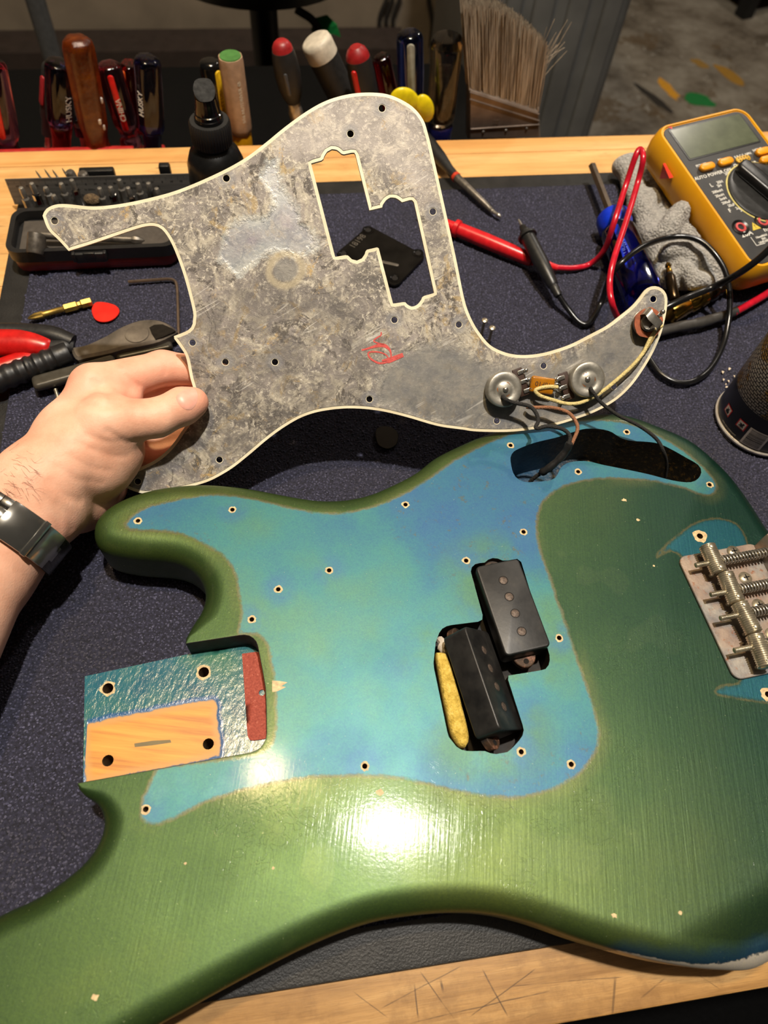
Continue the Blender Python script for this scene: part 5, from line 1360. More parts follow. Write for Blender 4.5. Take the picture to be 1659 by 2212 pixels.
t.lathe('handle', [(.1, .6), (.3, .8), (.5, .95), (.75, 1), (.9, .9)], black_rubber); t.lathe('end_cap', [(.89, .9), (.93, .84), (.97, .68), (1, .4)], simple('dark_red_cap', (140, 20, 22), .45)); t.stripe('inlay', .4, .85, -.55, .42, P_red, .98)
t = Tool('small clear red screwdriver handle between black grip and blue handle', 858, (822, 118), 40, yb=704)
t.lathe('handle', [(.1, .7), (.3, .95), (.6, 1)]+RND, C_red, 6)
t = Tool('clear blue screwdriver handle with a long grey inlay', 890, (885, 66), 54, yb=694)
t.lathe('handle', [(.0, 1.0), (.1, 1.1), (.2, 1.05), (.3, .9), (.4, .95), (.6, 1)]+RND, C_blue, 4, .04); t.stripe('inlay', .32, .95, .05, .6, simple('grey_inlay', (150, 146, 130), .45))
t = Tool('dusty clear screwdriver handle with navy collar beside the paintbrush', 948, (967, 76), 66)
t.lathe('collar', [(0, .82), (.12, .8), (.2, .86), (.22, .8)], P_navy); t.lathe('handle', [(.22, .7), (.25, .88), (.32, .95), (.5, .98), (.8, 1.0), (.9, 1.02), (.95, 1.0), (.985, .86), (1, .5)], C_smoke, 6, .02)
t.lathe('steel_core', [(.25, .3), (.75, .3), (.78, .2)], dark_steel)
# yellow winged clip
p = onback((888, 222), 664); M = frame(p, BX, y=BY); clip = thing('winged_clip', 'bright yellow plastic winged clip behind the top of the pickguard', 'clip', p)
Py = simple('yellow_plastic', (226, 204, 20), .35)
for (px, rx, rz_, tilt) in (((874, 218), 15, 12, .5), ((917, 234), 9, 14, -.4)):
    q = onback(px, 664); Mq = frame(q, BX*math.cos(tilt)+np.array([0, 0, math.sin(-tilt)]), y=BY)
    mb = MB(Mq); mb.sphere((0, 0, 0), 1, 24, 14, sc=(rx, 4.5, rz_)); mb.build('wing', Py, clip, smooth=60)
mb = MB(M); mb.cyl((-4, 0, -30), (2, 2, 2), 4.5, 4.5, 14); mb.build('stem', Py, clip)
# paintbrush standing on its handle
BYB = 692
def bq(px): return onback(px, BYB)
fl = [(1009, 292), (1164, 288), (1161, 232), (1157, 218), (1010, 180), (1008, 200)]
brush = thing('paintbrush', 'wide angled paintbrush with dusty beige bristles standing behind the bench', 'paintbrush', bq((1086, 300)))
Mb = frame(bq((1086, 250)), BX, y=BY)
def bl(px):
    d = bq(px)-Mb[:3, 3]; return (float(d@Mb[:3, 0]), float(d@Mb[:3, 2]))
loop = [bl(p) for p in ((1008, 292), (1164, 288), (1162, 228), (1009, 180))]
Mf = frame(Mb[:3, 3], BX, y=(0, 0, 1.0))
n = NT('brushed_ferrule'); n.set(color=n.ramp(n.noise(40, 4), [(.3, lin((96, 84, 76))), (.7, lin((136, 122, 112)))]), metal=.45, rough=.42, normal=n.bump(n.noise(300, 3), .2, .0004))
mb = MB(Mf); mb.prism(loop, -9, 9, bev=3); fer = mb.build('ferrule', n.m, brush, smooth=40)
for (a, b) in (((1011, 188), (1160, 236)), ((1011, 203), (1160, 250)), ((1013, 268), (1160, 258))):
    A, B_ = bl(a), bl(b); mb = MB(Mf); mb.tube([np.array(Mf[:3, :3]@np.array((A[0], A[1], 9.1))+Mf[:3, 3]), np.array(Mf[:3, :3]@np.array((B_[0], B_[1], 9.1))+Mf[:3, 3])], .8, 8, M=IDN); mb.build('ferrule_ridge', n.m, fer)
for px in ((1040, 273), (1089, 270), (1133, 266)):
    A = bl(px); mb = MB(Mf); mb.sphere((A[0], A[1], 9.2), 1.5, 10, 6, sc=(1, 1, .6)); mb.build('rivet', steel, fer)
A = bl((1067, 253)); text('embossed_number', '3S', Mf@frame((A[0], A[1], 9.1), (1, 0, 0), z=(0, 0, 1)), 6.5, n.m, fer, depth=.2)
rr = random.Random(9); mb = MB()
for i in range(1500):
    u = rr.random(); v = rr.uniform(-1, 1)
    b0 = np.array(bl((1010+150*u, 182+47*u))); ydep = v*7.5
    tpx = (998+182*u+rr.gauss(0, 1.5), 2+92*u**1.6-14*math.sin(u*3.1)+rr.gauss(0, 3))
    b1 = np.array(bl(tpx)); p0 = Mf[:3, :3]@np.array((b0[0], b0[1]-2, ydep))+Mf[:3, 3]; p1 = Mf[:3, :3]@np.array((b1[0], b1[1], ydep*1.25+rr.gauss(0, .6)))+Mf[:3, 3]
    mid = (p0+p1)/2+BX*rr.gauss(0, .5); mb.tube([p0, mid, p1], [.42, .42, .3], 3, caps=False)
for i in range(14):
    a = rr.uniform(0, 1); p0 = bq((1158+4*a, 215-80*a)); p1 = bq((1165+rr.uniform(15, 70), rr.uniform(30, 120))); mb.tube(catmull([p0, (p0+p1)/2+BX*rr.gauss(-2, 1), p1], 4), .22, 4, caps=False)
n = NT('dusty_bristles'); n.set(color=n.ramp(n.noise(260, 3, .6, n.map(scale=(1, 1, .03))), [(.3, lin((112, 98, 82))), (.55, lin((176, 160, 138))), (.75, lin((208, 194, 172)))]), rough=.7)
br = mb.build('bristles', n.m, brush, smooth=60, weld=False); br['kind'] = 'stuff'
mb = MB(Mf); mb.prism([(-16, -26), (16, -26), (20, -18), (-20, -18)], -6, 6, bev=2); mb.build('handle', simple('brush_handle', (120, 80, 46), .5), brush, smooth=40)

# ------------------------------------------------------------------ behind the bench: stool, shelf, cabinet
def zmat(nm, c, r=.6): return simple(nm, c, r, scale=20)
# black work stool
sp = onback((572, 60), 1250); stool = thing('work_stool', 'black round work stool with a post standing behind the bench', 'stool', (sp[0], sp[1], FLOOR_Z))
mb = MB(); zc = onback((560, 44), 1090)[2]+32
mb.lathe((sp[0], sp[1], zc-35), (sp[0], sp[1], zc+50), [(0, 60), (3, 120), (10, 150), (36, 160), (56, 150), (66, 120)], 40); mb.build('seat', zmat('black_vinyl', (16, 16, 17), .4), stool)
mb = MB(); mb.lathe((sp[0], sp[1], FLOOR_Z+60), (sp[0], sp[1], zc-30), [(0, 30), (260, 30), (262, 22), (900, 22)], 20); mb.build('post', zmat('black_post', (12, 12, 12), .4), stool)
for k in range(5):
    a = 2*math.pi*k/5; d = np.array([math.cos(a), math.sin(a), 0]); c = np.array([sp[0], sp[1], FLOOR_Z+75])
    mb = MB(); mb.tube([c, c+d*120+np.array([0, 0, -15]), c+d*210+np.array([0, 0, -45])], [24, 20, 14], 10); lg = mb.build('leg', zmat('black_post', (12, 12, 12), .4), stool)
    mb = MB(); mb.cyl(c+d*210+np.array([-12*d[1], 12*d[0], -46]), c+d*210+np.array([12*d[1], -12*d[0], -46]), 28, seg=18); mb.build('caster', black_rubber, lg)
# black chest added to darken the gap just behind the bench
ctop = onback((300, 140), 1000)[2]; c0x, c1x = onback((-80, 140), 1000)@BX, onback((1000, 140), 1000)@BX
chest = thing('shade_chest', 'long low black chest added to darken the space behind the bench', 'shade block', bp((c0x+c1x)/2, 880, FLOOR_Z), M=zframe(bp((c0x+c1x)/2, 880, FLOOR_Z), BA))
M_ch = simple('shade_chest_black', (5, 5, 5), .8, scale=15, spec=.1)
mb = MB(zframe((0, 0, 0), BA)); mb.rbox(((c0x+c1x)/2, 890, (FLOOR_Z+ctop)/2+1), (c1x-c0x, 220, ctop-FLOOR_Z-2), 8, seg=2); mb.build('cabinet', M_ch, chest)
for k in range(3):
    zc_ = FLOOR_Z+60+(ctop-FLOOR_Z-80)*(k+.5)/3; mb = MB(zframe((0, 0, 0), BA)); mb.rbox(((c0x+c1x)/2, 776, zc_), (c1x-c0x-30, 10, (ctop-FLOOR_Z-80)/3-8), 3, seg=2); dr_ = mb.build('drawer', M_ch, chest)
    mb = MB(zframe((0, 0, 0), BA)); mb.rbox(((c0x+c1x)/2, 766, zc_), (160, 10, 14), 4, seg=2); mb.build('drawer_pull', dark_steel, dr_)
# low storage shelf along the back wall
SY = 2330
def sbox(nm, mat, par, px0, px1, yb, dep, lab=None):
    a = onback(px0, yb); b = onback(px1, yb); x0, x1 = a@BX, b@BX; z0, z1 = min(a[2], b[2]), max(a[2], b[2])
    mb = MB(zframe((0, 0, 0), BA)); mb.box(((x0+x1)/2, yb+dep/2, (z0+z1)/2), (abs(x1-x0), dep, z1-z0)); return mb.build(nm, mat, par, smooth=0)
o0 = onback((600, 110), SY); shelf = thing('storage_shelf', 'dark wooden storage shelf along the back wall', 'shelf', (o0[0], o0[1], FLOOR_Z))
M_dw = simple('dark_brown_board', (40, 29, 23), .7, scale=20)
zs_ = o0[2]
mb = MB(zframe((0, 0, 0), BA))
for (nm, z) in (('top_board', zs_), ('bottom_board', FLOOR_Z+62)):
    mb = MB(zframe((0, 0, 0), BA)); mb.box((-200, SY+70, z-30), (1300, 130, 60)); mb.build(nm, M_dw, shelf, smooth=0)
for x in (-820, -200, 420):
    mb = MB(zframe((0, 0, 0), BA)); mb.box((x, SY+70, (zs_-60+FLOOR_Z)/2), (40, 126, zs_-60-FLOOR_Z-2)); mb.build('upright', M_dw, shelf, smooth=0)
for i, (xx, w_, h_, c) in enumerate(((-640, 300, 240, (92, 66, 44)), (-350, 220, 200, (60, 50, 44)), (-20, 260, 230, (98, 74, 50)), (270, 220, 180, (54, 56, 60)))):
    zb = FLOOR_Z+63; h_ = min(h_, zs_-60-zb-12); mb = MB(zframe((0, 0, 0), BA)); mb.rbox((xx, SY+70, zb+h_/2+.5), (w_, 110, h_), 6, seg=2)
    tag(mb.build('cardboard_box', simple('box_card_%d' % i, c, .8, scale=15)), ['brown carton at the left of the dark shelf', 'small grey-brown carton left of centre on the dark shelf', 'wide tan carton right of centre on the dark shelf', 'slate grey carton at the right end of the dark shelf'][i], 'box', 'cartons on the shelf')
# cables hanging on the wall
for i, (x0, y0, x1, y1, w_) in enumerate(((838, 22, 828, 72, 0), (850, 20, 845, 74, 0), (866, 20, 858, 76, 0), (925, 18, 930, 80, 1), (945, 18, 958, 78, 2))):
    a, b = onback((x0, y0-30), 2470), onback((x1, y1+20), 2470); mb = MB(); mid = (a+b)/2+BX*(-20+30*w_)
    mb.tube(catmull([a, mid, b], 8), 7, 8); tag(mb.build('hanging_cable', simple('dark_cable', (26, 22, 18), .6)), ['leftmost dark cable hanging on the beige wall', 'second dark cable from the left on the beige wall', 'third dark cable from the left on the beige wall', 'straight dark cable right of the gap on the beige wall', 'rightmost bowed dark cable on the beige wall'][i], 'cable', 'cables hanging on the back wall')
# green tie on a black cord
a = onback((640, 20), 1150); b = onback((680, 50), 1150); c = onback((700, 110), 1150); mb = MB(); mb.tube(catmull([a, b, c], 6), 6, 8); cord = mb.build('hanging_cable', simple('black_cord', (16, 16, 16), .5)); tag(cord, 'black cable hanging beside the stool with a green tag', 'cable')
mb = MB(frame(b, BX, y=BY)@np.diag([.55, .55, .55, 1.0])); mb.add([(0, 0, 10), (34, 4, 16), (60, 0, -6), (70, -4, -34), (46, 3, -28), (20, -2, -36), (-10, 3, -20)], [(0, 1, 2, 3, 4, 5, 6)]); mb.add([(0, 6, 10), (34, 10, 16), (60, 6, -6), (70, 2, -34), (46, 9, -28), (20, 4, -36), (-10, 9, -20)], [(6, 5, 4, 3, 2, 1, 0)])
mb.f += [[i, (i+1) % 7, 7+(i+1) % 7, 7+i] for i in range(7)]; mb.mi += [0]*7; mb.build('green_tag', simple('green_tag', (16, 120, 52), .6), cord, smooth=30)
# grey cabinet with rounded ribs to the right of the brush
CYB = 1180
e = onback((1330, 150), CYB); xr = e@BX
cab = thing('grey_cabinet', 'tall dark grey ribbed metal cabinet behind the paintbrush', 'cabinet', bp(xr-200, CYB+200, FLOOR_Z), M=zframe(bp(xr-200, CYB+200, FLOOR_Z), BA))
M_cab = simple('grey_enamel', (96, 96, 94), .55, scale=12)
mb = MB(zframe((0, 0, 0), BA)); mb.rbox((xr-115, CYB+220, FLOOR_Z+760), (230, 440, 1516), 30, seg=4); mb.build('body', M_cab, cab, smooth=40)
for k, (x, w_) in enumerate(((-40, 30), (-96, 34), (-152, 34), (-200, 26))):
    mb = MB(zframe((0, 0, 0), BA)); mb.rbox((xr+x, CYB-2, FLOOR_Z+760), (w_, 16, 1440), 7, seg=3); mb.build('rib', M_cab, cab, smooth=40)
# brown crate on black feet at the far right
q = onz((1640, 70), FLOOR_Z); crate = thing('wooden_crate', 'brown wooden crate on black feet at the far right of the floor', 'crate', q)
Mq = zframe(q, BA+.3)
mb = MB(Mq); mb.rbox((260, 300, 230), (560, 420, 300), 8, seg=2); mb.build('box', simple('crate_wood', (92, 58, 34), .6, scale=20), crate)
for (x, y) in ((20, 120), (500, 120), (20, 480), (500, 480)):
    mb = MB(Mq); mb.box((x, y, 41), (50, 50, 80)); mb.build('foot', zmat('black_foot', (10, 10, 10)), crate, smooth=0)
# leaning grey bar at the left
a, b = onback((70, -20), 1350), onback((122, 150), 1350)
d = (b-a)/np.linalg.norm(b-a); t_ = (FLOOR_Z+10-a[2])/d[2]
mb = MB(); mb.cyl(a-d*80, a+d*t_, 16, seg=14); tag(mb.build('steel_bar', simple('dull_grey_bar', (70, 70, 70), .5)), 'dull grey bar leaning in the dark at the left', 'bar')

# ------------------------------------------------------------------ things on the mat
# spray bottle
BB = onback((463, 330), 542); bot = thing('spray_bottle', 'black spray bottle with ribbed collar and amber label on the mat', 'bottle', (BB[0], BB[1], 0))
bx0, by0 = BB[0], BB[1]
def zat(y, yb=542): return onback((463-(330-y)*.11, y), yb)[2]
R_ = 23.5
zsh, znk, zc0, zc1 = zat(335), zat(312), zat(306), zat(258)
O = lambda z: (bx0, by0, z)
mb = MB(); mb.lathe(O(0), O(200), [(0, R_-2), (1.5, R_), (zsh-20, R_), (zsh-6, R_-.8), (zsh+3, R_-4), (znk-2, R_-9), (znk, 12.5), (zc0+3, 12.5)], 48)
mb.build('bottle', simple('matte_black_glass', (16, 16, 16), .3), bot)
mb = MB(); mb.lathe(O(0), O(200), [(8, R_+.25), (zsh-26, R_+.25)], 48, caps=(False, False)); mb.build('label', simple('amber_label', (120, 66, 24), .5, scale=40), bot)
mb = MB(); mb.lathe(O(zc0), O(300), [(0, 15), (.8, 15.6), (zc1-zc0-2, 15.6), (zc1-zc0, 14.6), (zc1-zc0, 10)], 90, flute=lambda a, s_: 1+.018*math.cos(45*a)); mb.build('ribbed_collar', black_rubber, bot)
zt_ = zat(207)
mb = MB(); mb.lathe(O(zc1-.5), O(300), [(0, 11.2), (3, 11), (3.5, 10.4), (6, 10.2), (6.5, 9.4), (10, 9.2), (zt_-zc1-4, 8.3), (zt_-zc1, 7.9)], 36, caps=(True, False)); mb.build('pump_stem', simple('gloss_black', (12, 12, 12), .12), bot)
# slanted face of the nozzle
cd = camdir(O(zt_)); cd[2] = 0; cd /= np.linalg.norm(cd)
vv = []; k = 28
for j in range(k):
    a = 2*math.pi*j/k; dxy = np.array([math.cos(a), math.sin(a), 0])*8.0; vv.append(np.array(O(zt_))+dxy)
for j in range(k):
    a = 2*math.pi*j/k; dxy = np.array([math.cos(a), math.sin(a), 0])*7.9; f_ = (np.dot(dxy, cd)/7.9); vv.append(np.array(O(zt_+4.5-5.5*max(-.75, f_)))+dxy)
mb = MB(); mb.add(vv, [(j, (j+1) % k, k+(j+1) % k, k+j) for j in range(k)]+[tuple(k+j for j in range(k))]); mb.build('nozzle', simple('satin_black', (6, 6, 6), .5, spec=.1), bot, smooth=30)

# bit case
M_cb2 = simple('case_black', (24, 24, 25), .42, bump=.1); M_cr = simple('case_red', (110, 16, 20), .4)
MC = zframe(bp(-212, 487, 0), BA)
case = thing('bit_case', 'open black and red bit case with a tray at the left of the mat', 'tool case', MC[:3, 3], M=MC)
mb = MB(MC); mb.rbox((64, 26, 5.5), (128, 52, 11), 3, seg=2, rz=10); mb.build('red_base', M_cr, case)
def tray(mb, x0, x1, y0, y1, z0, z1, wall, r):
    o = rrect(x0, x1, y0, y1, r); i_ = rrect(x0+wall, x1-wall, y0+wall, y1-wall, r-wall*.6); k = len(o)
    A = np.array(o); I = np.array(i_)
    vv = np.r_[np.c_[A, np.full(k, z0)], np.c_[A, np.full(k, z1)], np.c_[I, np.full(k, z1)], np.c_[I, np.full(k, z0+1.5)]]
    ff = []
    for q in range(3):
        for j in range(k): ff.append((q*k+j, q*k+(j+1) % k, (q+1)*k+(j+1) % k, (q+1)*k+j))
    ff += [tuple(range(k))[::-1], tuple(3*k+j for j in range(k))]; mb.add(vv, ff); return mb
mb = MB(MC); tray(mb, -2, 130, -1, 53, 11, 21, 4, 11); mb.build('tray', M_cb2, case, smooth=40)
mb = MB(MC); mb.rbox((64, 26, 12.8), (118, 42, .8), .3); mb.build('tray_floor', simple('tray_grey', (74, 68, 62), .5), case, smooth=0)
lat = MB(MC); lat.rbox((62, -2.5, 15), (24, 4, 9), 1.2); la = lat.build('latch', M_cb2, case)
lat = MB(MC); lat.rbox((62, -4.5, 18), (9, 2.5, 6), .8); lat.build('latch_tongue', black_plastic, la)
for x in (50, 74): lat = MB(MC); lat.rbox((x, -4.0, 17), (2.5, 4, 8), .6); lat.build('latch_lug', M_cb2, la)
mb = MB(MC); mb.rbox((62, 68, 5), (124, 24, 10), 2.5, seg=2, rz=5); mb.build('bit_holder', M_cb2, case)
mb = MB(MC); mb.rbox((80, 105, 4.5), (156, 8, 8), 2, seg=2); mb.build('lid_back', M_cb2, case)
mb = MB(MC); mb.rbox((60, 105, 12), (30, 7, 15), 2, seg=2); mb.build('hinge', black_plastic, case)
mb = MB(MC); mb.rbox((118, 105, 13), (10, 7, 18), 2, seg=2); mb.build('hinge', black_plastic, case)
# socket driver lying in the tray
q = MC[:3, :3]@np.array((20, 30, 21.5))+MC[:3, 3]
skt = thing('socket', 'dark steel socket on a short bar in the case tray', 'socket', q)
s0, s1 = onz((77, 541), 20.6), onz((80, 505), 28); ax_ = (s0-s1)/np.linalg.norm(s0-s1)
mb = MB(); mb.lathe(s1, s0, [(0, 6.2), (.6, 6.8), (15, 6.8), (16, 6.3), (16, 4.9), (8, 4.8)], 24, caps=(True, False)); mb.build('socket_body', dark_steel, skt)
mb = MB(); b0_ = onz((90, 508), 22); b1_ = onz((285, 518), 19); mb.tube([b0_, (b0_+b1_)/2, b1_], [3, 3, 2.8], 12); mb.lathe(b1_, b1_+(b1_-b0_), [(0, 3), (3, 3.6), (7, 2.4), (10, .5)], 8); mb.build('drive_bar', dark_steel, skt)
# ruler standing on edge behind the bits
L_r = 190; o_r = bp(-224, 574, .4)
MRu = frame(o_r, BX, y=np.array([0, 0, 1.0])*.99+BY*.1)
rul = thing('steel_ruler', 'dark steel ruler standing upside down on edge behind the bit case', 'ruler', o_r, M=MRu)
mb = MB(MRu); mb.box((L_r/2, 11.25, 0), (L_r, 22.5, .9)); n = NT('ruler_steel'); n.set(color=n.ramp(n.noise(1, 4, .6, n.map(scale=(20, 300, 300))), [(.3, lin((84, 82, 80))), (.7, lin((118, 115, 110)))]), metal=.3, rough=.4); mb.build('blade', n.m, rul, smooth=0)
mb = MB(MRu); mb2 = MB(MRu)
for i in range(0, 187):
    ln = 5 if i % 10 == 0 else (3.6 if i % 5 == 0 else 2.2)
    mb.box((1.5+i, 22.5-ln/2, .5), (.22, ln, .1)); mb.box((1.5+i, ln/2, .5), (.22, ln, .1))
mb.build('graduation', dark_print, rul, smooth=0)
for i, (x, y, s_, sz) in enumerate([(8+8*k, 16.2, str(64-((k*8) % 64) or 64), 2.4) for k in range(22)]+[(14+9*k, 6.6, str(32-((k*4) % 32) or 32), 2.4) for k in range(6)]+[(57, 11.4, '4', 4), (84, 11.4, '3', 4), (124, 11.4, '2', 4), (158, 11.4, '1', 4), (66, 11.4, 'MADE IN', 2.2), (104, 11.4, 'STAINLESS', 2.4)]):
    text('ruler_number', s_, MRu@frame((x, y, .52), (-1, 0, 0), z=(0, 0, 1)), sz, dark_print, rul, depth=.03)
# screws and pegs poking up behind the ruler
for i, px in enumerate(((83, 379), (102, 376), (119, 377), (140, 374))):
    p = onpl(px, o_r+BY*7, BY)+np.array([0, 0, 1.5]); d = np.array([0, 0, 1.0])*.97-BX*.25; d /= np.linalg.norm(d)
    sc = thing('wood_screw', ['bright wood screw point up behind the ruler, leftmost of four', 'bright wood screw point up behind the ruler, second of four', 'bright wood screw point up behind the ruler, third of four', 'bright wood screw point up behind the ruler, rightmost of four'][i], 'screw', p-d*14, group='screws behind the ruler')
    mb = MB(); pr = [(0, 1.5)]; 
    for k in range(9): pr += [(k*1.5+.4, 1.2-.07*k), (k*1.5+.9, 1.75-.11*k), (k*1.5+1.3, 1.2-.07*k)]
    pr.append((15.5, .1)); mb.lathe(p-d*12, p+d*5, pr, 10); mb.build('thread', nickel, sc)
    mb = MB(); mb.lathe(p-d*16, p, [(0, 1), (.2, 2.8), (1.6, 3), (4, 1.4)], 12); mb.build('screw_head', nickel, sc)
for i, (px, r) in enumerate((((151, 373), 4), ((178, 376), 4.4))):
    p = onpl(px, o_r+BY*9, BY); d = np.array([-.2, 0, .98]); mb = MB(); mb.lathe(p-d*20, p+d*3, [(0, r), (20, r), (21.5, r*.75), (21.5, r*.3)], 18); tag(mb.build('steel_peg', dark_steel), ['slim dark steel peg behind the ruler beside the screws', 'wider dark steel peg behind the ruler beside the slim one'][i], 'peg')
# driver bits standing in the holder
rr = random.Random(2)
bitpx = [(75, 418), (93, 415), (108, 412), (118, 434), (129, 412), (144, 412), (143, 424), (187, 411), (190, 440), (206, 421), (219, 418), (241, 421), (266, 420), (300, 419), (322, 420)]
for i, px in enumerate(bitpx[:13]):
    fx = 8+(i if i < 6 else i+2)*7.6; fy = 62+(i % 3)*5.5
    p = MC[:3, :3]@np.array((fx, fy, 10.1))+MC[:3, 3]; hgt = 15+rr.uniform(0, 9)
    t = thing('driver_bit', ['leftmost', 'second', 'third', 'fourth', 'fifth', 'sixth', 'seventh', 'eighth', 'ninth', 'tenth', 'eleventh', 'twelfth', 'thirteenth', 'fourteenth', 'fifteenth'][i]+' upright driver bit counted from the left of the open case', 'driver bit', p, group='bits standing in the case')
    mb = MB(); mb.lathe(p, p+np.array([0, 0, 1]), [(0, 3.3), (hgt*.55, 3.3), (hgt*.6, 2.5)], 6); mb.build('hex_shank', chrome if i % 2 else steel, t, smooth=20)
    mb = MB(); mb.lathe(p+np.array([0, 0, hgt*.6]), p+np.array([0, 0, 40]), [(0, 2.2), (hgt*.25, 2.4), (hgt*.38, 1.8), (hgt*.4, .6)], 10); mb.build('bit_tip', steel, t)
mb = MB(); p = MC[:3, :3]@np.array((58, 69, 15))+MC[:3, 3]; mb.sphere(p, 6.5, 18, 12, sc=(1.1, .8, .75))
n = NT('dust_ball'); n.set(color=n.ramp(n.noise(500, 4), [(.3, lin((60, 44, 30))), (.7, lin((140, 116, 84)))]), rough=.9, normal=n.bump(n.noise(900, 4), 1, .003)); tag(mb.build('dust_ball', n.m), 'brown ball of fluff among the bits in the case', 'dust')

# gold bit, pick, hex key
a, b = onz((60, 688), 3.4), onz((198, 651), 3.4); L_ = np.linalg.norm(b-a)
t = thing('power_bit', 'gold coloured cross-head power bit lying left of the red pick', 'driver bit', (a+b)/2-np.array([0, 0, 3.4]))
Mg = simple('gold_titanium', (176, 146, 74), .42, .8, var=.2)
mb = MB(); mb.lathe(a, b, [(0, .4), (2.5, 1.8), (6, 2.8), (11, 2.9), (12, 2.3), (15, 2.3), (16, 2.1)], 20, flute=lambda q, s_: 1-.28*(abs(math.cos(2*q)) < .35)*(s_ < 9)); mb.build('cross_tip', Mg, t)
mb = MB(); mb.lathe(a, b, [(15.5, 2.2), (L_*.55, 2.2), (L_*.57, 2.8)], 18); mb.build('neck', Mg, t)
mb = MB(); mb.lathe(a, b, [(L_*.56, 3.0), (L_*.57, 3.55), (L_*.76, 3.55), (L_*.78, 2.6), (L_*.82, 2.6), (L_*.84, 3.55), (L_*.99, 3.55), (L_, 3.0)], 6, phase=.4); mb.build('hex_shank', Mg, t, smooth=20)
pk = [(198,668),(204,655),(215,652),(232,654),(248,659),(257,667),(257,676),(248,687),(234,694),(217,695),(206,690),(200,680)]
mb = MB(); A_p = resample(catmull([onz(p, 1)[:2] for p in pk], 3, True), 1.5); mb.prism(A_p, .1, 1.3, bev=.3)
n = NT('red_celluloid'); n.set(color=n.ramp(n.noise(60, 5), [(.3, lin((196, 26, 18))), (.7, lin((226, 44, 30)))]), rough=.35); tag(mb.build('guitar_pick', n.m, smooth=40), 'bright red guitar pick lying on the mat beside the gold bit', 'guitar pick')
pts = [onz((277, 609), 2), onz((330, 605), 2), onz((362, 603), 2), onz((376, 606), 2), onz((382, 618), 2), onz((384, 650), 2), onz((386, 730), 2)]
mb = MB(); mb.tube(catmull(pts, 5), 1.25, 6); tag(mb.build('hex_key', simple('tan_steel', (130, 112, 96), .4, .8), smooth=30), 'thin L-shaped hex key on the mat left of the pickguard', 'hex key')
mb = MB(); A_p = resample(catmull([onz(p, 1)[:2] for p in ((812,928),(830,920),(852,926),(861,942),(855,962),(835,970),(815,958))], 3, True), 2); mb.prism(A_p, .1, 1.3, bev=.3)
tag(mb.build('guitar_pick', simple('black_pick', (12, 12, 14), .2), smooth=40), 'black guitar pick on the mat in the shadow under the pickguard', 'guitar pick')

# side cutters
ct = thing('side_cutters', 'side cutters with red and black cushioned grips at the left', 'pliers', onz((180, 760), 0))
M_grip = simple('grip_black', (26, 26, 27), .45, bump=.15); M_gr = simple('grip_red', (190, 24, 22), .3)
def ribpath(pxz, rad, nm, mat, par, n=6, seg=14, flat=.8):
    P = catmull([onz(p, z) for p, z in pxz], n); k = len(P); rr_ = np.interp(np.linspace(0, 1, k), np.linspace(0, 1, len(rad)), rad)
    mb = MB(); mb.tube(P, rr_.tolist(), seg); c = np.array(mb.v); zm = np.interp(np.arange(len(c))//seg, np.arange(k), [p[2] for p in P]); c[:, 2] = zm+(c[:, 2]-zm)*flat; mb.v = c.tolist(); return mb.build(nm, mat, par, smooth=50)
ribpath([((-190, 722), 15), ((-60, 716), 15), ((40, 715), 15), ((110, 722), 15), ((158, 738), 13)], [6, 6.5, 6.5, 7, 5.5], 'grip', M_grip, ct)
ribpath([((-190, 752), 12), ((-60, 744), 13), ((10, 740), 13), ((60, 741), 13), ((100, 748), 12), ((116, 753), 11)], [9, 10.5, 11, 10.5, 9.5, 7.5, 4], 'grip_cushion', M_gr, ct)
ribpath([((100, 750), 11), ((140, 748), 11), ((160, 750), 10)], [6.5, 7.5, 5], 'grip_neck', M_grip, ct)
ribpath([((-190, 858), 9), ((-60, 814), 9), ((40, 780), 9), ((90, 764), 8)], [5, 7, 7, 4], 'grip_cushion', M_gr, ct)
P = catmull([onz(p, z) for p, z in (((-190, 900), 9), ((-60, 845), 9.5), ((30, 808), 10), ((90, 786), 10.5), ((150, 762), 11))], 12); k = len(P)
rads = [8.5+(.5 if (i//2) % 2 else -.45)*(1 if i < k*.86 else 0) for i in range(k)]; rads[-1] = 8
mb = MB(); mb.tube(P, rads, 16); mb.build('ribbed_grip', M_grip, ct, smooth=30)
# head of forged steel
hd = [(155,752),(185,745),(225,727),(262,706),(300,692),(335,690),(362,698),(382,714),(378,720),(345,736),(310,745),(270,752),(235,762),(185,772),(165,776)]
mb = MB(); A_h = resample(catmull([onz(p, 12)[:2] for p in hd], 3, True), 2.2); mb.prism(A_h, 3, 13, bev=1.8); n = NT('worn_forged_steel'); n.set(color=n.ramp(n.noise(60, 5), [(.3, lin((86, 80, 72))), (.6, lin((128, 118, 106))), (.8, lin((156, 146, 130)))]), metal=.5, rough=.38); M_forg = n.m
hdo = mb.build('head', M_forg, ct, smooth=40)
mb = MB(); pv = onz((296, 722), 13); mb.lathe(pv, pv+np.array([0, 0, 1]), [(0, 9), (.8, 8.6), (1.0, 7.5), (1.0, .5)], 28); mb.build('pivot', M_forg, hdo)
bev = [(323,708),(333,702),(352,701),(372,710),(380,716),(352,729),(336,734),(328,722)]
mb = MB(); mb.prism(np.array([onz(p, 13)[:2] for p in bev]), 12.6, 13.6, bev=.3); mb.build('blade_bevel', simple('dark_bevel', (54, 50, 46), .35, .8), hdo, smooth=20)
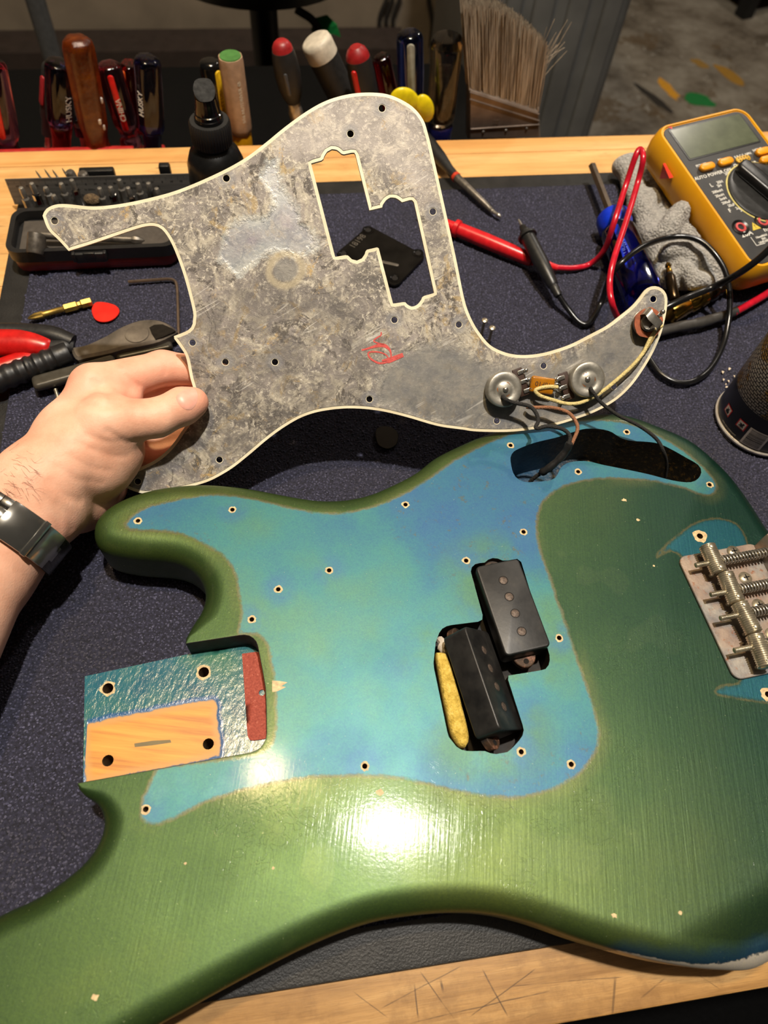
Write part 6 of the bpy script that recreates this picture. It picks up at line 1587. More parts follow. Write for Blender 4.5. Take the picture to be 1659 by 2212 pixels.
# black finger rests with their screws
def rest(label, p0px, p1px, z, wd):
    a, b = onz(p0px, z), onz(p1px, z); L = np.linalg.norm(b-a); M = frame((a+b)/2, b-a, z=(0, 0, 1))
    t = thing('finger_rest', label, 'finger rest', (a+b)/2-np.array([0, 0, z-1]))
    mb = MB(M); mb.rbox((0, 0, -1), (L, wd, 7), 2.8, seg=4, rz=3.5); mb.build('bar', simple('worn_black_bar', (64, 60, 52), .32), t)
    for sx, s_ in ((-.28, 1), (.3, 1)):
        mb = MB(M); screw_rod(mb, (L*sx, wd*.4, -4), (L*sx, wd*.4+9, -5), 1.4, 1.0); mb.build('screw', nickel, t)
        mb = MB(M); screw_rod(mb, (L*sx, -wd*.5, -5), (L*sx, -wd*.5-9, -6), 1.4, 1.0); mb.build('screw', nickel, t)
    return t
rest('worn black finger rest bar beside the hand below the side cutters', (70, 829), (250, 779), 9, 12)
rest('black finger rest bar lying under the head of the side cutters', (250, 770), (372, 744), 5.2, 10)

# precision screwdriver behind the guard
a, b, c, d = onz((905, 285), 6), onz((982, 380), 6), onz((1062, 455), 4), onz((1084, 470), 3.5)
t = thing('precision_screwdriver', 'slim black screwdriver with a red ring and steel barrel', 'screwdriver', (b[0], b[1], 0))
u = b-a; L_ = np.linalg.norm(u)
mb = MB(); mb.lathe(a, b, [(0, 5), (2, 6.3), (L_*.3, 7), (L_*.6, 6.2), (L_*.85, 4.3), (L_, 4.2)], 20); mb.build('handle', black_rubber, t)
mb = MB(); mb.lathe(b, c, [(0, 4.3), (.4, 4.6), (3, 4.6), (3.4, 4.2)], 20); mb.build('red_ring', simple('red_ring', (206, 62, 36), .4), t)
L2 = np.linalg.norm(c-b); mb = MB(); mb.lathe(b, c, [(3.2, 4.0), (L2*.9, 3.0), (L2*.92, 2.4), (L2, 2.4)], 20); mb.build('barrel', dark_steel, t)
mb = MB(); mb.lathe(c, d, [(0, 2.0), (2, 2.0), (2.5, 1.5), (6, 1.5), (7, 1.9), (9, 1.9), (11, .6)], 12); mb.build('bit', steel, t)

# test probes and their leads
M_pr = simple('probe_red', (204, 26, 34), .3); M_lr = simple('lead_red', (190, 24, 44), .25); M_lb = simple('lead_black', (20, 20, 21), .25)
def lead(name, label, pxz, r, mat, n=8, cat='cable'):
    mb = MB(); mb.tube(catmull([onz(p, z) for p, z in pxz], n), r, 12); return tag(mb.build(name, mat, smooth=60), label, cat)
a, b = onz((900, 458), 7), onz((1150, 562), 7); L_ = np.linalg.norm(b-a)
t = thing('test_probe', 'red test probe lying under the black one', 'test probe', (a+b)/2-np.array([0, 0, 6]))
mb = MB(); mb.lathe(a, b, [(0, 1), (18, 1), (19, 4), (L_*.28, 4.5), (L_*.33, 4.8), (L_*.34, 7.6), (L_*.37, 7.6), (L_*.38, 6.0), (L_*.6, 6.4), (L_*.98, 5.6), (L_, 5.0)], 22); mb.build('probe_body', M_pr, t)
e = onz((1204, 579), 4.5); mb = MB(); mb.lathe(b, e, [(0, 4.6), (3, 3.6), (6, 3.9), (8, 3.3), (10, 3.6), (12, 3.1), (14, 3.4), (17, 2.9), (np.linalg.norm(e-b), 2.6)], 18); mb.build('strain_relief', M_pr, t)
lead('probe_lead', 'red test lead looping up over the blue screwdriver', [((1200, 578), 4.5), ((1240, 579), 3), ((1275, 570), 3), ((1305, 540), 20), ((1326, 482), 44), ((1352, 400), 58), ((1372, 340), 76), ((1383, 323), 80), ((1389, 345), 78), ((1376, 400), 62), ((1352, 480), 56), ((1326, 560), 52), ((1317, 610), 44), ((1322, 655), 38), ((1340, 695), 18), ((1380, 740), 12)], 2.4, M_lr)
a, b = onz((1120, 474), 24), onz((1207, 640), 13); L_ = np.linalg.norm(b-a)
t = thing('test_probe', 'black test probe lying across the red one', 'test probe', (a+b)/2-np.array([0, 0, 14]))
mb = MB(); mb.lathe(a, b, [(0, .6), (2, 1.0), (7, 1.1)], 10); mb.build('probe_tip', steel, t)
mb = MB(); mb.lathe(a, b, [(7, 1.5), (8, 2.6), (13, 3.6), (14, 4.6), (18, 5.0), (18.5, 8.0), (20.5, 8.2), (21, 6.2), (L_*.6, 6.2), (L_*.86, 4.6), (L_*.88, 3.6), (L_*.92, 3.9), (L_*.94, 3.3), (L_*.97, 3.6), (L_, 2.7)], 22); mb.build('probe_body', simple('probe_black', (30, 30, 30), .4), t)
lead('probe_lead', 'black test lead curling across the towel and back over the mat', [((1204, 634), 13), ((1225, 665), 7), ((1250, 695), 3), ((1268, 700), 3), ((1283, 683), 4), ((1300, 650), 8), ((1318, 598), 30), ((1345, 565), 42), ((1390, 532), 44), ((1440, 514), 40), ((1480, 511), 42), ((1515, 522), 42), ((1545, 550), 40), ((1568, 590), 34), ((1576, 640), 24), ((1574, 690), 14), ((1562, 745), 6), ((1535, 795), 3.5), ((1500, 822), 3), ((1462, 826), 3), ((1425, 806), 3), ((1398, 770), 3), ((1376, 756), 3)], 2.3, M_lb)
lead('meter_lead', 'thick black lead running from the meter over the gold plug', [((1720, 470), 92), ((1659, 541), 70), ((1600, 588), 50), ((1540, 620), 26), ((1480, 645), 24), ((1440, 664), 20), ((1400, 690), 10), ((1360, 715), 6)], 2.7, M_lb)
a, b = onz((1590, 672), 7), onz((1425, 716), 7)
t = thing('spliced_lead', 'red lead with a grey heat-shrink splice at the right', 'cable', (a+b)/2-np.array([0, 0, 6.5]))
mb = MB(); mb.tube(catmull([onz((1750, 586), 6), onz((1690, 614), 6), onz((1640, 645), 6.5), onz((1585, 676), 7)], 8), 3.0, 12); mb.build('red_lead', M_lr, t)
mb = MB(); mb.tube(catmull([a, onz((1555, 684), 7), onz((1512, 697), 7), onz((1470, 705), 7), b, onz((1380, 730), 6)], 5), [3.6, 3.7, 3.9, 3.6, 3.8, 4.3, 4.0, 4.2, 4.4, 4.2, 4.6, 4.2, 4.0, 4.0, 4.2, 4.2, 4.0, 4.0, 4.0, 4.0, 4.0, 3.9, 3.9, 3.9, 3.8, 3.8][:26], 14); mb.build('heat_shrink', simple('grey_shrink', (62, 60, 58), .45), t)

# blue screwdriver
a, b, s0 = onz((1322, 468), 17), onz((1392, 648), 17), onz((1277, 357), 17)
u = (b-a)/np.linalg.norm(b-a); s0 = a-u*np.linalg.norm(a-s0); L_ = np.linalg.norm(b-a)
t = thing('large_screwdriver', 'large clear blue screwdriver with a dark steel blade beside the towel', 'screwdriver', (a+b)/2-np.array([0, 0, 17]))
P_blue = simple('blue_plastic', (16, 50, 190), .3); C_b2 = clear('clear_royal_blue', (60, 74, 200), .06)
mb = MB(); mb.lathe(s0, a, [(0, 3.0), (1, 3.6), (np.linalg.norm(a-s0)+4, 3.6)], 6); mb.build('blade', simple('brown_steel', (104, 92, 80), .4, .85), t, smooth=20)
mb = MB(); mb.lathe(a, b, [(0, 8), (1, 13), (3, 14.6), (12, 14.8), (15, 13), (18, 11.6)], 32); mb.build('collar', P_blue, t)
mb = MB(); mb.lathe(a, b, [(16, 11), (20, 13.5), (26, 15.5), (L_-8, 16.4), (L_-2, 15.6), (L_, 13)], 36, flute=lambda q, s_: 1+.03*math.cos(6*q)); mb.build('handle', C_b2, t)
mb = MB(); mb.lathe(a, b, [(18, 7.5), (L_-14, 7.5), (L_-12, 6)], 20); mb.build('core', simple('deep_blue_core', (14, 20, 96), .3), t)
cdv = camdir((a+b)/2); cdv -= u*np.dot(cdv, u); cdv /= np.linalg.norm(cdv)
mb = MB(frame(a+u*(L_*.55)+cdv*15.2, u, z=cdv)); mb.prism([(-L_*.28, -2.2), (L_*.2, -4.2), (L_*.27, 0), (L_*.2, 4.2), (-L_*.28, 2.2)], -.6, .9, bev=.3); fa = mb.build('blue_inlay', P_blue, t, smooth=30)
text('lettering', 'SUMMIT', frame(a+u*(L_*.5)+cdv*16.2, u, z=cdv), 7, simple('pale_blue_print', (110, 130, 220), .4), fa, depth=.05)

# plugs by the towel
def plug(label, apx, az, bpx, bz, prof, mats, cat='plug'):
    a, b = onz(apx, az), onz(bpx, bz); L = np.linalg.norm(b-a); t = thing('audio_plug', label, cat, (a+b)/2-np.array([0, 0, min(az, bz)-.5]))
    for nm, pr, mt in prof: mb = MB(); mb.lathe(a, b, [(f*L, r) for f, r in pr], 24); mb.build(nm, mats[mt], t)
    return t
GM = {'g': simple('gold_plate', (200, 160, 72), .18, 1.0), 'k': simple('dark_barrel', (62, 50, 36), .22, .9), 'b': black_plastic}
plug('slim gold-tipped audio plug resting on the towel', (1442, 567), 26, (1456, 648), 20, [('tip', [(0, .8), (.05, 2.2), (.11, 2.6), (.14, 1.6), (.17, 2.2), (.26, 2.6), (.3, 2.6)], 'g'), ('insulator_ring', [(.3, 2.75), (.34, 2.75)], 'b'), ('barrel', [(.34, 3.2), (.4, 4.2), (.95, 4.4), (1, 3.4)], 'k')], GM)
plug('large gold and black audio plug lying at the end of the towel', (1446, 682), 7.5, (1562, 618), 7.5, [('barrel', [(0, 5.5), (.02, 7), (.28, 7), (.3, 6.4), (.34, 6.4), (.36, 7.2), (.62, 7.2)], 'g'), ('sleeve', [(.62, 6.2), (.66, 5.2), (.72, 7), (.8, 7.2), (.86, 5.4), (.92, 6.6), (1, 5)], 'k')], GM)
# neck plate
np_px = [(727,547),(733,540),(783,497),(792,489),(802,489),(910,546),(917,553),(915,558),(862,613),(852,617),(843,614),(736,555)]
mb = MB(); A_p = resample([onz(p, 2.4)[:2] for p in np_px], 2); n = NT('black_chrome'); n.set(color=n.ramp(n.noise(60, 4), [(.3, lin((20, 20, 21))), (.7, lin((42, 41, 40)))]), metal=.8, rough=.22)
npt = thing('neck_plate', 'black four-hole neck plate on the mat seen through the pickguard opening', 'neck plate', onz((822, 552), 0))
mb.prism(A_p, .2, 2.4, bev=.5); mb.build('plate', n.m, npt, smooth=30)
for px in ((795, 497), (903, 547), (853, 601), (742, 548)):
    q = onz(px, 2.4); mb = MB(); mb.lathe(q, q+np.array([0, 0, 1]), [(0, 5.2), (.35, 5.0), (.4, 3.9), (.1, 3.2)], 24, caps=(True, False)); r_ = mb.build('hole_rim', n.m, npt)
    mb = MB(); mb.cyl(q+np.array([0, 0, .02]), q+np.array([0, 0, .16]), 2.7, seg=18); mb.build('hole', M_hdark, r_)
e1 = onz((903, 547), 2.4)-onz((795, 497), 2.4); e1 /= np.linalg.norm(e1); e2 = onz((742, 548), 2.4)-onz((795, 497), 2.4); e2 /= np.linalg.norm(e2)
text('stamped_number', '18198', frame(onz((773, 521), 2.42), -e2, z=(0, 0, 1)), 8, dark_steel, npt, depth=.05)
mb = MB(frame(onz((838, 568), 2.4), e1*.8-e2*.25, z=(0, 0, 1))); mb.rbox((0, 0, 0), (19, 3, .4), .2, rz=1.45); mb.build('stamped_bar', dark_steel, npt)
# two small screws standing beside the guard
for i, (tp, bt) in enumerate((((1036, 690), (1040, 722)), ((1053, 708), (1056, 738)))):
    b = onz(bt, 0); a = onpl(tp, b, FWD*np.array([0, 1, 0])/1.0); L_ = 14
    t = thing('small_screw', ['small steel screw standing head up, farther from the jack', 'small steel screw standing head up, nearer the jack'][i], 'screw', b)
    mb = MB(); screw_rod(mb, b, b+np.array([0, 0, L_]), 1.2, 1.0); mb.build('thread', nickel, t)
    mb = MB(); mb.lathe(b+np.array([0, 0, L_]), b+np.array([0, 0, 30]), [(0, 1.2), (.8, 2.6), (1.6, 2.4), (2.2, 1.2)], 14); mb.build('screw_head', nickel, t)

# multimeter
MT0 = np.array([200., 614., 66.]); mX = np.array([.867, .5, 0]); mX /= np.linalg.norm(mX); mY = np.array([.49, -.852, -.181]); mY -= mX*np.dot(mX, mY); mY /= np.linalg.norm(mY)
MMt = frame(MT0, mX, y=-mY)                      # local: x right, y up the face, z out of it
def ml(px):
    q = onpl(px, MT0, MMt[:3, 2])-MT0; return (float(q@MMt[:3, 0]), float(q@MMt[:3, 1]))
meter = thing('multimeter', 'yellow multimeter with a dark face and round dial propped behind the towel', 'multimeter', MT0-np.array([0, 0, 66]), M=MMt)
n = NT('yellow_holster'); n.set(color=n.ramp(n.noise(14, 5), [(.3, lin((206, 138, 8))), (.7, lin((226, 164, 20)))]), rough=.42)
sp_ = n.step(n.noise(70, 5, .7), .66, .72); n.set(color=n.mix(n.math('MULTIPLY', sp_, .6), n.b.inputs['Base Color'].links[0].from_socket, lin((110, 66, 14)))); M_yel = n.m
Wm, Lm = 92.0, 152.0
def ringm(loops): # loft of loops (list of (poly, z))
    mb = MB(MMt); k = len(loops[0][0]); vv = []
    for P2_, z in loops: vv += [(p[0], p[1], z) for p in P2_]
    ff = []
    for i in range(len(loops)-1):
        for j in range(k): ff.append((i*k+j, i*k+(j+1) % k, (i+1)*k+(j+1) % k, (i+1)*k+j))
    ff += [tuple(range(k))[::-1], tuple((len(loops)-1)*k+j for j in range(k))]; mb.add(vv, ff); return mb
rc = lambda m, r: rrect(-m, Wm+m, -Lm-m, m, r, 8)
ringm([(rc(-4, 8), -35), (rc(1, 12), -32), (rc(5, 15), -24), (rc(5.5, 15), -13), (rc(4, 14), -3), (rc(2.2, 12.5), .2), (rc(.6, 11), .4), (rc(.2, 10.5), -.8)]).build('holster', M_yel, meter, smooth=50)
mb = MB(MMt); mb.prism(rrect(.4, Wm-.4, -Lm+.4, -.4, 10, 8), -2, -.2, bev=.4); n = NT('meter_face'); n.set(color=n.ramp(n.noise(40, 4), [(.3, lin((38, 38, 39))), (.7, lin((54, 53, 52)))]), rough=.45); fc = mb.build('face', n.m, meter, smooth=30)
lcd = [ml(p) for p in ((1450, 287), (1592, 243), (1640, 303), (1492, 345))]; x0 = np.mean([lcd[0][0], lcd[3][0]]); x1 = np.mean([lcd[1][0], lcd[2][0]]); y1 = np.mean([lcd[0][1], lcd[1][1]]); y0 = np.mean([lcd[2][1], lcd[3][1]])
mb = MB(MMt); mb.prism(rrect(x0-1.5, x1+1.5, y0-1.5, y1+1.5, 1.5), -.3, .15, bev=.1); mb.build('display_bezel', simple('lcd_bezel', (18, 18, 18), .3), meter, smooth=20)
mb = MB(MMt); mb.prism(rrect(x0, x1, y0, y1, .5), .0, .35); n = NT('lcd_glass'); n.set(color=n.ramp(n.noise(60, 5), [(.3, lin((70, 76, 58))), (.7, lin((88, 94, 74)))]), rough=.2); mb.build('display', n.m, meter, smooth=0)
def mtext(s, px, size, ang=0.0, par=None, mat=white_print):
    x, y = ml(px); return text('meter_print', s, MMt@frame((x, y, -.12), (math.cos(ang), math.sin(ang), 0), z=(0, 0, 1)), size, mat, meter, depth=.06, bold=.06)
P_btn = simple('orange_button', (232, 152, 18), .35)
for px, (w_, h_) in (((1525, 364), (15, 7)), ((1565, 353), (15, 7)), ((1645, 331), (15, 7)), ((1654, 348), (15, 7))):
    x, y = ml(px); mb = MB(MMt); mb.rbox((x, y, 1.6), (w_, h_, 4.2), 1.3, seg=3, rz=h_*.48); mb.build('button', P_btn, meter, smooth=50)
x, y = ml((1604, 345)); mb = MB(MMt); mb.rbox((x, y, .6), (15, 6.5, 1.8), .6, seg=2, rz=3); sk = mb.build('transistor_socket', simple('socket_yellow', (206, 160, 50), .45), meter)
for r_ in (-1, 1):
    for k in range(4): mb = MB(MMt); mb.cyl((x-4.5+3*k, y+r_*1.5, 1.4), (x-4.5+3*k, y+r_*1.5, 1.6), .7, seg=8); mb.build('socket_hole', dark_print, sk)
dx_, dy_ = ml((1648, 414)); Rd = abs(ml((1563, 408))[0]-dx_)*.98; Rd = min(max(Rd, 22), 34)
mb = MB(MMt); mb.lathe((dx_, dy_, -.3), (dx_, dy_, 9), [(0, Rd), (.3, Rd), (.4, Rd-1.2)], 60, caps=(False, False)); mb.build('dial_ring', simple('ring_yellow', (200, 186, 110), .5), meter)
mb = MB(MMt); mb.lathe((dx_, dy_, -.2), (dx_, dy_, 9), [(0, Rd-1.2), (1.2, Rd-1.6), (2.2, Rd-4), (1.4, Rd-10), (1.2, .5)], 60); mb.build('dial', simple('dial_black', (40, 40, 40), .32), meter)
mb = MB(MMt@frame((dx_, dy_, 1), (math.cos(-1.25), math.sin(-1.25), 0), z=(0, 0, 1))); mb.rbox((0, 0, 4.2), (2*Rd-5, 14, 8.5), 2.4, seg=3, rz=5); kn = mb.build('knob_bar', simple('knob_black', (26, 26, 27), .35), meter)
mb = MB(MMt@frame((dx_, dy_, 1), (math.cos(-1.25), math.sin(-1.25), 0), z=(0, 0, 1))); mb.box((Rd*.5, 0, 8.5), (Rd*.7, .7, .3)); mb.build('pointer', white_print, kn, smooth=0)
for s, px, sz, an in (('POWER', (1516, 356), 3.0, 0), ('B/L', (1556, 345), 3.0, 0), ('HOLD', (1637, 323), 3.4, 0), ('E B C E  NPN', (1605, 335), 2.8, 0), ('E B C E  PNP', (1616, 354), 2.8, 0), ('AUTO POWER OFF', (1541, 376), 4.0, 0), ('\u03a9', (1590, 359), 5.0, 0),
    ('200', (1571, 375), 3.2, 0), ('2k', (1583, 369), 3.2, 0), ('20k', (1596, 364), 3.2, 0), ('200k', (1611, 361), 3.2, 0), ('2M', (1627, 360), 3.2, 0), ('20M', (1644, 361), 3.2, 0), ('20H', (1555, 393), 3.2, 0), ('2H', (1554, 401), 3.2, 0), ('200mH', (1550, 413), 3.2, 0), ('20mH', (1555, 422), 3.2, 0), ('2mH', (1562, 429), 3.2, 0), ('200uF', (1569, 437), 3.2, 0), ('20uF', (1580, 443), 3.2, 0), ('2uF', (1595, 449), 3.2, 0), ('200nF', (1608, 452), 3.2, 0), ('20nF', (1627, 454), 3.2, 0), ('\u00b0F', (1644, 452), 3.2, 0), ('L', (1537, 400), 4.6, 0), ('F', (1577, 455), 4.6, 0), ('20A', (1613, 505), 6.2, 0), ('mA', (1659, 493), 6.0, 0), ('10secMAX', (1645, 510), 2.4, 0), ('20A', (1650, 515), 2.4, 0), ('UNFUSED', (1652, 521), 2.4, 0)):
    mtext(s, px, sz*1.15, an)
mtext('V', (1450, 276), 5.5, .25, mat=simple('red_print', (226, 40, 60), .4))
lx, ly = ml((1618, 512)); mb = MB(MMt); mb.box((lx+1.5, ly-5, -.1), (.5, 9, .1)); mb.box((lx+6, ly-9.5, -.1), (9, .5, .1)); mb.build('print_line', white_print, meter, smooth=0)
for px in ((1600, 491), (1648, 478)):
    x, y = ml(px); mb = MB(MMt); mb.lathe((x, y, -1), (x, y, 5), [(0, 7.6), (1.4, 7.6), (1.9, 7.0), (1.0, 5.4), (.3, 5.2)], 28, caps=(True, False)); jk2 = mb.build('jack_well', simple('jack_black', (16, 16, 16), .35), meter)
    mb = MB(MMt); mb.lathe((x, y, -.6), (x, y, 3), [(0, 4.6), (1.2, 4.6), (1.3, 2.9), (.2, 2.7)], 24, caps=(True, False)); mb.build('jack_ring', simple('jack_red', (196, 74, 74), .4), jk2)
    mb = MB(MMt); mb.cyl((x, y, -.3), (x, y, -.05), 2.7, seg=18); mb.build('jack_hole', dark_print, jk2)
x, y = ml((1631, 489)); mb = MB(MMt); mb.prism([(x-4.4, y-3.2), (x+4.4, y-3.2), (x, y+4.4)], -.2, .05); wt = mb.build('warning_triangle', simple('warning_yellow', (206, 180, 60), .5), meter, smooth=0)
text('warning_bolt', '!', MMt@frame((x, y-.2, .08), (1, 0, 0), z=(0, 0, 1)), 5.5, dark_print, meter, depth=.03)
# stand leg folded out behind the meter
mb = MB(MMt); mb.rbox((Wm/2, -26, -47), (Wm-24, 8, 26), 2.5, seg=2); mb.build('prop_stand', M_yel, meter)
# little red plastic flag stuck to the holster
q0, q1, q2 = [onpl(p, MT0-mX*5.8, mX) for p in ((1437, 352), (1455, 383), (1426, 386))]
flag = MB(); outw = -mX*2.0
flag.add([q0, q1, q2, q0+outw*1.2, q1+outw*2.2, q2+outw*.3], [(0, 1, 2), (5, 4, 3), (0, 3, 4, 1), (1, 4, 5, 2), (2, 5, 3, 0)])
fo = flag.build('red_chip', simple('flag_red', (214, 52, 34), .35), smooth=0); tag(fo, 'small red plastic sliver on the side of the yellow meter', 'chip')

# grey terry towel
TW = {k: onz(p, z) for k, (p, z) in {'a': ((1352, 362), 11), 'b': ((1385, 440), 13), 'c': ((1418, 520), 13), 'd': ((1442, 600), 10), 'e': ((1400, 372), 12), 'f': ((1440, 440), 14), 'g': ((1470, 520), 12), 'h': ((1490, 600), 9), 'e2': ((1378, 366), 12),
   'i': ((1440, 500), 26), 'j': ((1468, 462), 32), 'k': ((1502, 458), 32), 'l': ((1518, 490), 28), 'm': ((1512, 520), 22), 'n': ((1470, 470), 24),
   'o': ((1445, 545), 24), 'p': ((1480, 538), 28), 'q': ((1530, 575), 20), 'r': ((1448, 560), 18), 's': ((1500, 605), 18), 't': ((1545, 610), 12), 'u': ((1520, 640), 7), 'v': ((1470, 640), 7), 'w': ((1555, 560), 9)}.items()}
TL = [('a','b',10,5),('b','c',11,5),('c','d',9,5),('e','f',11,6),('f','g',11,6),('g','h',9,5),('a','e',11,7),('b','f',12,7),('c','g',12,7),('d','h',9,5),
      ('i','j',8.5,5),('j','k',9,5),('k','l',9,4),('l','m',9,4),('n','m',8,5),('o','p',8,3.5),('p','q',8,2),('r','s',7.5,2),('s','t',7.5,2),('q','t',7,3),('h','w',8,5),('g','q',9,5)]
def towel_sdf(P):
    d = None
    for a, b, r, k in TL:
        q = rcone(P, TW[a], TW[b], r, r); d = q if d is None else smin(d, q, k)
    w = .55*np.sin(P[..., 0]*1.9+1.3*np.sin(P[..., 1]*.9))*np.sin(P[..., 1]*2.1+np.sin(P[..., 2]*1.1))*np.sin(P[..., 2]*1.8+.7)
    w += 1.3*np.sin(P[..., 0]*.21+.6)*np.sin(P[..., 1]*.17+P[..., 2]*.2)
    L_ = (P-MT0)@MMt[:3, :3]; c_ = np.array([Wm/2, -Lm/2, -17.0]); h_ = np.array([Wm/2+6.5, Lm/2+6.5, 19.0])
    q_ = np.abs(L_-c_)-h_+12; bx_s = np.linalg.norm(np.maximum(q_, 0), axis=-1)+np.minimum(q_.max(-1), 0)-12
    return np.maximum(np.maximum(d+w, -P[..., 2]+.6), 1.0-bx_s)
tp_ = np.array(list(TW.values())); tlo, thi = tp_.min(0)-18, tp_.max(0)+18; tlo[2] = -2
th = 1.25; X_, Y_, Z_ = [np.arange(tlo[i], thi[i], th) for i in range(3)]
FT = sparse_field(towel_sdf, towel_sdf, X_, Y_, Z_)
TV, TF_ = surface_nets(FT, tlo, th)
n = NT('grey_terry'); geo = n.obj()
n.set(color=n.ramp(n.noise(420, 4, .7), [(.3, lin((120, 118, 114))), (.5, lin((170, 167, 162))), (.72, lin((206, 203, 196)))]), rough=.95, sheen=.3, normal=n.bump(n.math('ADD', n.noise(650, 4, .7), n.voro(520)), .9, .0022))
mb = MB(); mb.add(TV, TF_.tolist()); tag(mb.build('towel', n.m, smooth=180), 'crumpled grey terry towel between the blue screwdriver and the meter', 'towel')

# aerosol can at the right edge
CC = np.array([275., 357., 0.]); CR = 33.0
can = thing('aerosol_can', 'black aerosol can with fine print and hazard diamonds at the right edge', 'aerosol can', CC)
mb = MB(); mb.lathe(CC, CC+np.array([0, 0, 1]), [(0, CR-3.5), (.4, CR-.6), (1.4, CR+.7), (3.0, CR+.9), (4.0, CR+.2), (4.6, CR-1.0)], 72); mb.build('bottom_rim', simple('tin_rim', (214, 206, 194), .3, .5), can)
n = NT('can_print')
tcn = n.node('ShaderNodeSeparateXYZ'); n.put(tcn.inputs[0], n.obj())
ang = n.math('ARCTAN2', tcn.outputs[1], tcn.outputs[0]); cv = n.node('ShaderNodeCombineXYZ'); n.put(cv.inputs[0], n.math('MULTIPLY', ang, .033)); n.put(cv.inputs[1], tcn.outputs[2])
br_ = n.node('ShaderNodeTexBrick', offset=.37, squash=1.0); n.put(br_.inputs['Vector'], cv.outputs[0]); br_.inputs['Scale'].default_value = 1.0
br_.inputs['Brick Width'].default_value = .0042; br_.inputs['Row Height'].default_value = .0021; br_.inputs['Mortar Size'].default_value = .00042; br_.inputs['Mortar Smooth'].default_value = .3
br_.inputs['Color1'].default_value = (1, 1, 1, 1); br_.inputs['Color2'].default_value = (1, 1, 1, 1); br_.inputs['Mortar'].default_value = (0, 0, 0, 1)
wn = n.noise(2200, 2, .6, cv.outputs[0]); ink = n.math('MULTIPLY', br_.outputs['Color'], n.step(wn, .40, .52))
zone = n.step(tcn.outputs[2], .0345, .0350); ink = n.math('MULTIPLY', ink, zone)
gold = n.step(n.noise(60, 2, .5, cv.outputs[0]), .5, .56)
n.set(color=n.mix(ink, lin((16, 17, 17)), n.mix(gold, lin((206, 200, 190)), lin((190, 150, 60)))), rough=.3); M_canp = n.m
mb = MB(); mb.lathe(CC, CC+np.array([0, 0, 1]), [(4.4, CR-.8), (6, CR), (60, CR), (130, CR), (175, CR), (182, CR-2), (192, CR-12), (198, CR-16)], 72); mb.build('can_wall', M_canp, can)
mb = MB(); mb.lathe(CC, CC+np.array([0, 0, 1]), [(196, 17), (198, 22), (230, 22), (234, 20)], 36); mb.build('cap', black_plastic, can)
def oncyl(px, R):
    d = ray(px); o = CAM-CC; A = d[0]**2+d[1]**2; B_ = 2*(o[0]*d[0]+o[1]*d[1]); C_ = o[0]**2+o[1]**2-R*R; D = B_*B_-4*A*C_
    t = (-B_-math.sqrt(max(D, 0)))/(2*A); q = CAM+d*t; return math.atan2(q[1]-CC[1], q[0]-CC[0]), q[2]
def wrap(nm, verts, faces, mat, a0, z0, R, par, rot=0.0):
    """flat print (x along the wall, y up) bent round the can"""
    vv = []
    for x, y, *r_ in verts:
        X = x*math.cos(rot)-y*math.sin(rot); Y = x*math.sin(rot)+y*math.cos(rot); a = a0+X/R; vv.append(CC+np.array([math.cos(a)*(R), math.sin(a)*(R), z0+Y]))
    mb = MB(); mb.add(vv, faces); return mb.build(nm, mat, par, smooth=0, weld=False)
def grid(w_, h_, k=8):
    vv = [(-w_/2+w_*i/k, -h_/2+h_*j) for j in (0, 1) for i in range(k+1)]; return vv, [(i, i+1, k+2+i, k+1+i) for i in range(k)]
M_hr, M_hw = simple('hazard_red', (186, 44, 44), .4), simple('hazard_white', (206, 196, 190), .4)
for px, kind in (((1573, 886), 0), ((1602, 918), 1)):
    a0, z0 = oncyl(px, CR+.1); s_ = 7.6
    v_, f_ = grid(s_, s_, 6); dm = wrap('hazard_frame', v_, f_, M_hr, a0, z0, CR+.12, can, math.pi/4*.0)
    v_, f_ = grid(s_-1.6, s_-1.6, 6); wrap('hazard_field', v_, f_, M_hw, a0, z0, CR+.2, dm)
    sym = [(-1.6, -2.4), (1.6, -2.4), (2.2, -.4), (1.0, .6), (1.2, 2.4), (0, 1.2), (-1.2, 2.0), (-1.0, .2), (-2.2, -.6)] if kind == 0 else [(-2.4, -2), (-.6, -1.2), (0, -2.2), (.6, -1.2), (2.4, -2), (1.2, 0), (2.2, 1.6), (.8, 2.4), (.3, 1.0), (-.6, 1.4), (-2.2, 1.0), (-1.0, 0)]
    wrap('hazard_symbol', sym, [tuple(range(len(sym)))], dark_print, a0, z0, CR+.28, dm)
a0, z0 = oncyl((1632, 948), CR); v_, f_ = grid(15, 17, 8); bc = wrap('barcode_field', v_, f_, M_hw, a0, z0-1, CR+.15, can)
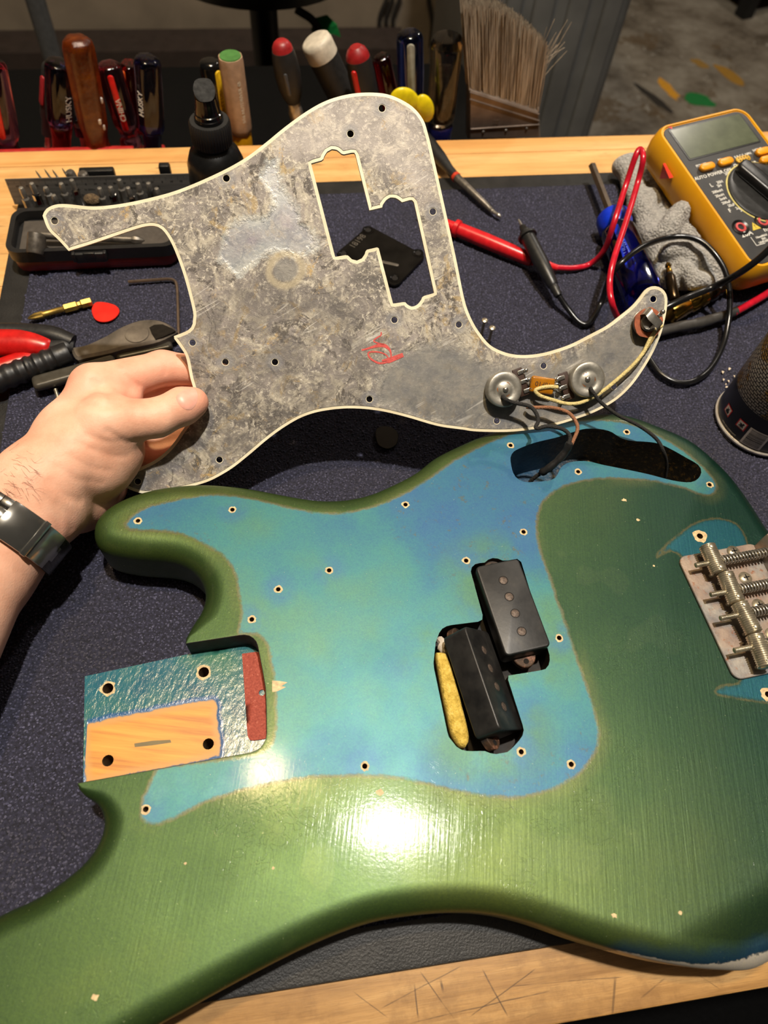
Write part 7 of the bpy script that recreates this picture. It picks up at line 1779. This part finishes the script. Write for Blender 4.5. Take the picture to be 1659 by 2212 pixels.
rr = random.Random(3); y = -7.2; vv = []; ff = []
while y < 7.2:
    h_ = rr.choice((.35, .5, .8, .35)); b = len(vv)
    for i in range(9): vv += [(-6.0+12*i/8, y), (-6.0+12*i/8, y+h_)]
    ff += [(b+2*i, b+2*i+2, b+2*i+3, b+2*i+1) for i in range(8)]; y += h_+rr.choice((.35, .5, .7))
wrap('barcode_bars', vv, ff, dark_print, a0, z0-1, CR+.25, bc)
def wtext(nm, s, px, size, mat):
    a0, z0 = oncyl(px, CR); c = bpy.data.curves.new('t', 'FONT'); c.body = s; c.size = size; c.align_x = 'CENTER'; c.align_y = 'CENTER'; c.resolution_u = 2; c.offset = .05
    o = bpy.data.objects.new('t', c); col.objects.link(o); me = bpy.data.meshes.new_from_object(o.evaluated_get(bpy.context.evaluated_depsgraph_get()))
    v_ = [(v.co.x, v.co.y) for v in me.vertices]; f_ = [tuple(p.vertices) for p in me.polygons]; bpy.data.objects.remove(o); bpy.data.curves.remove(c)
    return wrap(nm, v_, f_, mat, a0, z0, CR+.15, can)
wtext('can_lettering', '200% VOC COMPLIANT', (1573, 925), 1.5, cream_print); wtext('can_lettering', 'F41R DSS-6-LMH', (1570, 936), 2.3, white_print); wtext('can_lettering', 'ETR93-01-415-6676', (1566, 943), 1.5, cream_print)
# shards of glitter beside the can
rr = random.Random(8)
for i in range(8):
    q = onz((rr.uniform(1560, 1600), rr.uniform(792, 838)), .4); M = zframe(q, rr.uniform(0, 3)); s_ = rr.uniform(.5, 1.4)
    mb = MB(M); mb.add([(-s_, -s_*.5, .1), (s_*.8, -s_*.6, .5), (s_, s_*.6, .2), (-s_*.4, s_*.7, .9)], [(0, 1, 2, 3)]); mb.add([(-s_, -s_*.5, -.2), (s_*.8, -s_*.6, .2), (s_, s_*.6, -.1), (-s_*.4, s_*.7, .6)], [(3, 2, 1, 0)]); tag(mb.build('pale_shard', simple('pale_shard', (222, 206, 182), .4), smooth=0), 'tiny pale shard of debris on the mat beside the can', 'debris', 'pale shards beside the can')
